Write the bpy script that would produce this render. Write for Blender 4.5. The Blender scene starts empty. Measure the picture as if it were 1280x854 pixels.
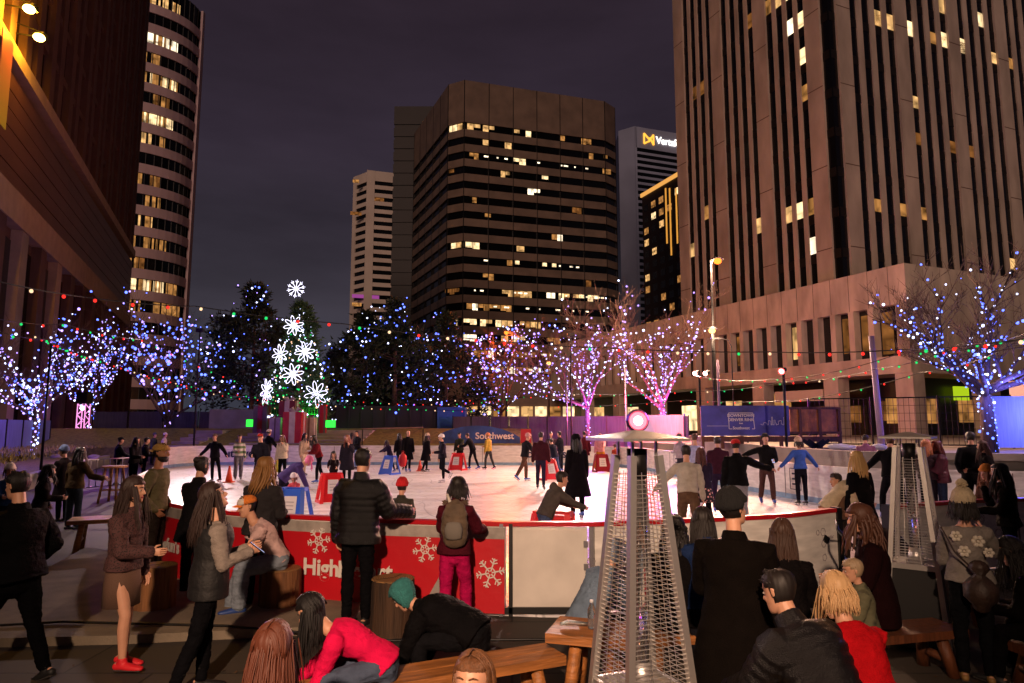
import bpy, math, random
import numpy as np
from mathutils import Vector, Matrix, noise
R = math.radians
rnd = random.Random(7)
scn = bpy.context.scene
col = scn.collection
HC = 2.2
PITCH = math.atan(104/853.33)
CP, SP = math.cos(PITCH), math.sin(PITCH)
def ray(px, py):
    cx = (px-640)/853.33; cy = -(py-427)/853.33
    return Vector((cx, CP-SP*cy, SP+CP*cy))
def G(px, py, z=0.0):            # a point of the photo to the ground (or a level)
    d = ray(px, py); t = (z-HC)/d.z
    return Vector((d.x*t, d.y*t, z))
def D(px, py, Y):                # a point of the photo at a depth
    d = ray(px, py); t = Y/d.y
    return Vector((d.x*t, Y, HC+d.z*t))
# ---------------------------------------------------------------- camera
cam = bpy.data.cameras.new('camera'); cam.sensor_width = 36; cam.lens = 24
cam.clip_end = 3000; cam.clip_start = .1
co = bpy.data.objects.new('camera', cam); col.objects.link(co)
co.location = (0,0,HC); co.rotation_euler = (R(90)+PITCH,0,0); scn.camera = co
# ---------------------------------------------------------------- helpers
def lin(c):
    if isinstance(c, str):
        c = [int(c[i:i+2],16)/255 for i in (0,2,4)]
        return tuple((x/12.92 if x <= .04045 else ((x+.055)/1.055)**2.4) for x in c)
    return tuple(c)
MC = {}
def mat(name, c, rough=.7, metal=0, noise_s=0, noise_a=.25, bump=0, bump_s=40, emit=None, es=0, aniso=(1,1,1), spec=.5, trans=0, alpha=1, sheen=0):
    if name in MC: return MC[name]
    m = bpy.data.materials.new(name); m.use_nodes = True; MC[name] = m
    nt = m.node_tree; b = nt.nodes['Principled BSDF']
    c = lin(c)
    b.inputs['Base Color'].default_value = (*c,1)
    b.inputs['Roughness'].default_value = rough; b.inputs['Metallic'].default_value = metal
    b.inputs['Specular IOR Level'].default_value = spec
    b.inputs['Transmission Weight'].default_value = trans; b.inputs['Alpha'].default_value = alpha
    if sheen: b.inputs['Sheen Weight'].default_value = sheen
    if emit:
        b.inputs['Emission Color'].default_value = (*lin(emit),1); b.inputs['Emission Strength'].default_value = es
    if noise_s or bump:
        tc = nt.nodes.new('ShaderNodeTexCoord'); mp = nt.nodes.new('ShaderNodeMapping'); mp.inputs['Scale'].default_value = aniso
        nt.links.new(tc.outputs['Object'], mp.inputs[0])
    if noise_s:
        n = nt.nodes.new('ShaderNodeTexNoise'); n.inputs['Scale'].default_value = noise_s; n.inputs['Detail'].default_value = 6
        nt.links.new(mp.outputs[0], n.inputs['Vector'])
        r = nt.nodes.new('ShaderNodeValToRGB'); nt.links.new(n.outputs['Fac'], r.inputs[0])
        r.color_ramp.elements[0].position = .3; r.color_ramp.elements[1].position = .7
        r.color_ramp.elements[0].color = (*[x*(1-noise_a) for x in c],1)
        r.color_ramp.elements[1].color = (*[min(1,x*(1+noise_a)) for x in c],1)
        nt.links.new(r.outputs[0], b.inputs['Base Color'])
    if bump:
        n = nt.nodes.new('ShaderNodeTexNoise'); n.inputs['Scale'].default_value = bump_s; n.inputs['Detail'].default_value = 5
        nt.links.new(mp.outputs[0], n.inputs['Vector'])
        bp = nt.nodes.new('ShaderNodeBump'); bp.inputs['Strength'].default_value = bump; bp.inputs['Distance'].default_value = .02
        nt.links.new(n.outputs['Fac'], bp.inputs['Height']); nt.links.new(bp.outputs[0], b.inputs['Normal'])
    return m
def emis(name, c, s, sample=False):
    if name in MC: return MC[name]
    m = bpy.data.materials.new(name); m.use_nodes = True; MC[name] = m
    nt = m.node_tree; nt.nodes.clear(); e = nt.nodes.new('ShaderNodeEmission'); o = nt.nodes.new('ShaderNodeOutputMaterial')
    e.inputs[0].default_value = (*lin(c),1); e.inputs[1].default_value = s; nt.links.new(e.outputs[0], o.inputs[0])
    if not sample: m.cycles.emission_sampling = 'NONE'
    return m
def V(*a): return Vector(a)
class MB:
    def __init__(s): s.v=[]; s.f=[]; s.m=[]
    def add(s, vs, fs, mi=0):
        o=len(s.v); s.v.extend([tuple(v) for v in vs]); s.f.extend([tuple(i+o for i in f) for f in fs]); s.m.extend([mi]*len(fs)); return s
    def box(s, c, d, rz=0, mi=0, M=None):
        x,y,z=[k/2 for k in d]
        vs=[V(a*x,b*y,e*z) for e in (-1,1) for a,b in ((-1,-1),(1,-1),(1,1),(-1,1))]
        q=M if M is not None else Matrix.Rotation(rz,3,'Z')
        c=Vector(c)
        return s.add([q@v+c for v in vs],[(3,2,1,0),(4,5,6,7),(0,1,5,4),(1,2,6,5),(2,3,7,6),(3,0,4,7)],mi)
    def cor(s, P, mi=0):          # box from eight corners (bottom loop, top loop)
        return s.add(P,[(3,2,1,0),(4,5,6,7),(0,1,5,4),(1,2,6,5),(2,3,7,6),(3,0,4,7)],mi)
    def bar(s, a, b, w, h=None, mi=0, up=V(0,0,1)):
        a=Vector(a); b=Vector(b); h=h or w; t=(b-a).normalized()
        if abs(t.dot(up))>.98: up=V(0,1,0)
        x=t.cross(up).normalized()*w/2; y=x.cross(t).normalized()*h/2
        return s.cor([a-x-y,a+x-y,a+x+y,a-x+y,b-x-y,b+x-y,b+x+y,b-x+y],mi)
    def loft(s, pts, rx, ry=None, side=V(1,0,0), n=12, rnd_=True, mi=0, sup=1.0, fn=None):
        pts=[Vector(p) for p in pts]; k=len(pts)
        ry=ry or rx
        T=[]
        for i in range(k):
            t=(pts[min(i+1,k-1)]-pts[max(i-1,0)])
            if t.length<1e-6: t=V(0,0,1)
            T.append(t.normalized())
        rings=[(pts[i],T[i],rx[i],ry[i]) for i in range(k)]
        if rnd_:
            def cap(p,t,a,b,sg):
                h=min(a,b); return [(p+t*sg*h*.5,t,a*.87,b*.87),(p+t*sg*h*.87,t,a*.5,b*.5),(p+t*sg*h*1.0,t,a*.15,b*.15)]
            rings=cap(*rings[0],-1)[::-1]+rings+cap(*rings[-1],1)
        vs=[]; 
        for j,(p,t,a,b) in enumerate(rings):
            sd=side-t*side.dot(t)
            if sd.length<1e-4: sd=V(0,1,0)-t*t.y
            sd.normalize(); bb=t.cross(sd)
            for i in range(n):
                th=2*math.pi*i/n; c_,s_=math.cos(th),math.sin(th)
                if sup!=1: c_=math.copysign(abs(c_)**sup,c_); s_=math.copysign(abs(s_)**sup,s_)
                q=p+sd*a*c_+bb*b*s_
                if fn: q=fn(q,j/len(rings),th)
                vs.append(q)
        fs=[]; K=len(rings)
        for j in range(K-1):
            for i in range(n):
                i2=(i+1)%n; fs.append((j*n+i,j*n+i2,(j+1)*n+i2,(j+1)*n+i))
        fs.append(tuple(range(n-1,-1,-1))); fs.append(tuple((K-1)*n+i for i in range(n)))
        return s.add(vs,fs,mi)
    def tube(s, pts, r, n=6, mi=0, side=V(1,0,0)):
        k=len(pts); rr=r if isinstance(r,(list,tuple)) else [r]*k
        return s.loft(pts,list(rr),None,side,n,False,mi)
    def cyl(s, a, b, r, r2=None, n=16, mi=0):
        a=Vector(a); b=Vector(b); t=(b-a).normalized(); sd=V(1,0,0) if abs(t.x)<.9 else V(0,1,0)
        return s.loft([a,b],[r,r if r2 is None else r2],None,sd,n,False,mi)
    def ball(s, c, r, n=10, m=7, sc=(1,1,1), mi=0):
        c=Vector(c); vs=[]; fs=[]
        for j in range(m+1):
            ph=math.pi*j/m
            for i in range(n):
                th=2*math.pi*i/n; vs.append(c+V(r*sc[0]*math.sin(ph)*math.cos(th),r*sc[1]*math.sin(ph)*math.sin(th),-r*sc[2]*math.cos(ph)))
        for j in range(m):
            for i in range(n): i2=(i+1)%n; fs.append((j*n+i,j*n+i2,(j+1)*n+i2,(j+1)*n+i))
        return s.add(vs,fs,mi)
    def lathe(s, c, prof, n=20, mi=0, ax=None):
        c=Vector(c); vs=[]; fs=[]; K=len(prof)
        for r,z in prof:
            for i in range(n):
                th=2*math.pi*i/n; q=V(r*math.cos(th),r*math.sin(th),z)
                vs.append(c+(ax@q if ax is not None else q))
        for j in range(K-1):
            for i in range(n): i2=(i+1)%n; fs.append((j*n+i,j*n+i2,(j+1)*n+i2,(j+1)*n+i))
        return s.add(vs,fs,mi)
    def prism(s, poly, z0, z1, mi=0):
        n=len(poly); vs=[V(p[0],p[1],z0) for p in poly]+[V(p[0],p[1],z1) for p in poly]
        fs=[tuple(range(n-1,-1,-1)),tuple(range(n,2*n))]+[(i,(i+1)%n,n+(i+1)%n,n+i) for i in range(n)]
        return s.add(vs,fs,mi)
    def mesh(s, name, mats):
        me=bpy.data.meshes.new(name); me.from_pydata([tuple(v) for v in s.v],[],s.f)
        for m in (mats if isinstance(mats,(list,tuple)) else [mats]): me.materials.append(m)
        if any(s.m): me.polygons.foreach_set('material_index',s.m)
        me.validate(); me.update(); return me
    def build(s, name, mats, parent=None, smooth=False):
        me=s.mesh(name,mats)
        if smooth: me.polygons.foreach_set('use_smooth',[True]*len(me.polygons))
        o=bpy.data.objects.new(name,me); col.objects.link(o)
        if parent is not None: o.parent=parent
        return o
def tag(o,label=None,cat=None,group=None,kind=None):
    if label: o['label']=label
    if cat: o['category']=cat
    if group: o['group']=group
    if kind: o['kind']=kind
    return o
def empty(name,loc=(0,0,0),rz=0):
    o=bpy.data.objects.new(name,None); col.objects.link(o); o.location=loc; o.rotation_euler=(0,0,rz); o.empty_display_size=.2; return o
def thing(name,label,cat,loc=(0,0,0),rz=0,group=None): return tag(empty(name,loc,rz),label,cat,group)
KIDS={}
def copy_tree(o,parent=None):
    c=o.copy(); col.objects.link(c)
    if parent is not None: c.parent=parent
    for ch in [x for x in bpy.data.objects if x.parent==o]: copy_tree(ch,c)
    return c
# voxel-fused surface: every loft of a figure becomes one continuous skin
_tmp=bpy.data.objects.new('tmp',bpy.data.meshes.new('tmp')); col.objects.link(_tmp)
_rm=_tmp.modifiers.new('r','REMESH'); _rm.mode='VOXEL'; _rm.use_smooth_shade=True
_sm=_tmp.modifiers.new('s','SMOOTH')
def fuse(mb, voxel, it=2):
    me=bpy.data.meshes.new('t'); me.from_pydata([tuple(v) for v in mb.v],[],mb.f); me.update()
    old=_tmp.data; _tmp.data=me; bpy.data.meshes.remove(old)
    _rm.voxel_size=voxel; _sm.iterations=it; _sm.factor=.5
    dg=bpy.context.evaluated_depsgraph_get(); dg.update()
    return bpy.data.meshes.new_from_object(_tmp.evaluated_get(dg))
def wrinkle(me, amp, sc=(7,7,12), seed=0, ridged=False):
    n=len(me.vertices); co=np.empty(n*3,'f'); me.vertices.foreach_get('co',co); co=co.reshape(-1,3)
    no=np.empty(n*3,'f'); me.vertices.foreach_get('normal',no); no=no.reshape(-1,3)
    d=np.empty(n,'f')
    for i in range(n):
        p=Vector((co[i,0]*sc[0]+seed*3.1,co[i,1]*sc[1],co[i,2]*sc[2]+seed))
        w=noise.noise(p)+.5*noise.noise(p*2.3)
        d[i]=(.35-abs(w)*2) if ridged else w
    me.vertices.foreach_set('co',(co+no*(d*amp)[:,None]).ravel()); me.update()
def link_mesh(name, me, m, parent=None):
    me.materials.clear(); me.materials.append(m); me.name=name
    o=bpy.data.objects.new(name,me); col.objects.link(o)
    if parent is not None: o.parent=parent
    return o
def textobj(txt, size, ext, m, name='lettering', bold=0.0, align='CENTER', spacing=1.0):
    cu=bpy.data.curves.new('t','FONT'); cu.body=txt; cu.size=size; cu.extrude=ext; cu.offset=bold; cu.align_x=align; cu.align_y='CENTER'; cu.space_character=spacing
    o=bpy.data.objects.new('t',cu); col.objects.link(o)
    dg=bpy.context.evaluated_depsgraph_get(); me=bpy.data.meshes.new_from_object(o.evaluated_get(dg)); bpy.data.objects.remove(o)
    me.materials.clear(); me.materials.append(m); r=bpy.data.objects.new(name,me); col.objects.link(r); return r
def stand_text(o, loc, facing):      # upright text whose reading side looks along 'facing' (2-D)
    f=Vector((facing[0],facing[1],0)).normalized(); x=V(-f.y,f.x,0)   # reader's right
    M=Matrix((( x.x,0,f.x,loc[0]),(x.y,0,f.y,loc[1]),(0,1,0,loc[2]),(0,0,0,1)))
    o.matrix_world=M; return o
# ================================================================= PEOPLE
ARM={'down':((.2,0,-1),(.1,.2,-1)),'pocket':((.42,-.25,-1),(-.38,.6,-.75)),'phone':((.14,.2,-1),(-.35,.95,.3)),
 'hold':((.12,.3,-1),(-.35,1,-.05)),'fwd':((.1,.85,-.6),(-.05,1,-.35)),'out':((1,0,-.45),(1,.2,-.5)),'outlow':((.75,0,-.8),(.7,.25,-.75)),
 'face':((.35,.5,-.6),(-.45,.3,1)),'knee':((.12,.55,-.85),(-.2,.9,-.5)),'reach':((.05,.45,-1),(-.1,.45,-1)),'rail':((.25,.55,-.8),(.05,1,-.15)),
 'hug':((.5,.5,-.6),(-.8,.5,.1)),'side':((.6,.1,-.8),(.9,.3,-.2)),'back':((.2,-.45,-1),(.05,-.1,-1))}
LEG={'st':((.05,.0,-1),(.0,-.03,-1)),'f':((.06,.3,-1),(.03,.02,-1)),'b':((.05,-.22,-1),(.05,-.4,-1)),'w':((.28,0,-1),(.14,0,-1)),
 'sit':((.22,1,-.08),(.05,.12,-1)),'sitf':((.18,1,-.1),(.05,.5,-1)),'lift':((.05,.12,-1),(0,-1,-.55)),'kick':((.12,-.55,-1),(.1,-.75,-1)),
 'bend':((.1,.5,-1),(.05,-.35,-1)),'bendw':((.3,.35,-1),(.1,-.3,-1)),'side':((.5,.0,-1),(.42,-.1,-1)),'F':((.08,.55,-1),(.03,.1,-1))}
SKIN={'l':'c79478','m':'a87455','d':'5a3a2a'}
HEADS=[(-.118,.022,.068,.030),(-.106,.040,.086,.0),(-.085,.053,.092,-.035),(-.055,.062,.092,-.062),(-.025,.069,.090,-.080),(.005,.073,.086,-.093),(.035,.076,.092,-.100),(.065,.073,.086,-.099),(.092,.060,.066,-.082),(.110,.038,.038,-.052),(.119,.014,.008,-.018)]
def head_surface(mb, M, off=0.0, fn=None, n=20, zmin=-1, s=1.0, warp=None):
    vs=[]; rows=[h for h in HEADS if h[0]>=zmin]
    for z,w,f,b in rows:
        cy=(f+b)/2; hy=(f-b)/2
        for i in range(n):
            th=2*math.pi*i/n; c_,s_=math.cos(th),math.sin(th)
            p=V(w*math.copysign(abs(c_)**.92,c_),cy+hy*s_,z)
            nrm=V(c_*.9,s_,max(0,(z-.05)*9)+min(0,(z+.06)*6)).normalized()
            o=off
            if fn: o=fn(p,off)
            p=p+nrm*o
            if warp: p=warp(p)
            vs.append(M@(p*s))
    K=len(rows); fs=[(j*n+i,j*n+(i+1)%n,(j+1)*n+(i+1)%n,(j+1)*n+i) for j in range(K-1) for i in range(n)]
    fs.append(tuple(range(n-1,-1,-1))); fs.append(tuple((K-1)*n+i for i in range(n)))
    mb.add(vs,fs)
PEOPLE=[]
def person(label, at, H=1.7, yaw=0, arms=('down','down'), legs=('st','st'), lean=0, bow=0, side=0, look=(0,0), twist=0,
           top=('jacket','141416'), pants='17171c', shoe=('shoe','151515'), hair=('short','1a120e'), hat=None, skin='l', fem=False,
           seat=None, group='people watching beside the rink', wide=1.0, face=None, seed=None, extra=None):
    seed=seed if seed is not None else len(PEOPLE)+1
    at=Vector(at); d=max(2.5,at.y); vox=max(.0085,min(.022,d*.0011)); s=H/1.75; hs=s*(1+.28*max(0,(1.7-H))/.6)
    X=V(1,0,0)
    root_rot=Matrix.Rotation(R(yaw),3,'Z')
    def rotx(a): return Matrix.Rotation(-a,3,'X')
    sd=Matrix.Rotation(R(side),3,'Y')
    seg=[]; P=V(0,0,0); tops=[]
    def U(t):   # spine direction at fraction
        return (sd@rotx(R(lean)+R(bow)*t))@V(0,0,1)
    N=[0,.10,.20,.30,.38,.45,.50,.55]
    C=[V(0,0,0)]
    for i in range(1,len(N)): C.append(C[-1]+U(N[i]/.55)*(N[i]-N[i-1])*s)
    tw=Matrix.Rotation(R(twist),3,'Z')
    topR=sd@rotx(R(lean)+R(bow))
    sx=tw@(topR@X) if twist else topR@X
    if fem: W=[.165,.148,.122,.135,.150,.148,.105,.055]; Dp=[.115,.108,.095,.110,.118,.095,.07,.052]
    else:   W=[.160,.152,.148,.158,.176,.178,.125,.062]; Dp=[.110,.108,.105,.115,.122,.105,.08,.058]
    W=[w*s*wide for w in W]; Dp=[q*s*wide for q in Dp]
    crotch=V(0,0,-.09*s)
    shw=(.160 if fem else .185)*s*(.5+.5*wide)
    def U3(v,sg): return V(v[0]*sg,v[1],v[2]).normalized()
    la,ra=arms; ll,rl=legs
    sh={};el={};wr={};hp={};kn={};an={}
    adir={}
    for sg,a in ((-1,la),(1,ra)):
        a=ARM[a] if isinstance(a,str) else a
        base=C[5]-U(1)*.005*s
        sh[sg]=base+sx*shw*sg
        ud,fd=U3(a[0],sg),U3(a[1],sg)
        if twist: ud,fd=tw@ud,tw@fd
        el[sg]=sh[sg]+ud*.285*s; wr[sg]=el[sg]+fd*.25*s; adir[sg]=(ud,fd)
    ldir={}
    for sg,a in ((-1,ll),(1,rl)):
        a=LEG[a] if isinstance(a,str) else a
        hp[sg]=V(.085*s*sg,0,-.02*s); td,cd=U3(a[0],sg),U3(a[1],sg)
        kn[sg]=hp[sg]+td*.43*s; an[sg]=kn[sg]+cd*.41*s; ldir[sg]=(td,cd)
    skate=shoe and shoe[0]=='skate'
    fh=(.085+(.055 if skate else 0))*s
    if seat is None: dz=fh-min(an[1].z,an[-1].z)
    else: dz=seat+.11*s
    off=V(0,0,dz)
    for dct in (sh,el,wr,hp,kn,an):
        for k in dct: dct[k]=dct[k]+off
    C=[c+off for c in C]; crotch=crotch+off
    # head frame
    hy,hpit=look
    neck0=C[7]; HR=tw@topR@Matrix.Rotation(R(hy),3,'Z')@rotx(R(hpit-bow*.35-lean*.35 if abs(lean+bow)>20 else hpit))
    neck1=neck0+(HR@V(0,.01,.075)+U(1)*.02)*s
    hc=neck1+HR@V(0,.015,.085)*hs
    HM=Matrix.Translation(hc)@HR.to_4x4()
    # ---- body
    b=MB()
    b.loft([crotch]+C,[.11*s]+[w-.012*s for w in W],[.09*s]+[q-.012*s for q in Dp],X if not twist else (X+sx).normalized(),16)
    b.loft([C[6],neck0,neck1,neck1+(hc-neck1)*.6],[.062*s*wide,.056*s,.052*s,.05*s],[.062*s*wide,.056*s,.054*s,.05*s],X,12)
    for sg in (-1,1):
        ud,fd=adir[sg]; m1=(sh[sg]+el[sg])/2
        b.loft([sh[sg]-sx*sg*.06*s,sh[sg],m1,el[sg]],[.05*s,.055*s,.046*s,.038*s],None,V(0,1,0),10)
        b.loft([el[sg],el[sg]+fd*.07*s,wr[sg]],[.038*s,.041*s,.025*s],None,V(0,1,0),10)
        td,cd=ldir[sg]
        tk=.82 if pants else 1
        b.loft([hp[sg]+V(0,0,.03*s),(hp[sg]+kn[sg])/2,kn[sg]],[.082*s*wide*tk,.07*s*wide*tk,.052*s*tk],None,V(0,1,0) if abs(td.y)<.8 else X,12)
        fwd=V(0,1,0)-cd*cd.y; fwd=(fwd.normalized() if fwd.length>.05 else V(0,0,1))
        b.loft([kn[sg],kn[sg]+cd*.12*s-fwd*.012*s,an[sg]],[.052*s*tk,.054*s*tk,.034*s],None,X,10)
        ft=fwd
        b.loft([an[sg]-ft*.05*s+cd*.035*s,an[sg]+ft*.05*s+cd*.05*s,an[sg]+ft*.16*s+cd*.06*s],[.032*s,.042*s,.034*s],[.034*s,.03*s,.018*s],X,8)
    head_surface(b,HM,0,None,20,-1,hs)
    # brow, nose, cheeks, ears
    L=lambda *p:HM@(V(*p)*hs)
    b.loft([L(0,.080,.022),L(0,.100,-.006),L(0,.108,-.024)],[.007*hs,.011*hs,.015*hs],None,HR@X,8)
    b.loft([L(-.045,.068,.034),L(0,.086,.038),L(.045,.068,.034)],[.008*hs,.010*hs,.008*hs],None,HR@V(0,1,0),8)
    for sg in (-1,1):
        b.loft([L(.075*sg,-.012,-.02),L(.080*sg,-.018,.015)],[.008*hs,.010*hs],[.014*hs,.018*hs],HR@X,8)
        b.ball(L(.038*sg,.064,-.03),.020*hs,8,6)
    b.ball(L(0,.078,-.095),.020*hs,8,6)
    me=fuse(b,min(vox,.011) if d<12 else vox,1)
    skm=mat('skin_'+skin,SKIN[skin],.5,bump=.1,bump_s=60,noise_s=9,noise_a=.1)
    # fingers rooted in the palm, appended to the same mesh
    hb=MB(); hb.v=[tuple(v.co) for v in me.vertices]; hb.f=[tuple(p.vertices) for p in me.polygons]; hb.m=[0]*len(hb.f)
    palms={}
    for sg in (-1,1):
        ud,fd=adir[sg]; inw=(-sx*sg); pn=inw-fd*inw.dot(fd)
        if pn.length<.2 : pn=V(0,0,-1)-fd*(-fd.z)
        pn.normalize(); ac=fd.cross(pn).normalized()
        if ac.dot(V(0,1,0)+V(0,0,.4))<0: ac=-ac      # thumb side
        w0=wr[sg]
        hb.loft([w0-fd*.02*s,w0+fd*.03*s,w0+fd*.085*s],[.022*s,.034*s,.038*s],[.018*s,.014*s,.011*s],ac,10)
        palms[sg]=w0+fd*.09*s+pn*.02*s
        for k,(o,ln) in enumerate(((.030,.066),(.010,.076),(-.011,.070),(-.031,.054))):
            p=w0+fd*.082*s+ac*o*s; cu=.35+.12*k
            d1=(fd+pn*cu*.6).normalized(); d2=(fd+pn*cu*2.2).normalized()
            hb.loft([p,p+d1*ln*.5*s,p+d1*ln*.5*s+d2*ln*.5*s],[.0092*s,.0085*s,.0068*s],None,ac,6)
        p=w0+fd*.03*s+ac*.028*s; d1=(fd*.6+ac*.8+pn*.3).normalized(); d2=(fd+ac*.25+pn*.5).normalized()
        hb.loft([p,p+d1*.035*s,p+d1*.035*s+d2*.03*s],[.012*s,.0105*s,.008*s],None,pn,6)
    bpy.data.meshes.remove(me)
    body=hb.build('person',skm,None,True)
    body.location=at; body.rotation_euler=(0,0,R(yaw)); tag(body,label,'person',group)
    # ---- eyes and mouth where a face can be seen
    facing=face if face is not None else (d<13)
    if facing:
        for sg in (-1,1):
            e=MB(); e.ball(L(.031*sg,.0795,.005),.0125*hs,8,6,(1,.7,.6)); e.ball(L(.031*sg,.0855,.005),.0062*hs,8,6,mi=1)
            e.build('eye',[mat('eye_white','b8aca4',.3),mat('iris','20140e',.2)],body,True)
            e=MB(); e.loft([L(.014*sg,.096,.030),L(.032*sg,.092,.036),L(.048*sg,.078,.031)],[.003*hs,.004*hs,.002*hs],None,V(0,0,1),6)
            e.build('eyebrow',mat('hair_'+hair[1],hair[1],.6,aniso=(1,1,1)),body,True)
        e=MB(); e.loft([L(-.022,.088,-.060),L(0,.098,-.058),L(.022,.088,-.060)],[.004*hs,.0065*hs,.004*hs],None,V(0,0,1),6)
        e.loft([L(-.018,.088,-.067),L(0,.097,-.068),L(.018,.088,-.067)],[.003*hs,.0065*hs,.003*hs],None,V(0,0,1),6)
        e.build('mouth',mat('lips','8a3c38',.4),body,True)
    # ---- trousers
    lv=C[0]
    if pants:
        p=MB()
        p.loft([crotch-V(0,0,.01),C[0],C[1]],[.13*s*wide,W[0]+.006*s,W[1]+.006*s],[.10*s*wide,Dp[0]+.008*s,Dp[1]+.006*s],X,16)
        loose=.010 if not isinstance(pants,tuple) else pants[1]
        pc=pants if isinstance(pants,str) else pants[0]
        bare=isinstance(pants,tuple) and len(pants)>2
        for sg in (-1,1):
            td,cd=ldir[sg]
            p.loft([hp[sg]+V(0,0,.02*s),(hp[sg]+kn[sg])/2,kn[sg]],[(.082*wide+loose*.6)*s,(.072*wide+loose)*s,(.054+loose)*s],None,V(0,1,0) if abs(td.y)<.8 else X,12)
            fwd=V(0,1,0)-cd*cd.y
            if not bare: p.loft([kn[sg],kn[sg]+cd*.12*s,an[sg]-cd*.02*s],[(.054+loose)*s,(.057+loose)*s,(.040+loose*1.2)*s],None,X,10)
        me=fuse(p,vox,2)
        if d<14: wrinkle(me,.009*s,(9,9,16),seed)
        if d<10: wrinkle(me,.0045*s,(16,16,42),seed+2,True)
        link_mesh('trousers',me,mat('cloth_'+pc,pc,.92,spec=.04,bump=.5,bump_s=160,noise_s=14,noise_a=.18),body)
    # ---- top
    kind,tc=top[0],top[1]
    th={'tee':.012,'shirt':.012,'sweater':.020,'jacket':.030,'puffer':.045,'coat':.030,'hoodie':.028}[kind]
    t=MB(); hem={'tee':-.02,'shirt':0,'sweater':-.01,'jacket':-.06,'puffer':-.12,'coat':-.45,'hoodie':-.02}[kind]
    if len(top)>2 and top[2] is not None: hem=top[2]
    q=lambda k,i: (1+.05*abs(math.sin(i*2.2))) if k=='puffer' else 1
    fine=[]
    M_=24 if kind=='puffer' else 10
    for i in range(M_+1):
        f=i/M_*.52; j=max(k for k in range(len(N)) if N[k]<=f+1e-6); j=min(j,len(N)-2); u=(f-N[j])/(N[j+1]-N[j])
        pu=1+(.07*abs(math.sin(i*math.pi/3)) if kind=='puffer' else 0)
        lowc=(1+.08*(1-f/.2)) if f<.2 else 1
        fine.append((C[j].lerp(C[j+1],u),(W[j]*(1-u)+W[j+1]*u)*lowc*pu+th*s,(Dp[j]*(1-u)+Dp[j+1]*u)*lowc*pu+th*s))
    if fem and kind in('coat','jacket','puffer'): fine=[(a,max(w,.145*s+th*s) if i<M_*.8 else w,dd) for i,(a,w,dd) in enumerate(fine)]
    low=[]
    if hem<0:
        k=max(2,int(-hem/.05)) if kind=='puffer' else 3
        dn=-U(0) if seat is None or hem>-.15 else V(0,0,-1)
        if hem<-.2: dn=V(0,-.03 if lean<25 else .15,-1).normalized()
        for i in range(k,0,-1):
            e=-hem*i/k; fl=1+(.45 if hem<-.2 else .15)*e/.45
            pu=1+(.07*abs(math.sin(i*1.3)) if kind=='puffer' else 0)
            low.append((C[0]+dn*e*s,(W[0]*1.08+th*s)*fl*pu,(Dp[0]*1.08+th*s)*(fl+.3*(hem<-.2)*e)*pu))
    ring=low+fine
    t.loft([r_[0] for r_ in ring],[r_[1] for r_ in ring],[r_[2] for r_ in ring],X if not twist else (X*.6+sx).normalized(),40,False)
    sl=1.0 if kind!='tee' else .35
    for sg in (-1,1):
        ud,fd=adir[sg]
        if kind=='tee': t.loft([sh[sg]-sx*sg*.07*s,sh[sg],sh[sg]+ud*.17*s],[.065*s,.078*s,.078*s],None,V(0,1,0),12,False)
        else:
            n_=9 if kind=='puffer' else 3
            pts=[sh[sg]-sx*sg*.07*s]+[sh[sg]+ud*.285*s*i/n_ for i in range(n_+1)]
            rr=[(.06+th*.7)*s]+[((.058-.014*i/n_)+th)*s*(1+(.1*abs(math.sin(i*1.6)) if kind=='puffer' else 0)) for i in range(n_+1)]
            t.loft(pts,rr,None,V(0,1,0),12)
            pts=[el[sg]+fd*.245*s*i/n_ for i in range(n_+1)]
            rr=[((.044-.012*i/n_)+th*.9)*s*(1+(.1*abs(math.sin(i*1.6)) if kind=='puffer' else 0)) for i in range(n_+1)]
            t.loft(pts,rr,None,V(0,1,0),12)
    if kind in('jacket','puffer','coat','hoodie'):
        ch=.02 if kind!='puffer' else .05
        t.loft([C[6],C[7]+U(1)*(.01+ch)*s],[.10*s,.078*s],[.095*s,.075*s],X,14,False)
    if kind=='hoodie' or 'hood' in top:
        hbk=topR@V(0,-1,0)
        t.loft([C[6]+hbk*.09*s-sx*.09*s,C[6]+hbk*.13*s+U(1)*.03*s,C[6]+hbk*.09*s+sx*.09*s],[.05*s,.07*s,.05*s],None,U(1),10)
    if 'hoodup' in top:
        head_surface(t,HM,.032,lambda p,o:(-.02 if (p.y>.05 and abs(p.x)<.06 and p.z<.075) else o),24,-1,hs)
    me=fuse(t,vox,2 if kind!='puffer' else 1)
    if d<16: wrinkle(me,({'puffer':.006,'coat':.006}.get(kind,.013))*s,(7,7,10),seed,False)
    if d<10 and kind not in ('puffer','coat'): wrinkle(me,.0045*s,(19,19,34),seed+5,True)
    rg={'puffer':.38,'jacket':.7,'coat':.9}.get(kind,.9)
    tm=mat('top_%s_%s'%(kind,tc),tc,rg,spec=.3 if kind=='puffer' else .05,bump=.6,bump_s=140,noise_s=11,noise_a=.15)
    tname={'tee':'shirt','shirt':'shirt','sweater':'sweater','jacket':'jacket','puffer':'jacket','coat':'coat','hoodie':'hoodie'}[kind]
    if 'pattern' in top: tm=top[top.index('pattern')+1]
    jk=link_mesh(tname,me,tm,body)
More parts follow.
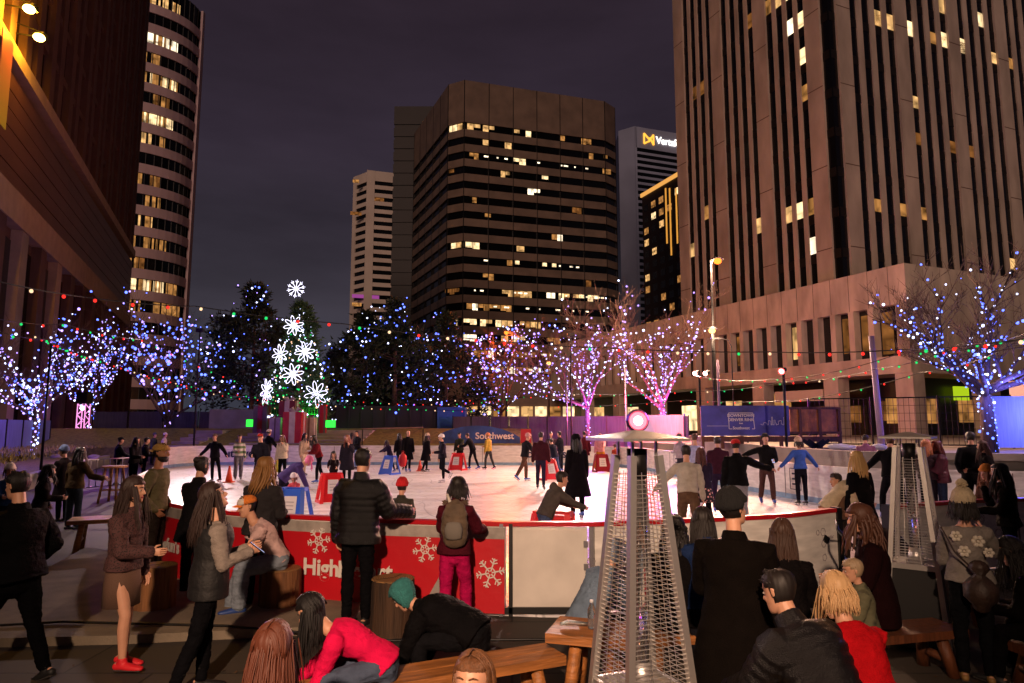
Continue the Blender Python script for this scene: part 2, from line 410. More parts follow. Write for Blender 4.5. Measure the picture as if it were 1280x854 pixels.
    # ---- shoes and skates
    if shoe:
        for sg in (-1,1):
            td,cd=ldir[sg]; ft=V(0,1,0)-cd*cd.y; ft=(ft.normalized() if ft.length>.05 else V(0,0,1)); a=an[sg]
            sb=MB(); up=-cd
            sb.loft([a-ft*.055*s-up*.045*s,a+ft*.0*s-up*.04*s,a+ft*.07*s-up*.05*s,a+ft*.15*s-up*.058*s,a+ft*.19*s-up*.062*s],[.036*s,.042*s,.047*s,.046*s,.034*s],[.038*s,.04*s,.036*s,.026*s,.02*s],X,12)
            if skate or shoe[0]=='boot': sb.loft([a-up*.04*s,a+up*.05*s,a+up*.13*s],[.042*s,.044*s,.054*s],[.05*s,.046*s,.055*s],X,12,False)
            else: sb.loft([a-up*.04*s,a+up*.03*s],[.040*s,.042*s],[.046*s,.044*s],X,12,False)
            me=fuse(sb,max(.009,vox*.8),1)
            so=link_mesh('skate' if skate else 'shoe',me,mat('shoe_'+shoe[1],shoe[1],.35 if skate else .6,bump=.1),body)
            bl=MB()
            if skate:
                q0=a-up*.078*s
                bl.bar(q0-ft*.05*s,q0+ft*.17*s-up*.0*s,.02*s,.02*s)
                bl.bar(q0-ft*.07*s-up*.045*s,q0+ft*.20*s-up*.045*s,.006*s,.022*s,mi=1)
                for k in (-.02,.12): bl.bar(q0+ft*k*s,q0+ft*k*s-up*.04*s,.03*s,.014*s,mi=1)
                bl.build('blade',[mat('skate_sole','b8b8c0',.4),mat('steel','9a9aa0',.25,1)],so)
            elif d<10:
                q0=a-up*.075*s
                bl.loft([q0-ft*.06*s,q0+ft*.06*s,q0+ft*.185*s-up*.002],[.038*s,.047*s,.036*s],[.011*s]*3,X,10)
                bl.build('sole',mat('sole_'+(shoe[2] if len(shoe)>2 else 'pale'),shoe[2] if len(shoe)>2 else '3a3633',.7),so)
    # ---- hair
    hst,hcol=hair
    if hst!='bald':
        hm=mat('hair_'+hcol,hcol,.45,bump=.5,bump_s=30,aniso=(9,9,1),noise_s=16,noise_a=.35)
        h=MB(); lng=hst in('long','curly','pony','bun','bob')
        def hf(p,o):
            if p.y>.035 and p.z<.062 and abs(p.x)<.072: return -.03
            if p.y>-.002 and p.z<(.02 if not lng else -.2): return -.03
            if p.z<-.055 and not lng: return -.03
            return o*(1.0 if p.z>0 else .8)+.006*noise.noise(V(math.atan2(p.x,-p.y)*9,p.z*6,seed))+(-.006 if abs(p.x)<.006 and lng and p.y>-.04 else 0)
        head_surface(h,HM,{'short':.012,'long':.014,'bob':.016,'curly':.024,'pony':.011,'bun':.011}[hst],hf,72 if d<13 else 28,-1,hs)
        dnv=V(0,0,-1)
        bk=(HR@V(0,-1,0)); bk=V(bk.x,bk.y,0).normalized() if V(bk.x,bk.y,0).length>.1 else V(0,-1,0)
        tb=topR@V(0,-1,0)
        def strands(cnt,length,rad,wav=.012,front=True):
            for i in range(cnt):
                a=(i/(cnt-1)-.5)*2*(2.25 if front else 1.7); 
                px_,py_=math.sin(a)*.078,-math.cos(a)*.088
                st=L(px_*.9,py_*.9,.03+.02*rnd.random())
                ln=length*(.82+.26*rnd.random())*s; ph=rnd.uniform(0,6.28); jx,jy=rnd.gauss(0,.006),rnd.gauss(0,.010)
                out=(HR@V(math.sin(a),-math.cos(a),0))
                pts=[]
                for j in range(6):
                    u=j/5
                    o2=out*(.012+.028*min(1,u*2.0)*(1 if abs(a)<1.6 else .3))*s
                    spread=tb*(.05*min(1,u*1.5))*s*(1 if abs(a)<1.8 else -1.2)
                    pts.append(st+dnv*ln*u+o2+spread+V(math.sin(u*4.2+ph)*wav+jx*u*2,math.cos(u*3.6+ph)*wav+jy*u*2,0)*u*s+out*jy*s)
                rr=[rad*1.1*s,rad*s,rad*s*1.05,rad*s*.95,rad*s*.75,rad*s*.2]
                h.loft(pts,rr,[x*.7 for x in rr],HR@V(math.cos(a),math.sin(a),0),6)
        if lng and d<7.5:
            for i in range(110):
                sg_=1 if i%2 else -1; y_=rnd.uniform(-.095,.062); w_=math.sqrt(max(.05,1-(y_/.118)**2)); e_=rnd.uniform(1.25,1.75) if y_<.02 else rnd.uniform(1.0,1.35); pts=[]
                for j in range(8):
                    a=.05+e_*j/7; pts.append(L(sg_*math.sin(a)*.093*w_,y_-.035*(j/7)**1.5*(1 if y_>-.03 else .3),math.cos(a)*.142*w_+.002))
                h.loft(pts,[.0045*s,.006*s,.007*s,.007*s,.007*s,.007*s,.006*s,.003*s],None,HR@V(0,1,0),5,False)
        if hst=='long': strands(210 if d<9 else 60 if d<13 else 22,.40,.0050 if d<9 else .009 if d<13 else .016,.011)
        if hst in('long','bob') and d<13:
            ll_=(.34 if hst=='long' else .16)*s; c0=L(0,-.05,.02); h.loft([c0,c0+dnv*ll_*.4+tb*.03*s,c0+dnv*ll_+tb*.05*s],[.082*s,.084*s,.05*s],[.05*s,.045*s,.02*s],HR@X,18)
        if hst=='bob': strands(190 if d<9 else 60 if d<13 else 18,.20,.0052 if d<9 else .009 if d<13 else .016,.008)
        if hst=='curly':
            strands(40,.34,.016,.04)
            for i in range(150 if d<13 else 40):
                a=rnd.uniform(-2.2,2.2); r_=.085+.03*rnd.random(); z=rnd.uniform(-.32,.11)
                k=max(.3,1-max(0,z)*5)
                h.ball(L(math.sin(a)*r_*k,-math.cos(a)*r_*k-.01,z),rnd.uniform(.014,.024)*s,6,4)
        if hst=='pony':
            p0=L(0,-.105,.05); h.loft([p0,p0+bk*.06*s+dnv*.03*s,p0+bk*.08*s+dnv*.14*s,p0+bk*.06*s+dnv*.28*s],[.018*s,.032*s,.030*s,.008*s],None,HR@X,10)
        if hst=='bun': h.ball(L(0,-.10,.075),.045*hs,10,8)
        if hst=='short' and len(hair[1])>0:
            for i in range(40 if d<13 else 0):
                a=rnd.uniform(0,6.28); z=rnd.uniform(.04,.115); k=math.sqrt(max(.02,1-(z/.125)**2))
                c_=V(math.cos(a)*.078*k,math.sin(a)*.095*k-.005,z); 
                if c_.y>.06 and z<.07: continue
                e_=c_.normalized()*.02; h.loft([L(*c_),L(*(c_+e_+V(0,.008,.0)))],[.016*hs,.004*hs],None,HR@X,5)
        h.build('hair',hm,body,True)
    if 'beard' in (extra or ()):
        h=MB(); head_surface(h,HM,.012,lambda p,o:(o if (p.z<-.035 and p.y>-.02) else -.03),24,-1,hs); h.build('beard',mat('hair_'+hcol,hcol),body,True)
    # ---- hats
    if hat:
        hk,hcl=hat[0],hat[1]; hm=mat('hat_'+hk+hcl,hcl,.9,bump=.8,bump_s=70,aniso=(1,1,.25) if hk=='beanie' else (1,1,1),noise_s=30,noise_a=.2)
        if hk in('beanie','pompom'):
            h=MB(); hw=lambda p:V(p.x,p.y-(max(0,p.z-.06)*.25),(p.z+(.035 if p.y>0 and p.z<.05 else .0)) if p.z<.05 else p.z*1.0+(p.z-.05)*.28+(.012 if p.y>0 else 0))
            head_surface(h,HM,.022,lambda p,o:o+(.006 if p.z<.05 else -.002)+.003*math.sin(math.atan2(p.y,p.x)*22),64,.0,hs,hw)
            bo=h.build('beanie',hm,body,True)
            if hk=='pompom':
                h=MB()
                for i in range(90):
                    v=V(rnd.gauss(0,1),rnd.gauss(0,1),rnd.gauss(0,1)).normalized(); c_=V(0,-.01,.185)
                    h.loft([L(*c_),L(*(c_+v*.048))],[.012*hs,.005*hs],None,V(1,.2,.1),4)
                h.build('pompom',hm,bo,True)
        elif hk in('cap','capback'):
            h=MB(); head_surface(h,HM,.018,None,28,.035,hs)
            if len(hat)>2:   # front panel of another colour
                hm2=mat('hat_'+hat[2],hat[2],.9,bump=.3)
                me=h.mesh('cap',[hm,hm2])
                for p in me.polygons:
                    c_=HM.inverted()@p.center
                    if c_.y>.035*hs: p.material_index=1
                bo=bpy.data.objects.new('cap',me); col.objects.link(bo); bo.parent=body
                me.polygons.foreach_set('use_smooth',[True]*len(me.polygons))
            else: bo=h.build('cap',hm,body,True)
            f=1 if hk=='cap' else -1
            h=MB(); n_=10; top_=[];bot=[]
            for i in range(n_+1):
                a=math.pi*i/n_; x_=.078*math.cos(a); y0=.06*f; ycap=(.06+.045*math.sin(a))*f
                top_.append((x_*.98,(.07)*f*(1 if True else 0)+0*x_,.05-.018*(x_/.078)**2)); bot.append((x_,(.075+.085*math.sin(a))*f,.040-.022*(x_/.078)**2))
            vs=[L(*v) for v in top_+bot]+[L(v[0],v[1],v[2]-.006) for v in top_+bot]; m_=n_+1; fs=[]
            for i in range(n_): fs+= [(i,i+1,m_+i+1,m_+i),(2*m_+i+1,2*m_+i,3*m_+i,3*m_+i+1),(m_+i,m_+i+1,3*m_+i+1,3*m_+i)]
            h.add(vs,fs); h.build('brim',mat('hat_brim'+(hat[3] if len(hat)>3 else hcl),hat[3] if len(hat)>3 else hcl,.8),bo)
        elif hk=='hood':
            h=MB(); head_surface(h,HM,.026,lambda p,o:(-.03 if (p.y>.03 and p.z<.06 and abs(p.x)<.065) else o+.006*noise.noise(p*30)),40,-1,hs); h.build('hood',hm,body,True)
        elif hk=='helmet':
            h=MB(); head_surface(h,HM,.03,None,24,.0,hs); h.build('helmet',mat('helmet'+hcl,hcl,.25),body,True)
    Mw=Matrix.Translation(at)@root_rot.to_4x4()
    info=dict(o=body,M=Mw,palm={k:Mw@v for k,v in palms.items()},head=Mw@hc,C=[Mw@c for c in C],jacket=jk,s=s,back=Mw.to_3x3()@(topR@V(0,-1,0)),sx=Mw.to_3x3()@sx,up=Mw.to_3x3()@U(.6))
    PEOPLE.append(info); return info
RK=1.0; FG=1.02
IC=.03
GS='skaters on the ice'; GP='people watching beside the rink'; GB='people sitting on the benches'; GF='distant people at the left boards'
sk=('skate','3a5ab0'); skd=('skate','15151a')
def I(px,py): return G(px,py,IC)
def pattern(name,kind,c1,c2,sc):
    m=bpy.data.materials.new(name); m.use_nodes=True; nt=m.node_tree; b=nt.nodes['Principled BSDF']; b.inputs['Roughness'].default_value=.85
    tc=nt.nodes.new('ShaderNodeTexCoord')
    if kind=='stripe':
        t=nt.nodes.new('ShaderNodeTexWave'); t.bands_direction='Z'; t.inputs['Scale'].default_value=sc; t.inputs['Distortion'].default_value=1.0
    else:
        t=nt.nodes.new('ShaderNodeTexVoronoi'); t.inputs['Scale'].default_value=sc
    nt.links.new(tc.outputs['Object'],t.inputs[0]); r=nt.nodes.new('ShaderNodeValToRGB'); nt.links.new(t.outputs[1 if kind=='stripe' else 0],r.inputs[0])
    r.color_ramp.interpolation='CONSTANT' if kind!='soft' else 'EASE'
    E=r.color_ramp.elements; E[0].color=(*lin(c1),1); E[1].color=(*lin(c2),1); E[1].position=.5 if kind=='stripe' else .36
    nt.links.new(r.outputs[0],b.inputs['Base Color']); return m
P_={}
# ---- far and middle skaters
person('skater in a black jacket with arms spread low, leftmost on the ice',I(267,603),1.72,170,('outlow','outlow'),('w',((.0,0,-1),(0,-.05,-1))),4,top=('jacket','15131a'),pants='131318',shoe=skd,hair=('short','5a3a22'),group=GS)
person('skater in a white and green striped sweater and grey jeans beside the orange cone',I(297,600),1.68,-150,('down','hold'),('st','f'),3,top=('sweater','c8c8b8',None,'pattern',pattern('striped_knit','stripe','d2cfc4','5c7a4c',1.6)),pants=('6a6a72',.03),shoe=skd,hair=('pony','3a2418'),fem=True,group=GS)
person('tall skater in a black jacket wearing a white backwards cap',I(333,592),1.86,-30,('down','outlow'),('st','st'),3,top=('jacket','101014'),pants='1a1a20',shoe=skd,hat=('capback','d8d0c4'),group=GS)
person('man in a dark lettered sweatshirt and black cap with a red front',I(324,618),1.80,178,('down','hold'),('st','f'),5,top=('hoodie','1b1920'),pants='16161c',shoe=sk,hat=('cap','141416','b02018'),group=GS,face=True)
person('woman in a cream jacket and black leggings raising one hand to her face',I(352,604),1.70,165,('face','down'),('st','st'),3,top=('jacket','cdbfa8'),pants='101014',shoe=('skate','c8c8cc'),hair=('long','6a4428'),fem=True,group=GS)
person('slim skater dressed all in beige with long black hair',I(378,595),1.72,-120,('hold','down'),('st','f'),4,top=('jacket','b8a48c'),pants='b9a892',shoe=skd,hair=('long','120d0b'),fem=True,group=GS)
person('woman in a maroon top and black leggings bending slightly to the left',I(398,604),1.74,130,('hold','hold'),('f','b'),14,8,top=('sweater','6a1c24'),pants='0f0f13',shoe=sk,hair=('long','20130d'),fem=True,group=GS)
person('woman in a long dark coat shading her eyes above the red walker',I(433,606),1.70,175,('face','down'),('st','st'),2,top=('coat','24202a'),pants='131317',shoe=skd,hair=('long','8a4a28'),fem=True,group=GS)
person('child in a black top with a red print gripping the red skating aid',I(416,618),1.28,-170,('fwd','fwd'),('st','f'),14,10,top=('sweater','1c1216'),pants='15151c',shoe=sk,hair=('long','120c0a'),fem=True,group=GS,face=True)
person('adult in a purple jacket with pink hair stooping over a small child',I(352,646),1.66,-70,('reach','reach'),('bend','b'),42,22,look=(-15,5),top=('jacket','4a3c72'),pants='1a1826',shoe=sk,hair=('bob','d86a98'),fem=True,group=GS,face=True)
person('small child in a white hat and red mittens leaning on the blue walker',I(368,650),.98,175,('fwd','fwd'),('st','st'),12,6,top=('jacket','c8505a'),pants='4a1c28',shoe=sk,hair=('bob','5a3420'),hat=('beanie','e0d4d8'),fem=True,group=GS,face=True)
person('man in a black jacket and light blue jeans facing a woman at the rear',I(446,587),1.78,140,('hold','down'),('st','st'),3,top=('jacket','14141a'),pants=('6a86b0',.02),shoe=skd,hair=('short','140f0c'),group=GS)
person('woman in a pale scarf standing close to the man in light blue jeans',I(438,583),1.66,-30,('hold','hold'),('st','st'),2,top=('jacket','a07a70'),pants='1c1c22',shoe=skd,hair=('long','1c120d'),fem=True,group=GS)
person('girl in a dark purple jacket pushing the blue walker at the rear',I(487,590),1.40,60,('fwd','fwd'),('f','b'),14,6,top=('jacket','2c2440'),pants='1a1a28',shoe=sk,hair=('long','241610'),fem=True,group=GS)
person('woman with black hair next to the bald man in the long coat',I(499,588),1.66,30,('down','hold'),('st','b'),5,top=('jacket','16131a'),pants='14141a',shoe=skd,hair=('long','0f0b0a'),fem=True,group=GS)
person('bald man in a long black coat at the rear of the ice',I(509,590),1.80,-150,('down','down'),('st','f'),2,top=('coat','131216'),pants='1a1a22',shoe=sk,hair=('bald','140f0c'),group=GS)
person('woman in a black coat and beige beanie skating past the rear cone',I(532,590),1.68,-50,('down','down'),('f','b'),4,top=('coat','16141a'),pants='101014',shoe=skd,hair=('long','2a1a12'),hat=('beanie','c8b49c'),fem=True,group=GS)
person('skater in a white beanie and black outfit standing alone mid ice on white skates',I(553,603),1.70,110,('hold','down'),('st','lift'),3,top=('jacket','1a1722'),pants='121218',shoe=('skate','d8d0d4'),hair=('short','1a120e'),hat=('beanie','e8e0dc'),fem=True,group=GS)
person('skater in an olive jacket beside the red walker at the rear',I(575,586),1.68,160,('fwd','down'),('st','f'),8,top=('jacket','2c3024'),pants='1a1a1e',shoe=sk,hair=('short','120d0a'),group=GS)
person('man in black bending toward the skater in the olive jacket',I(591,587),1.74,70,('rail','down'),('f','b'),20,8,top=('jacket','111115'),pants='16161c',shoe=sk,hair=('short','2a1a10'),group=GS)
person('skater in a mustard yellow jacket and orange beanie at the rear',I(611,587),1.68,60,('down','hold'),('f','b'),4,top=('jacket','b09440'),pants='3a3a3c',shoe=skd,hair=('short','2a1a10'),hat=('beanie','d88a5c'),group=GS)
person('skater in a dark jacket and brown trousers with a pale pink cap',I(656,602),1.76,-60,('down','outlow'),('f','kick'),10,top=('jacket','1b1a20'),pants=('5a3f32',.02),shoe=sk,hair=('short','b07868'),hat=('beanie','d09a94'),group=GS)
person('man seen from behind in a dark red and black jacket, centre rear',I(676,612),1.84,-10,('down','down'),('f','b'),5,top=('jacket','3a1820'),pants='2a2438',shoe=skd,hair=('short','1a100c'),group=GS)
person('boy in a navy jacket and jeans leaning on a red skating aid',I(694,597),1.55,40,('fwd','fwd'),('f','b'),16,6,top=('jacket','1a1c2c'),pants=('3c4a68',.02),shoe=sk,hair=('short','140e0b'),group=GS)
person('man in a black jacket with a white sleeve stripe beside the lettered board',I(701,590),1.76,60,('hold','down'),('st','st'),3,top=('jacket','1a1a24'),pants='20202a',shoe=sk,hair=('short','120d0a'),group=GS)
person('distant skater with a bright pink face lit from the right',I(689,588),1.72,180,('down','down'),('st','st'),2,top=('jacket','40303a'),pants='201c24',shoe=skd,hair=('short','301c14'),group=GS)
person('tall figure in a hooded long black coat standing behind the middle of the rail',I(722,648),1.84,15,('down','down'),('st','st'),2,top=('coat','131015',-.52,'hoodup'),pants='121014',shoe=sk,hair=('long','120d0b'),fem=True,group=GS)
person('person in a maroon coat behind the hooded figure',I(731,588),1.76,0,('down','down'),('st','st'),2,top=('coat','4a1620',-.3),pants='2a1c28',shoe=sk,hair=('short','1a0f0c'),group=GS)
person('boy in a grey hoodie stooping over the nearest red walker',I(681,715),1.46,-62,('fwd','fwd'),('f','b'),26,14,look=(-8,-15),top=('hoodie','4c4642'),pants=('3a4560',.02),shoe=sk,hair=('short','1c130e'),group=GS,face=True)
person('skater in a pink top and mustard trousers with a dark red walker',I(751,588),1.70,170,('fwd','down'),('w','w'),12,top=('jacket','d89aa0'),pants=('b8862c',.03),shoe=skd,hair=('short','6a4428'),group=GS)
person('small child in an orange vest far behind the first heater',I(770,590),1.18,20,('down','hold'),('st','st'),4,top=('jacket','a04030'),pants='2a3a60',shoe=sk,hair=('short','241610'),group=GS)
P_['grey']=person('man in a light grey sweater and brown trousers skating away beside the first heater',I(862,688),1.76,-12,('outlow','down'),('f','kick'),16,6,top=('sweater','b0aaa0'),pants=('5a4638',.02),shoe=sk,hair=('short','15100d'),group=GS)
person('woman with long auburn hair in a dark jacket and flowered skirt',I(880,664),1.62,-5,('down','hold'),('f','b'),4,top=('jacket','2a2238'),pants='151318',shoe=('skate','4a6ad0'),hair=('long','4a1c12'),fem=True,group=GS)
person('man in a pale lavender blue shirt near the right boards',I(872,628),1.82,10,('hold','down'),('st','st'),4,top=('shirt','a0a6cc'),pants='3a3450',shoe=sk,hair=('short','4a2c1c'),group=GS)
person('man in a grey striped jacket farther behind the lavender shirt',I(852,604),1.72,30,('hold','hold'),('st','st'),3,top=('jacket','9a9098'),pants='2a2a34',shoe=sk,hair=('short','8a7a70'),hat=('beanie','5c5560'),group=GS)
person('skater in a dark maroon jacket between the auburn hair and the red cap',I(900,642),1.78,-15,('down','hold'),('st','f'),6,top=('jacket','3a1a2a'),pants='2a2038',shoe=('skate','4a6ad0'),hair=('short','241510'),group=GS)
person('man in a red cap and black jacket holding one arm out to the right',I(925,668),1.78,-8,('down',((.9,.4,-.42),(1,.2,-.28))),('st','f'),6,top=('jacket','0f0f12'),pants=('8a8c96',.03),shoe=sk,hair=('short','140e0b'),hat=('capback','b81c1c'),group=GS)
P_['phone_man']=person('man in a black beanie reading a phone with one arm stretched out',I(960,630),1.82,172,('hold',((1,.1,-.35),(1,.0,-.55))),('f','b'),4,look=(0,-18),top=('jacket','121214'),pants=('4a3432',.02),shoe=sk,hair=('short','140e0b'),hat=('beanie','101012'),group=GS,face=True)
person('woman in a royal blue sweater and beige beanie with her arms held out',I(1003,632),1.72,5,('outlow','outlow'),('st','st'),3,top=('sweater','3c5cb0'),pants='15151f',shoe=skd,hair=('bob','1c120f'),hat=('beanie','c8a890'),fem=True,group=GS)
person('person in a mauve jacket at the right boards behind the man in black',I(1086,622),1.78,-30,('down','down'),('st','f'),6,top=('jacket','8a5a78'),pants='3a3040',shoe=sk,hair=('short','241410'),group=GS)
person('broad man in black leaning forward with legs apart behind the second heater',I(1120,650),1.92,-25,('outlow','hold'),('bendw','kick'),18,6,top=('jacket','0e0d10'),pants='121116',shoe=sk,hair=('short','4a2c1a'),wide=1.12,group=GS)
person('woman with long strawberry blonde hair at the right of the second heater',I(1164,652),1.74,-40,('hold','hold'),('st','st'),3,top=('jacket','3a2a30'),pants='201c24',shoe=skd,hair=('long','c07850'),fem=True,group=GS)
person('woman in a shiny maroon puffer jacket turned left toward the strawberry blonde',I(1181,652),1.72,75,('hold','hold'),('st','st'),3,top=('puffer','4a1428'),pants=('2c3650',.01),shoe=skd,hair=('long','5a1c14'),fem=True,group=GS)
person('heavy man in a black coat standing in front of the lit white fence',I(1222,650),1.90,-15,('pocket','pocket'),('st','st'),2,top=('jacket','0f0f11',-.16),pants='101013',shoe=skd,hair=('short','140e0b'),wide=1.15,group=GS,extra=('beard',))
person('woman in black with long red brown hair facing left beside the heavy man',I(1241,655),1.74,70,('pocket','hold'),('f','b'),4,top=('jacket','120e10'),pants='101013',shoe=skd,hair=('long','3a1410'),fem=True,group=GS)
person('child in an orange beanie at the rail near the right edge',I(1246,706),1.42,110,('hold','hold'),('st','st'),4,top=('jacket','5a4038'),pants='1a1a22',shoe=sk,hair=('long','7a4a2c'),hat=('beanie','d08030'),fem=True,group=GS,face=True)
person('dark haired woman in black at the far right beside the orange beanie',G(1268,735),1.62,60,('hold','face'),('st','st'),3,top=('jacket','16110f'),pants='101012',hair=('long','140c0a'),fem=True)
person('person in a cream quilted coat stooping inside the rail near its right end',I(1040,705),1.62,-105,('reach','hold'),('bend','b'),34,16,top=('jacket','c8b898'),pants='4a3830',shoe=sk,hair=('bob','2a1a12'),fem=True,group=GS,face=True)
person('child in a brown jacket beside the cream quilted coat',I(1057,705),1.30,90,('hold','hold'),('st','st'),6,top=('jacket','6a5040'),pants='2a2420',shoe=sk,hair=('short','2a1a12'),group=GS)
person('woman with long blonde hair and a black coat standing in the rink opening',I(1082,708),1.66,20,('down','down'),('st','st'),2,top=('coat','111013',-.5),pants='141216',shoe=skd,hair=('long','c8a468'),fem=True,group=GS)
person('child in a red beanie and grey black parka low behind the red banner',I(499,722),1.28,-8,('hold','hold'),('st','st'),4,top=('jacket','3a3832'),pants='1a1a1e',shoe=sk,hair=('short','1a110d'),hat=('beanie','c01820'),group=GS)
# ---- distant people at the left boards
for a in (('seated man in a black cap on the planter wall, far left',G(145,606),1.70,-60,('knee','knee'),('st','st'),'15151a',('short','18110d'),('cap','101012')),
          ('dark haired person standing behind the tall wooden stool',G(165,612),1.74,-100,('down','hold'),('st','st'),'171417',('long','140d0b'),None),
          ('tiny figure in a grey hood beyond the left boards',G(190,581),1.70,-90,('down','down'),('st','st'),'3a4048',('short','18110d'),('beanie','4a5058')),
          ('tiny figure in a white hood beyond the left boards',G(203,581),1.70,-80,('down','down'),('st','st'),'c8c0b8',('short','18110d'),('beanie','d8d0c8')),
          ('person with a dark jacket right of the tall wooden stool',G(178,605),1.68,-60,('down','hold'),('st','st'),'191619',('short','140d0b'),None)):
    person(a[0],a[1],a[2],a[3],a[4],a[5],3,top=('jacket',a[6]),pants='15151a',hair=a[7],hat=a[8],group=GF)
person('woman in an olive brown coat and jeans standing beside the picnic table',G(90,662),1.68,-10,('down','side'),('st','st'),4,top=('jacket','4a3a24'),pants=('3a4048',.02),hair=('long','120b09'),fem=True)
person('person in a dark coat and blue beanie left of the olive brown coat',G(76,652),1.66,80,('hold','down'),('st','st'),3,top=('coat','1c1618'),pants='141417',hair=('short','18110d'),hat=('beanie','5a6a8a'))
person('child in a white knitted beanie and blue jacket at the left edge',G(4,680),1.40,-140,('hold','hold'),('st','st'),5,top=('jacket','2a4468'),pants='1c1c24',hair=('bob','3a2418'),hat=('beanie','d8ccb8'),face=True)
person('woman with dark curls sitting low beside the planter at the left',G(44,690),1.45,-60,('pocket','hold'),('st','st'),8,top=('jacket','1c1618'),pants='141417',hair=('curly','140c0a'),fem=True)
# ---- people in front of the rail
P_['cap']=person('bearded man in a tan backwards cap and olive sweater, hands in pockets',G(188,728),1.88,-85,('pocket','pocket'),('st','st'),1,look=(-5,0),top=('sweater','6a6448'),pants=('2a2420',.025),hair=('short','140e0b'),hat=('capback','b8904c'),skin='m',extra=('beard',),wide=1.08)
person('person in a black coat seen from behind left of the red banner',G(238,748),1.74,-20,('hold','hold'),('st','st'),4,top=('jacket','131215',-.22),pants='111114',shoe=('boot','111111'),hair=('bun','18110d'),fem=True,wide=1.08)
person('person with long blond tipped curls watching the ice behind the seated man',G(321,764),1.76,-8,('hold','hold'),('st','st'),3,top=('jacket','2c2a2c'),pants='131316',hair=('curly','7a5428'),fem=True,wide=1.05)
P_['puffer']=person('man in a black quilted puffer jacket resting one hand on the rail',G(445,782),1.88,-14,('down',((.25,.4,-.8),(.55,1,-.12))),('st','st'),3,look=(0,0),top=('puffer','101012'),pants='0e0e11',hair=('short','120d0b'),wide=1.05)
P_['pack']=person('woman in a maroon fur hooded parka and bright pink trousers with a backpack',G(567,788),1.58,-12,('rail','rail'),('st','f'),6,4,top=('jacket','4a1420',-.06,'hood'),pants=('b01450',.02),hair=('bob','18100d'),fem=True,shoe=('boot','3a2a24'))
P_['dark']=person('large man in black walking past at the left edge',G(10,852),1.78,75,('down','pocket'),('F','b'),4,top=('jacket','08080a'),pants='08080a',hair=('short','0f0b0a'),wide=1.22)
P_['red_shoes']=person('woman in a dark patterned jacket and tan skirt wearing red shoes',G(146,835),1.66,-95,('down','hold'),('st','f'),2,look=(6,0),top=('jacket','2a1a1c',-.02,'pattern',pattern('woven_wrap','v','140b0c','4a2c2c',70)),pants=None,shoe=('shoe','d8202c'),hair=('long','2a1712'),fem=True,extra=())
P_['phone']=person('woman with long brown hair in a grey top and black vest typing on a phone',G(254,866),1.66,-62,('phone','phone'),('st','b'),4,look=(0,-28),top=('sweater','8a8078'),pants='0e0e11',hair=('long','2a1812'),fem=True,shoe=('boot','151313'))
P_['seated']=person('man in a pale pink shirt and orange cap sitting on a stump',V(G(362,765).x-.15,G(362,765).y,0),1.78,118,(((.1,.42,-.9),(-.1,.95,-.3)),((.08,.35,-.95),(-.22,.9,-.42))),(((.16,1,-.05),(.0,.05,-1)),((.26,1,-.30),(.0,.22,-1))),26,14,look=(4,-14),top=('tee','c8a8a4'),pants=('7a8490',.035),shoe=('skate','2a4480'),hair=('short','18100d'),hat=('cap','d8782c','c8c0b4','e07818'),seat=.50,group=GB)
# benches in the foreground
P_['pink']=person('girl in a hot pink fleece with black hair bent over her skates',V(-.88,5.0,0),1.52,95,('reach',((.1,.5,-.8),(-.2,.8,-.6))),('sit','sitf'),44,26,look=(0,-15),top=('sweater','d8184e'),pants=('4a5468',.02),hair=('long','0d0909'),fem=True,seat=.45,shoe=skd,group=GB)
person('auburn haired head of a person sitting low at the bottom, left of the pink fleece',V(-1.16,3.25,0),1.6,-10,('hold','hold'),('sit','sit'),10,4,look=(0,-8),top=('jacket','1a1414'),pants='14141a',hair=('long','5a2c1a'),fem=True,seat=.38,group=GB)
person('girl with parted light brown hair looking down at the bottom centre',V(-.12,3.2,0),1.6,165,('hold','hold'),('sit','sit'),16,10,look=(0,-30),top=('jacket','120f10'),pants='14141a',hair=('pony','6a4428'),fem=True,seat=.38,group=GB,face=True)
person('person in a black jacket and teal hood folded forward on the wooden bench',V(-.28,5.65,0),1.68,72,('reach','reach'),('sit','sitf'),58,26,look=(0,-10),top=('jacket','0f0e10',-.02),pants='131316',hair=('short','140e0b'),hat=('hood','2a6c6a'),seat=.45,wide=1.1,group=GB,shoe=skd)
person('person in a pale blue hood half hidden by the first heater',V(.62,6.2,0),1.55,-60,('knee','knee'),('sit','sit'),30,12,top=('jacket','6a7c90'),pants='1a1a20',hair=('short','140e0b'),hat=('hood','7a8aa0'),seat=.42,group=GB)
person('dark coated person sitting on the bench right behind the first heater',V(1.42,6.1,0),1.74,-10,('knee','knee'),('sit','sit'),8,6,top=('jacket','100d0e'),pants='101012',hair=('curly','120b09'),seat=.45,wide=1.1,group=GB)
P_['black_beanie']=person('man in a black beanie and long dark coat standing right of the first heater',V(1.50,4.75,0),1.70,-22,('hold','hold'),('st','st'),4,4,look=(-35,-12),top=('coat','100c0a',-.42),pants='0f0e10',hair=('short','120d0b'),hat=('beanie','0b0b0d'),wide=1.2,face=True)
person('person in a sky blue jacket behind the man in the black beanie',V(1.66,6.0,0),1.62,-10,('hold','hold'),('st','st'),12,8,top=('jacket','1c2c50'),pants='1a1a20',hair=('long','18100d'),fem=True,seat=.60)
person('woman with coffee brown long hair in a black jacket facing the doodled board',V(2.22,5.75,0),1.62,-20,('hold','hold'),('sit','sit'),6,4,top=('jacket','100d0e'),pants='101012',hair=('long','3a2214'),fem=True,seat=.52,group=GB,wide=1.12)
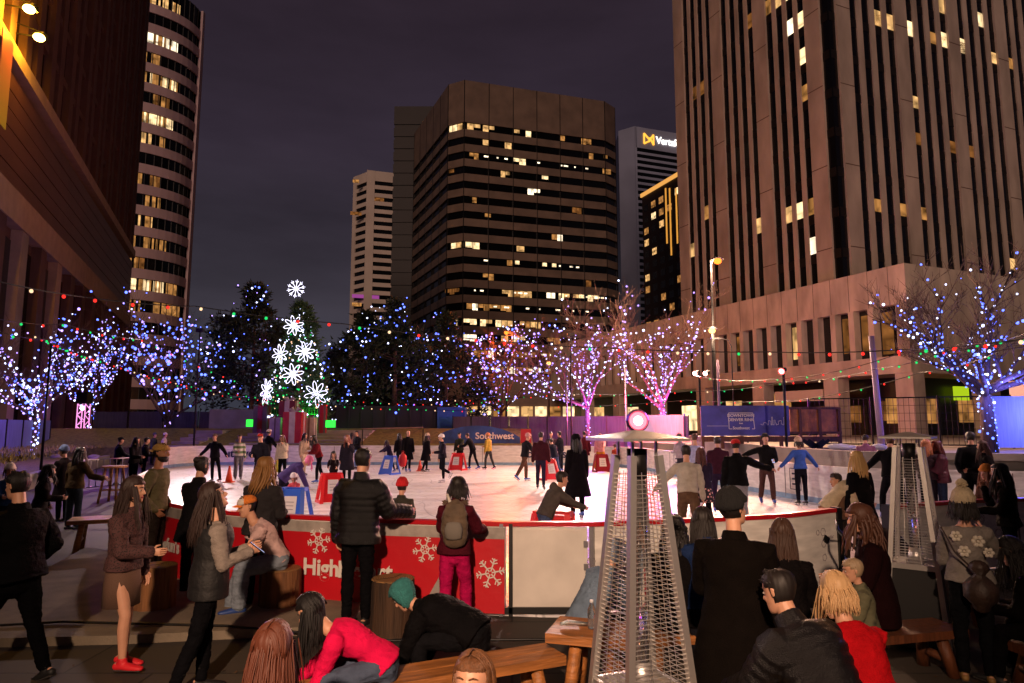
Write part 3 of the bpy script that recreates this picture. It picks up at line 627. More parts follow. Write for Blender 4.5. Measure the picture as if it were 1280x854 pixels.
P_['big']=person('dark haired man in a quilted charcoal jacket sitting in the right foreground',V(1.80,3.95,0),1.80,28,('knee','knee'),('sit','sit'),24,14,look=(6,-6),top=('puffer','131113'),pants=('8a7450',.02),hair=('short','17100d'),seat=.44,wide=1.12,group=GB,face=True)
person('woman with blond streaked bob in a red sweater leaning beside the charcoal jacket',V(2.10,4.15,0),1.66,6,('knee','knee'),('sit','sit'),26,12,look=(0,-8),top=('sweater','a81018'),pants='1a1416',hair=('bob','b89468'),fem=True,seat=.44,group=GB,wide=1.1)
person('smiling curly haired woman in a dark red coat sitting at the right',V(3.32,6.4,0),1.74,72,('hold','hold'),('sit','sit'),5,3,look=(0,2),top=('coat','1c0a0c',-.2),pants='141114',hair=('curly','4a2a1a'),fem=True,seat=.52,group=GB,face=True)
person('small blond boy in a camouflage jacket sitting at the right',V(3.05,6.1,0),1.12,75,('hold','hold'),('sit','sit'),6,4,top=('jacket','3c4030',None,'pattern',pattern('camouflage','soft','2a2c20','5a5840',9)),pants='1c1a18',hair=('short','9a8468'),seat=.40,group=GB,face=True)
P_['knit']=person('woman in a bobble beanie and grey flowered sweater seen from behind',G(1222,852),1.56,-25,('hold','face'),('st','st'),4,look=(-20,0),top=('sweater','86807a'),pants='101114',hair=('bob','17100d'),hat=('pompom','c8b898'),fem=True,wide=1.1,shoe=('shoe','8a6a3a'))
person('person in black crouching low at the right edge under the bobble beanie',V(4.55,5.9,0),1.6,40,('hold','hold'),('sit','sit'),20,10,top=('jacket','0e0c0d'),pants='0f0e10',hair=('long','120b09'),fem=True,seat=.40,group=GB)
# skirts
def skirt(info,z0,z1,r0,r1,m):
    o=info['o']; s=info['s']; c=info['C'][0]; g=MB(); base=o.location
    zc=(c-base).z
    g.loft([(0,0,zc+z0*s),(0,0,zc+(z0+z1)/2*s),(0,.0,zc+z1*s)],[r0*s,(r0*.4+r1*.6)*s,r1*s],[r0*.75*s,(r0*.35+r1*.5)*s,r1*.8*s],V(1,0,0),20,False,fn=lambda q,j,th:q+V(math.cos(th),math.sin(th),0)*.008*math.sin(th*7)*j)
    g.build('skirt',m,o,True)
skirt(P_['red_shoes'],.06,-.36,.17,.19,mat('tan_skirt','5e4436',.85,bump=.3,bump_s=90))
o=[p for p in PEOPLE if 'flowered skirt' in p['o']['label']][0]; skirt(o,.08,-.34,.17,.26,pattern('flower_print','v','d8a0a0','1a1420',16))
# vest over the grey top
def vest(info,m):
    g=MB(); C=[info['M'].inverted()@c for c in info['C']]; s=info['s']
    g.loft([C[0]-V(0,0,.14*s)]+[C[i] for i in range(0,7)],[x*s for x in (.215,.205,.195,.178,.19,.204,.20,.13)],[x*s for x in (.17,.17,.162,.15,.162,.168,.15,.11)],V(1,0,0),20,False)
    me=fuse(g,.012,2); wrinkle(me,.006,seed=3); link_mesh('vest',me,m,info['o'])
vest(P_['phone'],mat('black_vest','0f0e10',.7,bump=.3))
# fur edge of the parka hood
def fur(info,up,back,rx,n=260,c='6a5648'):
    g=MB(); inv=info['M'].inverted(); s=info['s']; top_=inv@info['C'][7]; 
    for i in range(n):
        a=rnd.uniform(0,6.28); p=top_+V(math.cos(a)*rx*s,(-.05+math.sin(a)*.09)*s,(up+rnd.uniform(-.02,.02))*s)
        d=V(math.cos(a),math.sin(a)-.2,rnd.uniform(-.5,.7)).normalized(); g.loft([p,p+d*rnd.uniform(.03,.06)*s],[.010*s,.002*s],None,V(1,0.2,.1),4,False)
    g.build('fur_trim',mat('fur_'+c,c,.95),info['o'])
fur(P_['pack'],.0,0,.115)
# print on the pink white shirt
g=MB(); inf=P_['seated']; inv=inf['M'].inverted(); s=inf['s']
# flowers on the grey sweater
def flower(info,u,h,r):
    C=info['C']; base=C[2].lerp(C[5],h); p=base+info['sx']*u; n=info['back'].normalized(); x=info['sx'].normalized(); up=n.cross(x); 
    g=MB(); inv=info['M'].inverted(); pp=p+n*(.150 if abs(u)<.05 else .135)*info['s']*1.02
    R3=info['M'].to_3x3().inverted()
    for k in range(6):
        a=k*math.pi/3; c=pp+x*math.cos(a)*r+up*math.sin(a)*r; g.ball(inv@c,r*.62,8,5)
    g.ball(inv@pp,r*.4,8,5)
    g.build('flower_applique',mat('knit_flower','cfc8b8',.9),info['o'],True)
for u,h,r in ((-.09,.9,.03),(.07,.75,.034),(-.04,.35,.032),(.14,.35,.028)): flower(P_['knit'],u,h,r)
# ---- things they carry
def phone_at(info,sg,label,col_='111118'):
    p=info['palm'][sg]; g=MB(); g.box((0,0,0),(.072,.008,.148)); o=g.build('phone',mat('phone_case','101014',.2)); 
    sc=MB(); sc.box((0,-.0055,0),(.064,.002,.136)); sc.build('screen',emis('phone_screen','c8d0ff',1.0),o)
    o.location=p; o.rotation_euler=(R(-50),0,info['o'].rotation_euler.z+math.pi); tag(o,label,'phone'); return o
phone_at(P_['phone'],1,'phone held by the woman in the grey top and black vest')
phone_at(P_['phone_man'],-1,'phone held by the man in the black beanie on the ice')
def backpack(info):
    p=info['C'][3]+info['back']*.20+info['sx']*.05; t=thing('backpack','worn grey brown backpack with a white strap on the maroon parka','backpack',p,info['o'].rotation_euler.z+.15)
    g=MB(); g.loft([(0,0,-.20),(0,0,-.1),(0,0,.08),(0,.01,.18),(0,.03,.22)],[.12,.15,.14,.10,.05],[.07,.09,.08,.06,.03],V(1,0,0),16,True)
    me=fuse(g,.012,2); wrinkle(me,.012,seed=5); link_mesh('bag_body',me,mat('bag_cloth','5a4a3a',.8,noise_s=8,noise_a=.3,bump=.4),t)
    g=MB(); g.loft([(0,-.085,-.14),(0,-.10,-.05),(0,-.085,.0)],[.09,.10,.08],[.03,.035,.02],V(1,0,0),12,True); g.build('front_pocket',mat('bag_grey','6a645c',.8),t,True)
    g=MB(); g.tube([(-.05,.02,.20),(-.10,.10,.28),(-.11,.22,.26),(-.11,.26,.1)],.018,6); g.build('strap',mat('strap_white','c8c0b4',.7),t,True)
backpack(P_['pack'])
def slingbag(info):
    p=info['C'][0]+info['back']*.24+info['sx']*.04+V(0,0,-.05); t=thing('drawstring_bag','brown drawstring bag hanging low on the back of the flowered sweater','bag',p)
    g=MB(); g.loft([(0,0,-.12),(0,0,-.06),(0,0,.04),(0,0,.10),(0,0,.13),(0,0,.18)],[.06,.12,.12,.07,.03,.07],None,V(1,0,0),16,True,fn=lambda q,j,th:q+V(math.cos(th),math.sin(th),0)*.010*math.sin(th*6))
    g.build('pouch',mat('brown_leather','32221a',.6,noise_s=9,noise_a=.4,bump=.5,bump_s=25),t,True)
    g=MB(); g.tube([(0,.03,.14),(-.12,.12,.30),(-.15,.25,.50)],.008,5); g.build('cord',mat('brown_leather','4a3020'),t,True)
slingbag(P_['knit'])
p=I(503,592); g=MB(); g.loft([(0,0,.0),(0,0,.2),(0,0,.4),(0,0,.5)],[.16,.2,.16,.05],[.1,.12,.1,.04],V(1,0,0),12,True); o=g.build('red_bag',mat('red_cloth','b81820',.6,bump=.3),None,True); o.location=(p.x,p.y,.42); tag(o,'bright red bag hanging at the side of the woman beside the bald man','bag')
g2=MB(); g2.tube([(-.05,0,.5),(-.03,0,.62),(.03,0,.62),(.05,0,.5)],.01,5); g2.build('handle',mat('red_cloth','b81820'),o)
# ================================================================= MATERIALS
def brick_mat(name,c1,c2,mort,sc=1.0,bw=.22,bh=.075,rot=None,ms=.012,bump=.3,rough=.85):
    m=bpy.data.materials.new(name); m.use_nodes=True; nt=m.node_tree; b=nt.nodes['Principled BSDF']; b.inputs['Roughness'].default_value=rough
    tc=nt.nodes.new('ShaderNodeTexCoord'); mp=nt.nodes.new('ShaderNodeMapping'); nt.links.new(tc.outputs['Object'],mp.inputs[0])
    if rot: mp.inputs['Rotation'].default_value=rot
    br=nt.nodes.new('ShaderNodeTexBrick'); nt.links.new(mp.outputs[0],br.inputs[0]); br.inputs['Scale'].default_value=sc
    br.inputs['Brick Width'].default_value=bw; br.inputs['Row Height'].default_value=bh; br.inputs['Mortar Size'].default_value=ms
    br.inputs['Color1'].default_value=(*lin(c1),1); br.inputs['Color2'].default_value=(*lin(c2),1); br.inputs['Mortar'].default_value=(*lin(mort),1)
    n=nt.nodes.new('ShaderNodeTexNoise'); n.inputs['Scale'].default_value=.6; n.inputs['Detail'].default_value=8; nt.links.new(tc.outputs['Object'],n.inputs['Vector'])
    mx=nt.nodes.new('ShaderNodeMix'); mx.data_type='RGBA'; mx.blend_type='MULTIPLY'; mx.inputs[0].default_value=.55
    rp=nt.nodes.new('ShaderNodeValToRGB'); rp.color_ramp.elements[0].position=.3; rp.color_ramp.elements[0].color=(.35,.35,.35,1); rp.color_ramp.elements[1].position=.7
    nt.links.new(n.outputs['Fac'],rp.inputs[0]); nt.links.new(br.outputs['Color'],mx.inputs[6]); nt.links.new(rp.outputs[0],mx.inputs[7])
    nt.links.new(mx.outputs[2],b.inputs['Base Color'])
    bp=nt.nodes.new('ShaderNodeBump'); bp.inputs['Strength'].default_value=bump; bp.inputs['Distance'].default_value=.02; bp.invert=True
    nt.links.new(br.outputs['Fac'],bp.inputs['Height']); nt.links.new(bp.outputs[0],b.inputs['Normal']); return m
m_pave=brick_mat('plaza_concrete','463e36','3a332c','1c1815',1,1.6,1.6,None,.012,.4,.8)
m_slab=mat('slab_concrete','7c705f',.85,noise_s=3,noise_a=.25,bump=.4,bump_s=50)
m_conc=mat('concrete','8f877e',.85,noise_s=1.2,noise_a=.22,bump=.3,bump_s=20)
m_tower=mat('tower_concrete','a49486',.85,noise_s=.5,noise_a=.26,aniso=(1,1,.35),bump=.2,bump_s=6)
m_pod=mat('podium_concrete','b6a898',.85,noise_s=.8,noise_a=.28,aniso=(1,1,.4),bump=.25,bump_s=8)
m_dark=mat('dark_steel','1c1b1c',.45,.6); m_black=mat('black_paint','0c0c0d',.5)
m_glass=mat('dark_glass','0a0b0e',.08,spec=.8,noise_s=.2,noise_a=.5)
m_asph=mat('asphalt','3c3a3a',.85,noise_s=2,noise_a=.3,bump=.4,bump_s=80)
m_grass=mat('lawn_grass','6e6834',.95,noise_s=5,noise_a=.5,bump=1,bump_s=60)
m_brickL=mat('brown_brick','4a3028',.85,noise_s=.8,noise_a=.2,bump=.2)
m_ledge=mat('pale_band','8a7566',.8,noise_s=1,noise_a=.15)
m_wood=mat('bench_wood','9a6232',.5,noise_s=3,noise_a=.45,bump=.4,bump_s=8,aniso=(1,8,8))
m_woodd=mat('dark_timber','5a3018',.6,noise_s=3,noise_a=.4,bump=.4,bump_s=8,aniso=(8,8,1))
m_bark=mat('tree_bark','5a4438',.9,noise_s=12,noise_a=.4,bump=.8,bump_s=20,aniso=(2,2,.4))
m_steel=mat('brushed_steel','d8d4d0',.38,.85,bump=.1,bump_s=60,aniso=(10,10,.3)); m_steel2=mat('galvanised_pole','8c8a90',.4,.8)
m_white=mat('white_board','e2ded8',.38,noise_s=4.5,noise_a=.2,bump=.1,bump_s=14,aniso=(.5,.5,2.5))
m_red=mat('red_banner','b81220',.45,noise_s=1.5,noise_a=.12,bump=.5,bump_s=3)
m_rail=mat('red_rail','b0101c',.35); m_kick=mat('kick_plate','7c9cb8',.4,noise_s=6,noise_a=.2)
m_letter=mat('white_lettering','d8d2ca',.5); m_navy=mat('navy_lettering','1c1f4a',.5)
m_pine=mat('pine_needles','1d2a16',.9,noise_s=.8,noise_a=.5)
lit=[emis('window_light_%d'%i,c,s*1.0,True) for i,(c,s) in enumerate((('ffd9a0',1.2),('ffc47c',.7),('ffb060',.35),('ffe8c4',1.6),('f09a50',.18)))]
# windows show a room: brightness varies with ceiling lamps and furniture
for i,m in enumerate(lit):
    nt=m.node_tree; e=[n for n in nt.nodes if n.type=='EMISSION'][0]; tc=nt.nodes.new('ShaderNodeTexCoord')
    n=nt.nodes.new('ShaderNodeTexVoronoi'); n.inputs['Scale'].default_value=.9; n.distance='CHEBYCHEV'; nt.links.new(tc.outputs['Object'],n.inputs['Vector'])
    r=nt.nodes.new('ShaderNodeMapRange'); r.inputs[1].default_value=0; r.inputs[2].default_value=.8; s=e.inputs[1].default_value; r.inputs[3].default_value=s*2.2; r.inputs[4].default_value=s*.12
    nt.links.new(n.outputs['Distance'],r.inputs[0]); nt.links.new(r.outputs[0],e.inputs[1])
# ================================================================= SKY
w=bpy.data.worlds.new('World'); scn.world=w; w.use_nodes=True; nt=w.node_tree; bg=nt.nodes['Background']
tc=nt.nodes.new('ShaderNodeTexCoord'); sp=nt.nodes.new('ShaderNodeSeparateXYZ'); nt.links.new(tc.outputs['Generated'],sp.inputs[0])
rp=nt.nodes.new('ShaderNodeValToRGB'); nt.links.new(sp.outputs['Z'],rp.inputs[0]); E=rp.color_ramp.elements
E[0].position=0; E[0].color=(*lin('3b3d49'),1); E[1].position=.62; E[1].color=(*lin('2a2029'),1)
e=E.new(.16); e.color=(*lin('39353e'),1); e=E.new(.38); e.color=(*lin('302833'),1)
mp=nt.nodes.new('ShaderNodeMapping'); mp.inputs['Scale'].default_value=(1.2,1.2,4.5); nt.links.new(tc.outputs['Generated'],mp.inputs[0])
nz=nt.nodes.new('ShaderNodeTexNoise'); nz.inputs['Scale'].default_value=1.6; nz.inputs['Detail'].default_value=7; nz.inputs['Roughness'].default_value=.55; nt.links.new(mp.outputs[0],nz.inputs['Vector'])
mr=nt.nodes.new('ShaderNodeMapRange'); mr.inputs[1].default_value=.3; mr.inputs[2].default_value=.7; mr.inputs[3].default_value=.68; mr.inputs[4].default_value=1.28; nt.links.new(nz.outputs['Fac'],mr.inputs[0])
ml=nt.nodes.new('ShaderNodeVectorMath'); ml.operation='SCALE'; nt.links.new(rp.outputs[0],ml.inputs[0]); nt.links.new(mr.outputs[0],ml.inputs['Scale'])
nt.links.new(ml.outputs[0],bg.inputs[0]); bg.inputs[1].default_value=1.0
# ================================================================= GROUND
def struct(o): o['kind']='structure'; return o
g=MB(); g.add([(-900,-60,0),(900,-60,0),(900,1500,0),(-900,1500,0)],[(0,1,2,3)]); struct(g.build('ground',m_pave))
HB=1.07
BP=[G(176,616,HB),G(256,635,HB),G(430,646,HB),G(632,652,HB),G(742,652,HB),G(960,643,HB),G(1043,635,HB),G(1110,632,HB),G(1225,624,HB),
 V(9.9,11.3,0),V(12.2,12.7,0),V(13.3,14.8,0),V(12.6,16.7,0),V(10.9,17.5,0),G(1076,585,HB),G(968,577,HB),G(830,563,HB),V(6.0,34.9,0),V(3.6,36.9,0),V(-4,37.6,0),V(-11,37.8,0),V(-16.3,37.5,0),V(-17.4,34.6,0),V(-14.6,28.5,0),V(-10.2,20,0),V(-7.9,14.5,0)]
BP=[V(p.x,p.y,0) for p in BP]; NB=len(BP)
def cr(p0,p1,p2,p3,t):
    return .5*((2*p1)+(-p0+p2)*t+(2*p0-5*p1+4*p2-p3)*t*t+(-p0+3*p1-3*p2+p3)*t**3)
def bseg(i0,i1,k=8):
    out=[]
    for i in range(i0,i1):
        for j in range(k): out.append(cr(BP[(i-1)%NB],BP[i%NB],BP[(i+1)%NB],BP[(i+2)%NB],j/k))
    out.append(BP[i1%NB].copy()); return out
loop=bseg(0,NB,5)[:-1]
mi=bpy.data.materials.new('ice'); mi.use_nodes=True; nt=mi.node_tree; b=nt.nodes['Principled BSDF']
b.inputs['Roughness'].default_value=.32; b.inputs['Specular IOR Level'].default_value=.45; b.inputs['Coat Weight'].default_value=.15; b.inputs['Coat Roughness'].default_value=.12
tc=nt.nodes.new('ShaderNodeTexCoord'); n1=nt.nodes.new('ShaderNodeTexNoise'); n1.inputs['Scale'].default_value=.7; n1.inputs['Detail'].default_value=9; n1.inputs['Distortion'].default_value=1.2
mpi=nt.nodes.new('ShaderNodeMapping'); mpi.inputs['Scale'].default_value=(.5,1.6,1); mpi.inputs['Rotation'].default_value=(0,0,.3); nt.links.new(tc.outputs['Object'],mpi.inputs[0]); nt.links.new(mpi.outputs[0],n1.inputs['Vector'])
n2=nt.nodes.new('ShaderNodeTexWave'); n2.inputs['Scale'].default_value=.6; n2.inputs['Distortion'].default_value=14; n2.inputs['Detail'].default_value=4; n2.inputs['Detail Scale'].default_value=2; nt.links.new(tc.outputs['Object'],n2.inputs['Vector'])
r1=nt.nodes.new('ShaderNodeValToRGB'); r1.color_ramp.elements[0].position=.3; r1.color_ramp.elements[0].color=(.60,.56,.55,1); r1.color_ramp.elements[1].position=.68; r1.color_ramp.elements[1].color=(.90,.90,.92,1)
nt.links.new(n1.outputs['Fac'],r1.inputs[0])
r2=nt.nodes.new('ShaderNodeValToRGB'); r2.color_ramp.elements[0].position=0; r2.color_ramp.elements[0].color=(.78,.78,.78,1); r2.color_ramp.elements[1].position=.12; r2.color_ramp.elements[1].color=(1,1,1,1)
nt.links.new(n2.outputs['Fac'],r2.inputs[0])
mx=nt.nodes.new('ShaderNodeMix'); mx.data_type='RGBA'; mx.blend_type='MULTIPLY'; mx.inputs[0].default_value=.7; nt.links.new(r1.outputs[0],mx.inputs[6]); nt.links.new(r2.outputs[0],mx.inputs[7])
last=mx.outputs[2]
for sc_,rot_,ds in ((.9,.4,9),(1.3,1.9,12),(.5,2.7,16)):     # skate cuts: thin curved scratches
    m3=nt.nodes.new('ShaderNodeMapping'); m3.inputs['Rotation'].default_value=(0,0,rot_); nt.links.new(tc.outputs['Object'],m3.inputs[0])
    w3=nt.nodes.new('ShaderNodeTexWave'); w3.inputs['Scale'].default_value=sc_; w3.inputs['Distortion'].default_value=ds; w3.inputs['Detail'].default_value=1; w3.inputs['Detail Scale'].default_value=.35; nt.links.new(m3.outputs[0],w3.inputs[0])
    c3=nt.nodes.new('ShaderNodeValToRGB'); c3.color_ramp.elements[0].position=.0; c3.color_ramp.elements[0].color=(.62,.62,.64,1); c3.color_ramp.elements[1].position=.012; c3.color_ramp.elements[1].color=(1,1,1,1); nt.links.new(w3.outputs[1],c3.inputs[0])
    m4=nt.nodes.new('ShaderNodeMix'); m4.data_type='RGBA'; m4.blend_type='MULTIPLY'; m4.inputs[0].default_value=1; nt.links.new(last,m4.inputs[6]); nt.links.new(c3.outputs[0],m4.inputs[7]); last=m4.outputs[2]
nt.links.new(last,b.inputs['Base Color'])
mrr=nt.nodes.new('ShaderNodeMapRange'); mrr.inputs[3].default_value=.5; mrr.inputs[4].default_value=.2; nt.links.new(n1.outputs['Fac'],mrr.inputs[0]); nt.links.new(mrr.outputs[0],b.inputs['Roughness'])
g=MB(); g.prism([(p.x,p.y) for p in loop],.004,.03); struct(g.build('ice_rink',mi))
# slab with a low step in the foreground, left
g=MB(); g.prism([tuple(G(*p).xy) for p in ((108,690),(-90,800),(-90,812),(150,806),(420,793),(470,745),(205,708))][::-1],.002,.09); struct(g.build('paved_slab',m_slab))
# terraces
def tag_w(o): return o
g=MB(); g.prism([(13.75,-2),(13.75,14.9),(13.1,17.1),(11.1,18.0),(9.2,18.75),(8.75,22.0),(8.2,31.5),(6.4,36.4),(9,60),(90,60),(90,-2)][::-1],.002,1.3)
struct(g.build('terrace',m_conc))
def wallstrip(pts,z0,z1,th,mb,mi=0):
    k=len(pts); L=[];Rr=[]
    for i in range(k):
        t=(pts[min(i+1,k-1)]-pts[max(i-1,0)]); t.z=0; t.normalize(); n=V(-t.y,t.x,0)
        L.append(pts[i]+n*th/2); Rr.append(pts[i]-n*th/2)
    vs=[]; 
    for i in range(k): vs+= [(L[i].x,L[i].y,z0),(Rr[i].x,Rr[i].y,z0),(Rr[i].x,Rr[i].y,z1),(L[i].x,L[i].y,z1)]
    fs=[(3,2,1,0),tuple((k-1)*4+j for j in (0,1,2,3))]
    for i in range(k-1):
        for j in range(4): a=i*4+j; c=i*4+(j+1)%4; fs.append((a,c,c+4,a+4))
    mb.add(vs,fs,mi)
g=MB(); wallstrip([V(13.5,14.9,0),V(12.9,17.2,0),V(11,18.2,0),V(9.3,18.95,0),V(8.9,22,0),V(8.35,31.5,0)],1.3,1.48,.32,g)
tag(g.build('retaining_wall',m_conc),'low grey concrete kerb wall running behind the right hand rink boards','wall')
g=MB(); x0,x1=-30,1.2
prof=[(38.4,0),(38.4,.95),(44.5,1.95),(95,2.0),(95,0)]
vs=[(x0,y,z) for y,z in prof]+[(x1,y,z) for y,z in prof]; n=5
g.add(vs,[tuple(range(n)),tuple(range(2*n-1,n-1,-1))]+[(i,n+i,n+(i+1)%n,(i+1)%n) for i in range(n)]); struct(g.build('lawn',m_grass))
g=MB()
for i in range(6): g.box((-12.4,(38.35+.9*i+45.6)/2,(1.0+.17*i)/2+.1),(7.4,45.6-(38.35+.9*i),1.0+.17*i-.2+.004*i))
struct(g.build('stone_steps',m_conc))
g=MB()
for i in range(5): g.box((-18.6,(38.3+1.0*i+46)/2,(1.05+.2*i)/2),(1.6,46-(38.3+1.0*i),1.05+.2*i))
g.box((-18.2,45.4,2.05),(3.4,.5,2.3)); tag(g.build('stair_wall',m_conc),'pale concrete stair block at the left end of the lawn behind the rink','wall')
# planter, left
wdir=V(-.402,1,0).normalized()
a=G(20,597,.5); b_=a+wdir*20; a0=a-wdir*16
g=MB(); wallstrip([a0,a,b_],0,.52,.28,g); pw=g.build('planter_wall',m_conc); tag(pw,'long low concrete planter wall receding past the blue lit fence on the left','wall')
nl=V(-wdir.y,wdir.x,0); 
g=MB(); q=[a0+nl*.15,b_+nl*.15,b_+nl*30,a0+nl*30]; g.prism([(p.x,p.y) for p in q],.003,.44); struct(g.build('planting_bed',m_grass))
# grass tufts in the planting bed
g=MB()
for i in range(2600):
    p=a0+wdir*rnd.uniform(10,36)+nl*rnd.uniform(.3,5); h=rnd.uniform(.08,.28); aa=rnd.uniform(0,6.28); dx,dy=math.cos(aa)*.03,math.sin(aa)*.03; l=V(rnd.uniform(-.1,.1),rnd.uniform(-.1,.1),h)
    g.add([p+V(-dx,-dy,.44),p+V(dx,dy,.44),p+V(0,0,.44)+l],[(0,1,2)])
tag(g.build('dry_grass',mat('dry_grass','8a8040',.9,noise_s=2,noise_a=.5)),'dry yellow green grass growing in the raised bed','grass',kind='stuff')
g=MB()
for (px,py,r_) in ((150,566,.35),(142,564,.28),(62,592,.3),(70,571,.25),(118,572,.3),(160,563,.3)):
    p=G(px,py,.5); g2=MB(); g2.ball((0,0,0),r_,9,6,(1.2,.9,.55)); 
    g2.v=[tuple(Vector(v)*(1+.25*noise.noise(Vector(v)*4+p))) for v in g2.v]
    o=g2.build('boulder',m_conc,None,True); o.location=p
    tag(o,'pale boulder lying in the planting bed','boulder','boulders in the raised bed on the left')
# ================================================================= RINK BOARDS
def boards(label,pts,rail=m_rail,panel=m_white,kick=True,seams=2.4,name='rink_barrier'):
    t=thing(name,label,'rink barrier',(0,0,0),0,'boards around the ice')
    g=MB(); wallstrip(pts,.18 if kick else .06,HB-.05,.07,g); g.build('panel',panel,t)
    g=MB(); wallstrip(pts,HB-.05,HB,.11,g); g.build('cap_rail',rail,t)
    if kick: g=MB(); wallstrip(pts,.03,.18,.09,g); g.build('kick_plate',m_kick,t)
    g=MB(); acc=0; 
    for i in range(1,len(pts)):
        acc+=(pts[i]-pts[i-1]).length
        if acc>seams:
            acc=0; tt=(pts[i]-pts[i-1]).normalized(); g.box(pts[i]+V(0,0,.55),(.025,.09,.95),math.atan2(tt.y,tt.x))
    if g.v: g.build('seam',mat('seam','6f6a66',.6),t)
    return t
redpts=bseg(0,3,10)
b1=boards('red snowflake banner board closest to the stump stools, left of the gate',redpts,kick=False)
nrm=lambda p,q:V((q-p).normalized().y,-(q-p).normalized().x,0)
def offset(pts,o):
    out=[]
    for i in range(len(pts)):
        n=nrm(pts[max(0,i-1)],pts[min(len(pts)-1,i+1)]); out.append(pts[i]+n*o)
    return out
fp=offset(redpts,.075)
g=MB(); wallstrip(fp,.045,.88,.012,g); ban=g.build('banner',m_red,b1)
g=MB(); wallstrip(offset(redpts,.078),.88,HB-.06,.012,g); g.build('banner_strip',mat('silver_strip','9a928c',.35,noise_s=5,noise_a=.3,bump=.6,bump_s=6),b1)
def on_red(px,z,off=.09):      # point on the red board seen at pixel column px
    best=None
    for i in range(len(fp)-1):
        for k in range(10):
            p=fp[i].lerp(fp[i+1],k/10); x=640+853.3*p.x/(p.y*CP+(z-HC)*SP)
            if best is None or abs(x-px)<best[0]: best=(abs(x-px),p,nrm(fp[i],fp[i+1]))
    return best[1]+best[2]*off+V(0,0,z),best[2]
def word(txt,px,z,size,m=m_letter,parent=None,bold=.008):
    p,n=on_red(px,z,.03 if px<420 else .06); o=textobj(txt,size,.002,m,'lettering',bold); stand_text(o,p,(n.x,n.y)); 
    if parent: o.parent=parent
    return o
word('High',402,.46,.27,parent=b1); word('He',441,.46,.27,parent=b1); word('art.',480,.46,.27,parent=b1); word("ngfun's",214,.5,.24,parent=b1)
def snowflake_flat(p,n,r,parent,m=m_letter):
    x=V(-n.y,n.x,0); g=MB(); up=V(0,0,1)
    for k in range(6):
        a=R(60*k+12); d=x*math.cos(a)+up*math.sin(a); e=x*-math.sin(a)+up*math.cos(a)
        g.bar(p+d*r*.1,p+d*r,.012*r/.14,.006,up=n)
        for f_,l_ in ((.62,.26),(.85,.18)):
            for s_ in(-1,1): g.bar(p+d*r*f_,p+d*r*(f_+l_*.6)+e*s_*l_*r,.010*r/.14,.006,up=n)
        a2=R(60*k+72); d2=x*math.cos(a2)+up*math.sin(a2)
        g.bar(p+d*r*.36,p+d2*r*.36,.010*r/.14,.006,up=n)
    g.build('snowflake',m,parent)
for px,z,r in ((399,.78,.16),(532,.74,.15),(614,.50,.17),(240,.75,.15)):
    p,n=on_red(px,z,.022); snowflake_flat(p,n,r,b1)
g=MB(); p,n=on_red(548,.3,.02); x=V(-n.y,n.x,0)
g.add([p+x*(-.16)+V(0,0,-.16),p+x*.06+V(0,0,-.16),p+x*.16+V(0,0,.35),p+x*.13+V(0,0,.35)],[(0,1,2,3)]); g.build('banner_ray',mat('silver_strip','9a928c'),b1)
# gate: framed white panel
gp=bseg(3,4,2); ga=gp[0]; gb=gp[-1]; gn=nrm(ga,gb); gt=(gb-ga).normalized()
t=thing('rink_gate','white gate panel in a black and steel frame, right of the red banner','gate',(0,0,0))
L_=(gb-ga).length; rz=math.atan2(gt.y,gt.x); c0=(ga+gb)/2
Mx=Matrix.Rotation(rz,3,'Z')
def gbox(nm,u,z,du,dz,o,th,m): g=MB(); g.box(ga+gt*u+gn*o+V(0,0,z),(du,th,dz),rz); return g.build(nm,m,t)
gbox('panel',L_/2,.56,L_-.16,.90,0,.04,mat('gate_white','d2ccc4',.4,noise_s=3,noise_a=.1))
gbox('panel_field',L_/2-.02,.565,L_-.26,.82,.024,.012,mat('gate_white','d2ccc4'))
for u in(.04,.0): gbox('post',u+.02 if u else -.05,.53,.045,1.04,.02,.08,m_black if u else m_steel2)
gbox('post',L_-.03,.53,.045,1.0,.0,.07,m_steel2)
gbox('cap_rail',L_/2,1.045,L_+.1,.05,0,.11,m_rail)
gbox('sill',L_/2,.075,L_+.1,.07,.02,.08,m_black)
for z in(.3,.56,.82): gbox('hinge',L_-.10,z,.05,.07,.04,.03,m_steel2)
b2=boards('white rink board with pencil doodles between the gate and the coffee brown haired woman',bseg(4,6,8),kick=False)
g=MB(); p6=BP[6]; g.box(p6+V(.02,0,.54),(.07,.14,1.08),.3); g.build('post',m_black,b2)
b3=boards('white rink board with doodles behind the second heater, right of the opening',bseg(7,10,8),kick=False)
g=MB(); p7=BP[7]; g.box(p7+V(-.02,0,.54),(.07,.14,1.08),.3); g.build('post',m_black,b3)
# doodles
def doodle(pts,parent):
    g=MB(); p=offset(pts,.045)
    for k in range(16):
        i=rnd.randrange(0,len(p)-2); q0=p[i]+V(0,0,rnd.uniform(.3,.85)); tt=(p[i+1]-p[i]).normalized(); prev=q0
        mode=rnd.random(); n_=rnd.randint(6,11); r_=rnd.uniform(.03,.07)
        for j in range(1,n_):
            a=j/(n_-1)*6.28*(1 if mode<.5 else 2)
            if mode<.5: q=q0+tt*(math.cos(a)-1)*r_+V(0,0,math.sin(a)*r_)
            else: q=q0+tt*(j*r_*.5)+V(0,0,r_*.6*((-1)**j))
            g.bar(prev,q,.006,.003,up=V(0,1,0)); prev=q
    g.build('doodle',mat('pencil_line','8a8288',.8),parent)
doodle(bseg(4,6,8),b2); doodle(bseg(7,9,8),b3)
g=MB(); q=offset(bseg(5,6,8),.05)[6]+V(0,0,.68); g.box(q,(.09,.01,.09),0,0,Matrix.Rotation(.3,3,'Z')@Matrix.Rotation(.6,3,'Y')); g.build('hinge_plate',m_black,b2)
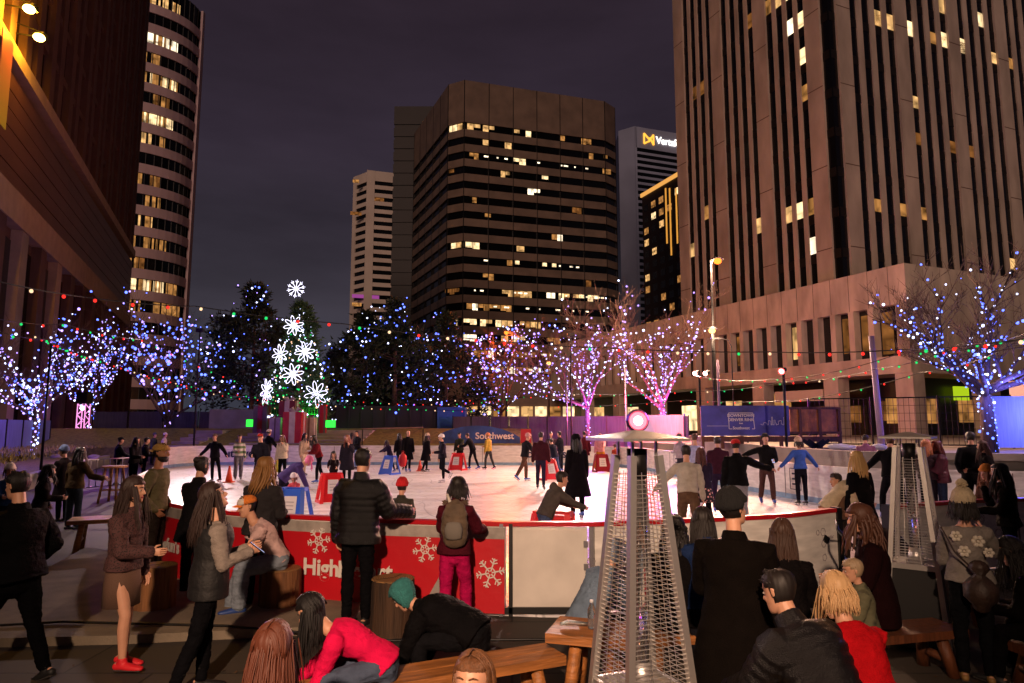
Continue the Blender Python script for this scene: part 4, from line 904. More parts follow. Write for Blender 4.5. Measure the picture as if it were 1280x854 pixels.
boards('white board curving behind the couple at the right edge of the ice',bseg(10,14,8),rail=m_white)
b4=boards('white board with a framed sponsor panel below the timber deck',bseg(14,16,10),rail=m_white)
boards('white board at the right rear corner of the ice',bseg(16,18,8),rail=m_white)
b5=boards('long white rear board below the lawn',bseg(18,21,10),rail=m_white)
b6=boards('white board on the far left corner lettered in navy blue',bseg(21,23,8),rail=m_white)
boards('pink lit board running down the left side of the ice',bseg(23,26,8),rail=m_white)
for px,zz,pr in ((302,.62,b5),(682,.62,b5)):
    o=textobj('Southwest',.62,.004,m_navy,'lettering',.012); d_=37.5; y_=37.5
    if px==682: y_=37.0
    p=D(px,575,y_); 
    best=min(((q-V(p.x,p.y,0)).length,i) for i,q in enumerate(loop)); 
    p0=loop[(best[1]-1)%len(loop)];p1=loop[(best[1]+1)%len(loop)]; n=V((p1-p0).y,-(p1-p0).x,0).normalized()
    if n.y>0: n=-n
    q=loop[best[1]]
    # slide to the wanted column
    tt=V(-n.y,n.x,0); want=(px-640)/853.3*q.y
    q=q+tt*((want-q.x)/tt.x); print('SW',q,n); stand_text(o,q+n*.10+V(0,0,.64),(n.x,n.y)); o.parent=pr
def board_sign(px,py,wd,hg,pr):
    # framed sponsor sheet on the board at point of loop nearest the column
    best=None
    for i in range(len(loop)):
        q=loop[i]; x=640+853.3*q.x/q.y
        if q.y>15 and q.x>5 and (best is None or abs(x-px)<best[0]): best=(abs(x-px),i)
    i=best[1]; p0=loop[i-1];p1=loop[(i+1)%len(loop)]; n=V((p1-p0).y,-(p1-p0).x,0).normalized()
    if n.dot(V(-q.x,-q.y,0))<0 and False: n=-n
    if n.dot(V(0,0,0)-loop[i])<0: n=-n
    tt=V(-n.y,n.x,0); c=loop[i]+n*.045+V(0,0,.62); g=MB()
    for a_,b_2 in (((-wd/2,-hg/2),(wd/2,-hg/2)),((wd/2,-hg/2),(wd/2,hg/2)),((wd/2,hg/2),(-wd/2,hg/2)),((-wd/2,hg/2),(-wd/2,-hg/2))):
        g.bar(c+tt*a_[0]+V(0,0,a_[1]),c+tt*b_2[0]+V(0,0,b_2[1]),.02,.006,up=n)
    for k in range(3): g.bar(c+tt*(-wd*.3)+V(0,0,hg*(.25-.25*k)),c+tt*(wd*(.3-.1*k))+V(0,0,hg*(.25-.25*k)),.05,.006,up=n)
    g.build('sponsor_panel',m_navy,pr)
board_sign(838,578,.8,.62,b4); board_sign(985,600,.5,.6,b4); board_sign(1000,600,.5,.6,b4)
# ================================================================= BUILDINGS
class Face:
    def __init__(s,o,u,out): s.o=V(o[0],o[1],0); s.u=V(u[0],u[1],0).normalized(); n=V(s.u.y,-s.u.x,0); s.n=n if n.dot(V(out[0],out[1],0))>0 else -n
    def P(s,u,z,d=0): return s.o+s.u*u+s.n*d+V(0,0,z)
    def slab(s,mb,u0,u1,z0,z1,d0,d1,mi=0):
        c=[s.P(u0,z0,d0),s.P(u1,z0,d0),s.P(u1,z0,d1),s.P(u0,z0,d1),s.P(u0,z1,d0),s.P(u1,z1,d0),s.P(u1,z1,d1),s.P(u0,z1,d1)]
        mb.cor(c,mi)
    def quad(s,mb,u0,u1,z0,z1,d,mi=0): mb.add([s.P(u0,z0,d),s.P(u1,z0,d),s.P(u1,z1,d),s.P(u0,z1,d)],[(0,1,2,3)],mi)
    def hit(s,px,py):
        r=ray(px,py); k=(s.o-V(0,0,HC)).dot(s.n)/r.dot(s.n); p=V(0,0,HC)+r*k; return (p-s.o).dot(s.u),p.z
def F2(a,b,out=None):
    a=V(a[0],a[1],0); b=V(b[0],b[1],0); f=Face(a,(b-a),out or (-(a+b)/2)); f.L=(b-a).length; return f
# --- central octagonal office block
m_spand=mat('brown_spandrel','6c5a4c',.6,noise_s=.3,noise_a=.22); m_gl2=mat('ribbon_glass','08080a',.22,spec=.35)
cb=thing('office_block','broad brown office block with ribbon windows behind the evergreen trees','building')
pts=[(-30.5,204),(-17.0,173),(-12.5,170.5),(26,182.5),(29.5,186.5),(29,215),(-20,235)]
ROOF=D(577,100,170.5).z; W0=D(577,152,170.5).z
g=MB(); q=[V(p[0],p[1],0) for p in pts]; cen=sum(q,V(0,0,0))/len(q)
inn=[p+(cen-p).normalized()*.9 for p in q]; g.prism([(p.x,p.y) for p in inn],0,ROOF-.6); g.build('wall',m_spand,cb)
g=MB(); g.prism(pts,W0,ROOF); g.build('parapet',m_spand,cb)
faces=[F2(pts[i],pts[i+1]) for i in range(4)]
NR=20
for k in range(NR):
    z=W0-4*(k+1)
    g=MB(); g.prism(pts,z-.02,z+2.0); g.build('spandrel',m_spand,cb)
    g=MB(); ii=[p+(cen-p).normalized()*.5 for p in q]; g.prism([(p.x,p.y) for p in ii],z+2.0,z+4); g.build('ribbon_window',m_gl2,cb)
g=MB()
for f in faces:
    nb=max(1,round(f.L/6.4)) if f.L>8 else 1
    for i in range(nb+1): f.slab(g,i*f.L/nb-.09,i*f.L/nb+.09,0,ROOF,-.4,.05)
g.build('column',m_dark,cb)
def litwin(face,px0,px1,row,mi,wd=None):
    u0,_=face.hit(px0,300); u1,_=face.hit(px1,300); u0,u1=sorted((u0,u1)); z=W0-4*row-4
    n=max(1,round((u1-u0)/1.6)); 
    for i in range(n):
        if rnd.random()<.12: continue
        g=MB(); a=u0+(u1-u0)*i/n+.06; b_3=u0+(u1-u0)*(i+1)/n-.06; lo=rnd.choice((2.15,2.15,2.4,2.9)); face.quad(g,a,b_3,z+lo,z+3.85,-.30)
        g.build('lit_window',lit[mi if rnd.random()<.7 else min(4,mi+1)],cb)
ff=faces[2]; fc=faces[1]; fl=faces[0]
for a in ((fc,557,576,0,0),(ff,583,600,0,0),(ff,603,618,0,1),(ff,628,640,0,1),(ff,643,665,0,0),(ff,702,708,0,2),(ff,722,748,0,2),(fc,558,574,3,4),
 (ff,603,620,1,0),(ff,622,640,1,1),(ff,738,744,1,1),(ff,752,762,1,2),(ff,755,766,2,2),(ff,641,658,2,0),(ff,626,638,3,1),(ff,678,695,3,0),(ff,716,728,5,4),
 (fc,563,576,8,0),(ff,582,600,8,0),(ff,646,656,8,1),(ff,634,641,9,1),(ff,644,650,9,0),(ff,678,696,9,0),
 (ff,628,665,11,1),(ff,683,694,11,2),(ff,698,712,11,0),(ff,716,730,11,0),(ff,734,748,11,0),(fc,553,572,13,0),(ff,580,597,13,0),(ff,601,616,13,0),(ff,620,642,13,0),
 (fc,553,572,14,3),(ff,580,597,14,3),(ff,627,636,14,0),(ff,640,657,14,0),(ff,726,738,14,0),(ff,760,772,14,2),(ff,602,618,15,2),(ff,622,676,16,2),(ff,680,762,16,2),(ff,716,722,15,2),
 (ff,586,598,2,2),(ff,660,676,4,2),(ff,584,596,5,2),(ff,606,622,6,2),(ff,690,704,7,2),(ff,604,618,10,2),(ff,732,746,10,4),(ff,584,640,12,2),(ff,650,676,13,1),(ff,684,700,14,2),(ff,700,716,13,2),(ff,584,610,15,2),(ff,640,700,15,4),(ff,730,764,15,2),(ff,610,640,17,4),(ff,590,610,18,2),(ff,715,745,19,2),(fc,556,574,11,4),(fc,556,574,16,2),(ff,700,712,17,2),(ff,652,662,19,0),(ff,677,692,19,0),(ff,580,600,16,4)): litwin(*a)
# sparkle of desk lamps along one floor
t_=0
for i in range(90):
    u=rnd.uniform(1,ff.L-1); r_=rnd.choice((15,16,16,16,16,17,18,12,11,11,2,9)); g=MB(); ff.quad(g,u,u+rnd.choice((.4,.5,.9,1.3)),W0-4*r_-4+3.1,W0-4*r_-4+3.5,-.29); g.build('ceiling_lamp',lit[3],cb)
# --- dark tower behind its left shoulder
def simple_tower(label,pts,h,m,rows=None,glass=m_gl2,fh=4.0,wh=1.9,z0=0,name='office_tower',inset=.4,parapet=6):
    t=thing(name,label,'building'); q=[V(p[0],p[1],0) for p in pts]; c=sum(q,V(0,0,0))/len(q)
    g=MB(); ii=[p+(c-p).normalized()*inset for p in q]; g.prism([(p.x,p.y) for p in ii],0,h-.3); g.build('window_glass',glass,t)
    g=MB(); g.prism(pts,h-parapet,h); g.build('parapet',m,t)
    n=int((h-parapet)/fh)
    for k in range(n):
        z=h-parapet-fh*(k+1); g=MB(); g.prism(pts,z,z+fh-wh); g.build('spandrel',m,t)
    return t
m_dk=mat('near_black_stone','120d0c',.6,noise_s=.3,noise_a=.3)
simple_tower('near black slab tower rising behind the left shoulder of the brown office block',[(-37.5,207),(-22,207),(-20,240),(-37,240)],D(487,133,207).z,m_dk,wh=1.2,glass=m_dk)
# --- pale tower, left
PH=D(460,215,320).z; m_pale=mat('pale_tower_concrete','c4b6a8',.8,noise_s=.1,noise_a=.12)
pt=simple_tower('slim pale concrete tower with dark window slots left of the dark slab tower',[(-77.5,326),(-68.5,318),(-56,322),(-52,345),(-75,350)],PH,m_pale,fh=4.0,wh=2.0,parapet=5,inset=.8)
g=MB()
for a,b_ in (((-77.5,326),(-68.5,318)),((-68.5,318),(-56,322))):
    f=F2(a,b_); f.slab(g,0 if f.L<11.9 and a[0]<-70 else -1.6,.9 if a[0]<-70 else 2.2,0,PH,-.5,.15); f.slab(g,f.L-(1.6 if a[0]<-70 else .8),f.L,0,PH,-.5,.1)
g.build('corner_pier',m_pale,pt)
f=F2((-68.5,318),(-56,322))
for px0,px1,py,mi_ in ((464,474,372,0),(440,458,372,1),(441,449,226,1),(440,452,380,2),(438,452,268,4),(466,480,250,4)):
    u0,z=f.hit(px0,py); u1,_=f.hit(px1,py); z=PH-5-4*math.floor((PH-5-z)/4)-4
    g=MB(); f.quad(g,u0,u1,z+2.1,z+3.8,-.2); g.build('lit_window',emis('magenta_window','d060c0',.5) if py==372 else lit[2 if mi_<4 else 4],pt)
# --- blue grey tower with the sign, right
m_bg=mat('blue_grey_panel','8a90a6',.6,noise_s=.08,noise_a=.12)
VH=D(790,162,303).z
vt=thing('sign_tower','blue grey tower carrying a white illuminated company sign at its roof','building')
g=MB(); g.prism([(50,305),(56.5,300),(100,316),(96,345),(50,345)],0,VH-.5); g.build('window_glass',m_gl2,vt)
fv=F2((56.5,300),(100,316)); fw=F2((50,305),(56.5,300))
g=MB(); fw.slab(g,0,fw.L,0,VH,-1,.6); fv.slab(g,-.4,.6,0,VH,-1,.5); g.build('corner_pier',m_bg,vt)
g=MB(); fv.slab(g,0,fv.L,VH-10,VH,-1,.5); g.build('parapet',m_bg,vt)
for k in range(46):
    z=VH-10-2.9*(k+1); g=MB(); fv.slab(g,.6,fv.L,z,z+1.2,-.5,.3); g.build('spandrel',m_bg,vt)
u,z=fv.hit(832,174); sg=textobj('Vertafore',4.7,.15,emis('sign_white','fff4e8',2.2),'sign_lettering',.08,'LEFT',.92)
u0,_=fv.hit(819,174); p=fv.P(u0,VH-5.2,.8); stand_text(sg,p,(fv.n.x,fv.n.y)); sg.parent=vt
g=MB(); u0,_=fv.hit(804,172)
def LG(a,b_): g.bar(fv.P(u0+a[0],VH-7.8+a[1],.8),fv.P(u0+b_[0],VH-7.8+b_[1],.8),.7,.3,up=fv.n)
for a,b_ in (((0,0),(0,5)),((0,5),(3.2,2)),((3.2,2),(0,0)),((2.4,1.2),(5,5)),((5,5),(5,0)),((5,0),(3,3.4))): LG(a,b_)
g.build('sign_emblem',emis('sign_gold','ffb040',1.8),vt)
# --- brown tower with golden strips
gt_=thing('gold_lit_tower','narrow dark tower with golden light strips and a glowing roof edge','building')
P0=(44.5,226); P1=(54.2,200); P2=(75,206); g=MB(); g.prism([P0,P1,P2,(70,235)],0,80); g.build('wall',mat('tower_brown','3a2a22',.6),gt_)
fg=F2(P0,P1); fh_=F2(P1,P2); print('gold',fg.hit(812,220),fg.hit(850,200),fg.L)
g=MB(); fg.slab(g,-.3,fg.L+.3,79.4,80.6,0,.5); g.build('roof_edge_light',emis('gold_edge','ffb45a',.9),gt_)
for px in (838,846,833): 
    u,_=fg.hit(px,260); _,z0=fg.hit(px,305 if px!=838 else 320); _,z1=fg.hit(px,235); g=MB(); fg.slab(g,u-.25,u+.25,z0,z1,0,.25); g.build('light_strip',emis('gold_strip','ffae48',.8),gt_)
for k in range(18):
    z=76-4*k
    for j in range(6):
        u=fg.L*(j+.5)/6; g=MB(); fg.quad(g,u-1.3,u+1.3,z-2.2,z,.03); g.build('window',lit[rnd.choice((0,1,2,2,4))] if rnd.random()<.28 else m_gl2,gt_)
# --- podium
C0=V(30.5,52,0); ua=V(-.43,1,0).normalized(); ub=V(1,.43,0).normalized()
pd=thing('concrete_podium','long low concrete building with a row of tall windows below the pier tower','building')
LA=61.5; LB=60; ZT=14.7; ZS=6.2
f1=Face(C0,ua,(-1,-.4)); f2=Face(C0,ub,(.4,-1))
def quadpoly(du0,dv0,du1,dv1): # rectangle in (A,B) coordinates
    return [tuple((C0+ua*a+ub*b).xy) for a,b in ((du0,dv0),(du1,dv0),(du1,dv1),(du0,dv1))]
g=MB(); g.prism(quadpoly(.0,.0,LA,LB),ZS+5.4,ZT); g.build('wall',m_pod,pd)
g=MB(); g.prism(quadpoly(.6,.6,LA-.2,LB),ZS,ZS+5.4); g.build('window_band',mat('podium_glass','120f10',.1,spec=.8),pd)
g=MB(); g.prism(quadpoly(.0,.0,LA,LB),ZS-.02,ZS+1.35); g.build('sill_band',m_pod,pd)
g=MB(); g.prism(quadpoly(4,4,LA-1,LB),1.2,ZS); g.build('shopfront',mat('shopfront_dark','1a1210',.4,noise_s=.4,noise_a=.6),pd)
g=MB(); f1.slab(g,0,.95,ZS+1.35,ZS+5.4,-1.5,0); f2.slab(g,0,LB,ZS+1.35,ZS+5.4,-1,0); g.build('corner_wall',m_pod,pd)
nwin=24; sp=1.87
for i in range(nwin):
    u=1.55+sp*i
    g=MB(); f1.slab(g,u+1.35,u+1.35+.52,ZS+1.35,ZS+5.4,-.62,.12); g.build('fin',m_pod,pd)
    if i in (0,1,2,5) or rnd.random()<.25:
        g=MB(); f1.quad(g,u+.15,u+1.2,ZS+(2.0 if i!=0 else 1.6),ZS+5.0,-.57); g.build('lit_window',lit[4] if i not in(5,) else lit[1],pd)
g=MB(); f1.slab(g,1.55+sp*nwin,LA,ZS+1.35,ZS+5.4,-.6,0); g.build('wall',m_pod,pd)
for i,u in enumerate((0,6.9,15.6,24.3,33,41.7,50.4)): 
    g=MB(); f1.slab(g,u,u+1.5,1.2,ZS,-1.4,-.1); g.build('column',m_pod,pd)
for u in(9,18,27): g=MB(); f2.slab(g,u,u+1.6,1.2,ZS,-1.4,-.1); g.build('column',m_pod,pd)
for i in range(33): g=MB(); f1.slab(g,1.46+sp*i,1.49+sp*i,ZS+5.4,ZT,0,.012); g.build('joint',m_dark,pd)
# things inside the arcade
fi=Face(C0+ub*4,ua,(-1,-.4))
for u0,u1,z0,z1,mi_ in ((16,21,1.6,5.4,2),(23,25.5,1.5,4.8,1),(30,33.5,1.5,4.5,0),(37,40,1.5,4.6,1),(43,47,1.5,4.6,0),(52,56,1.6,4.8,1),(2,6,2.5,4.2,4),(8,13,2.4,3.9,4)):
    g=MB(); fi.quad(g,u0,u1,z0,z1,.05); g.build('shop_window',lit[mi_],pd)
fj=Face(C0+ua*4,ub,(.4,-1))
for u0,u1,z0,z1,mi_ in ((2,8.3,2.3,4.4,2),(11,19,2.4,4.4,2),(22,30,2.2,4.4,4)):
    g=MB(); fj.quad(g,u0,u1,z0,z1,.05); g.build('shop_window',lit[mi_],pd)
g=MB(); u,z=fj.hit(1194,488); fj.slab(g,u-.9,u+.9,4.3,5.5,.4,.6); g.build('green_sign',emis('green_screen','b8d820',.9),pd)
g=MB(); u0,_=f1.hit(1026,490); u1,_=f1.hit(966,490); f1.slab(g,u0,u1,4.3,5.3,-.35,-.25); g.build('fascia_sign',mat('fascia','c8b8a8',.6),pd)
# --- tower of piers above the podium
pw_=thing('pier_tower','towering concrete office building of vertical piers and narrow window strips, right','building')
T0=V(31.2,63,0); HT=150
ta=Face(T0,ua,(-1,-.4)); tb=Face(T0,ub,(.4,-1)); LTa=24.4; LTb=52
g=MB(); g.prism([tuple((T0+ua*a+ub*b).xy) for a,b in ((.12,.12),(LTa+.1,.12),(LTa+.1,LTb),(.12,LTb))],12,HT); g.build('window_strip',m_gl2,pw_)
def piers(f,L,first,gp=None,nr=None):
    gp,nr=(.90,.55) if f is ta else (1.06,.76)
    out=[]; u=first
    while u+1.9<=L+.3:
        out.append((u,u+1.9,1)); u+=1.9
        for k in range(3):
            u+=gp; out.append((u,u+nr,0)); u+=nr
        u+=gp
    return [o for o in out if o[1]<=L+.3]
for f,L,first in ((ta,LTa,1.0),(tb,LTb,1.0)):
    for (a,b_,wd) in piers(f,L,first):
        g=MB(); f.slab(g,a,b_,12,HT,-.5,.12 if wd else .03)
        if wd:
            for k in range(16): f.slab(g,a+.01,b_-.01,19+k*8.2,19.09+k*8.2,.10,.132,1)
        g.build('pier',[m_tower,mat('pier_joint','5c4438',.9)],pw_)
# spandrels seen in the dark strips and lit panes
for k in range(34):
    g=MB(); f=ta; z=14+4*k; ta.slab(g,.2,LTa-.4,z,z+.9,-.4,-.09); tb.slab(g,.2,LTb-.4,z,z+.9,-.4,-.09); g.build('spandrel',mat('tower_spandrel','120e0d',.5,spec=.3),pw_)
def tlit(f,px,py,mi_,h=1.7):
    u,z=f.hit(px,py); z=14+4*math.floor((z-14)/4)+1.0
    # snap to the strip
    ps=piers(f,60,1.0); best=min((abs((ps[i][1]+ps[i+1][0])/2-u),(ps[i][1],ps[i+1][0])) for i in range(len(ps)-1))[1]
    g=MB(); f.quad(g,best[0]+.02,best[1]-.02,z,z+h,-.07); g.build('lit_window',lit[min(4,mi_+(1 if rnd.random()<.5 else 0))],pw_)
for px,py,mi_ in ((970,15,0),(983,8,0),(984,38,2),(997,28,2),(1010,20,1),(1023,12,0),(950,32,2),(939,40,4),(868,120,4),(876,115,4),(1001,92,0),(1015,88,3),(1028,80,1),(878,255,1),(949,288,1),(960,282,0),(981,276,0),(994,272,0),(1007,265,0),(1018,263,2),(1009,290,2),(870,318,1),(1023,262,2)): tlit(ta,px,py,mi_)
for px,py,mi_ in ((1089,4,1),(1103,5,0),(1119,8,0),(1134,14,0),(1158,20,1),(1172,24,0),(1186,34,1),(1200,37,0),(1223,40,0),(1188,64,0),(1203,68,4),(1250,82,1),(1264,87,2),(1139,120,1),(1145,152,4),(1196,165,4),(1211,168,4),(1102,250,1),(1133,255,2),(1148,258,1),(1260,322,1)): tlit(tb,px,py,mi_,1.3 if mi_!=0 else 1.7)
tk=Face(T0,(ua-ub),(-1,-1))
u,z=ta.hit(1056,65); g=MB(); p=T0+V(.2,.9,0)+V(0,0,D(1054,66,63).z); g.bar(p+V(-.1,0,-1.1),p+V(.25,0,1.1),.14,.05); g.bar(p+V(.3,0,-.6),p+V(.2,0,1.3),.1,.05); g.build('reflected_sign',emis('red_sign_reflection','ff3020',1.5),pw_)  # glowing bars stand in for a red sign mirrored in the glass
# --- left brick building
lf=Face(V(-16,0,0),wdir,(1,.4)); lf.u=wdir
lb=thing('brick_building','dark brown brick building with recessed windows towering on the left','building')
Ue=96*1.078
g=MB(); lf.slab(g,12,Ue,0,66,-9,-.5); g.build('wall',m_brickL,lb)
def lz(px,py): return lf.hit(px,py)
zb=lz(75,170)[1]; zc=lz(47,270)[1]; print('left bands',zb,zc,lz(0,45),lz(150,292),lz(0,221),lz(94,319))
zA=26.5; zB=18.1
g=MB(); lf.slab(g,12,Ue,zA-.5,zA+.5,-.5,.35); g.build('ledge',m_ledge,lb)
g=MB(); lf.slab(g,12,Ue,zB-2.2,zB,-.5,.3); g.build('ledge',m_ledge,lb)
for k in range(6):   # siding courses
    z=zB+.15+k*1.2; g=MB(); lf.slab(g,12,Ue,z,z+1.12,-.5,.02+.012*(k%2)); g.build('siding_course',mat('metal_siding','5a3a30',.45,.3,noise_s=.4,noise_a=.15),lb)
for k in range(16):
    u=30+k*5.2
    g=MB(); lf.slab(g,u,u+1.6,0,zB-2.2,-.5,.2); g.build('pilaster',m_ledge if k in(4,6) else m_brickL,lb)
    g=MB(); lf.slab(g,u+1.7,u+5.1,.5,zB-3,-.48,-.42); g.build('shop_window',m_gl2,lb)
for fl_ in range(20):
    z=zA+1.8+4.2*fl_
    for k in range(22):
        u=34+k*3.2
        if lf.P(u,z).y>97: continue
        if fl_>8: continue
        g=MB(); lf.slab(g,u,u+1.7,z,z+2.8,-.49,-.46); lw=rnd.random()<.03
        if fl_<7 and k%1==0: o=g.build('window',lit[2] if lw else m_gl2,lb)
g=MB()
for k in range(23): lf.slab(g,34+k*3.2-1.4,34+k*3.2-.1,zA+.5,66.2,-.5,-.1+(.15 if k%2 else 0))
g.build('pilaster',m_brickL,lb)
g=MB()
for fl_ in range(9): lf.slab(g,30,Ue,zA+.6+4.2*fl_,zA+1.2+4.2*fl_,-.5,-.2)
g.build('brick_course',m_brickL,lb)
# colourful banner on it
bn=MB(); u,z=lf.hit(3,110); lf.slab(bn,u-3.0,lf.hit(-4,110)[0],lf.hit(3,175)[1],lf.hit(3,55)[1],.6,.66)
mbn=bpy.data.materials.new('rainbow_banner'); mbn.use_nodes=True; nt=mbn.node_tree; tc=nt.nodes.new('ShaderNodeTexCoord'); s_=nt.nodes.new('ShaderNodeSeparateXYZ'); r_=nt.nodes.new('ShaderNodeValToRGB'); nt.links.new(tc.outputs['Generated'],s_.inputs[0]); nt.links.new(s_.outputs['Z'],r_.inputs[0]); nt.links.new(r_.outputs[0],nt.nodes['Principled BSDF'].inputs['Base Color'])
r_.color_ramp.elements[0].color=(.6,.6,.05,1); r_.color_ramp.elements[1].color=(.6,.03,.12,1)
tag(bn.build('facade_banner',mbn),'tall yellow to crimson cloth banner on the brick building at the left edge','banner')
# --- curved tower behind, left
ct=thing('curved_tower','tall tower with a rounded corner and bands of lit windows behind the brick building','building')
def rounded(px_right,dep,inset=0):
    i_=inset; A=V(-110,100.7+i_,0); B=V(-73,116.6+i_,0); Cc=V(-62.2-i_*.7,121.2+i_*.7,0); Dd=V(-62.6-i_,129,0); Ee=V(-73.5-i_,152,0)
    pts=[(A.x,A.y),(B.x,B.y)]
    for i in range(1,13):
        t=i/12; q=B*(1-t)**2+Cc*2*t*(1-t)+Dd*t*t; pts.append((q.x,q.y))
    pts+=[(Ee.x,Ee.y),(-115,140)]
    return pts
m_ct=mat('pinkish_cladding','b49c9e',.6,noise_s=.2,noise_a=.1)
HCT=85
g=MB(); g.prism(rounded(0,0,.35),0,HCT); g.build('window_glass',m_gl2,ct)
fo=rounded(0,0,0)
for k in range(21):
    z=3.9*k+1; g=MB(); g.prism(fo,z,z+1.75); g.build('spandrel',m_ct,ct)
fo2=rounded(0,0,.30)
def ctlit(py,px0,px1,mi_):
    # walk the footprint between two pixel columns on the storey seen at py
    path=[]
    for i in range(len(fo2)-2):
        a=V(*fo2[i],0);b_=V(*fo2[i+1],0)
        for j in range(8 if i else 40): path.append(a.lerp(b_,j/(8 if i else 40)))
    z=HC+(D(190,py,119).z-HC); k=math.floor((z-1)/3.9); z=1+3.9*k+1.75
    seg=[p for p in path if px0<=640+853.3*p.x/(p.y*CP+(z-HC)*SP)<=px1]
    n=max(1,len(seg)//2)
    for s0 in range(0,len(seg)-1,2):
        if rnd.random()<.1: continue
        s1=min(s0+2,len(seg)-1); g=MB(); a=seg[s0];b_=seg[s1]; nn=V((b_-a).y,-(b_-a).x,0).normalized()*.04; b_=a.lerp(b_,.93)
        g.add([a+nn+V(0,0,z+.05),b_+nn+V(0,0,z+.05),b_+nn+V(0,0,z+2.05),a+nn+V(0,0,z+2.05)],[(0,1,2,3)]); g.build('lit_window',lit[mi_ if rnd.random()<.7 else 2],ct)
for a in ((8,180,225,1),(50,154,222,3),(78,152,165,0),(78,172,184,2),(104,150,172,0),(104,187,222,0),(131,150,176,2),(158,146,158,0),(158,163,216,0),(187,145,156,0),(187,176,190,1),(215,140,150,4),(215,165,178,2),(245,150,162,4),(248,158,166,2),(270,140,148,2),(303,178,208,2),(360,150,204,0),(395,190,224,2),(8,150,172,2),(78,188,200,2),(104,175,184,2),(131,190,212,4),(158,150,156,2),(187,196,206,2),(187,158,166,4),(215,186,200,4),(245,180,200,2),(270,172,190,1),(303,150,170,2),(330,150,180,4),(360,206,220,2),(395,150,176,2)): ctlit(*a)
for k in range(36):       # mullions
    pass
g=MB()
for i in range(1,14):
    a=V(*fo2[i],0); g.box(a+V(0,0,HCT/2),(.16,.16,HCT),0)
for j in range(12): 
    a=V(*fo2[0],0).lerp(V(*fo2[1],0),1-j*.055); g.box(a+V(0,0,HCT/2),(.14,.14,HCT))
g.build('mullion',m_dark,ct)
g=MB(); a=V(fo[13][0],fo[13][1],0); b_=V(fo[14][0],fo[14][1],0)
for j in range(12): 
    p=a.lerp(b_,j/12); g.box(p+V(.15,0,HCT/2),(.5,.9,HCT))
g.build('side_fin',m_ct,ct)
# low lit shops behind the trees, centre
sh=thing('lit_lobby','low building with a glowing yellow lobby behind the bare trees, centre','building')
g=MB(); g.box((6,118,5),(34,8,10)); g.build('wall',m_spand,sh)
for i in range(14): 
    x=-9+2.3*i; g=MB(); g.box((x,113.85,3.2),(1.9,.1,4.0)); g.build('lobby_window',lit[(0,1,0,2)[i%4]],sh)
tb_=MB(); 
scn.view_settings.view_transform='Standard'; scn.view_settings.look='None'; scn.view_settings.gamma=1; scn.view_settings.exposure=0
scn.cycles.use_denoising=True; scn.cycles.max_bounces=5; scn.cycles.sample_clamp_indirect=3
bpy.data.objects.remove(_tmp)
def lamp(kind,name,loc,energy,color,size=.3,target=None,angle=60,blend=.6,par=None):
    l=bpy.data.lights.new(name,kind); l.energy=energy; l.color=lin(color)
    if kind=='SUN': l.angle=R(size)
    else: l.shadow_soft_size=size
    if kind=='SPOT': l.spot_size=R(angle); l.spot_blend=blend
    o=bpy.data.objects.new(name,l); col.objects.link(o); o.location=loc
    if target is not None: o.rotation_euler=(Vector(target)-Vector(loc)).to_track_quat('-Z','Y').to_euler()
    return o
# ================================================================= BARE TREES, EVERGREENS AND THEIR LIGHTS
bulbmats={'blue':emis('bulb_blue',(.10,.16,1),4.2),'violet':emis('bulb_violet',(.42,.28,1),3.2),'white':emis('bulb_white',(.62,.66,1),4),'red':emis('bulb_red','ff3028',1.8),'green':emis('bulb_green','28e070',1.2),'warm':emis('bulb_warm','ffd0a0',1.6)}
_bm={}
def bulbmesh(c,r):
    k=(c,round(r,3))
    if k not in _bm:
        g=MB(); g.ball((0,0,0),r,6,4); _bm[k]=g.mesh('bulb',bulbmats[c])
    return _bm[k]
def lights(label,pts,colors,r,group='light strings wound through the trees'):
    """pts: list of positions; the 100 that show largest are parts of their own"""
    t=thing('fairy_lights',label,'fairy lights',(0,0,0),0,group)
    pts=sorted(pts,key=lambda p:p[1]); rs=random.Random(len(pts))
    for p in pts[:100]:
        o=bpy.data.objects.new('bulb',bulbmesh(rs.choice(colors),r*rs.choice((.55,.75,.9,1.1,1.45)))); 
        o.location=p; o.parent=t; col.objects.link(o)
    if len(pts)>100:
        g=MB(); cs=sorted(set(colors))
        for p in pts[100:]: g.ball(p,r*rs.choice((.5,.7,.9,1.1,1.4)),5,4,mi=cs.index(rs.choice(colors)))
        o=g.build('bulb_cluster',[bulbmats[c] for c in cs],t); o['kind']='stuff'
    return t
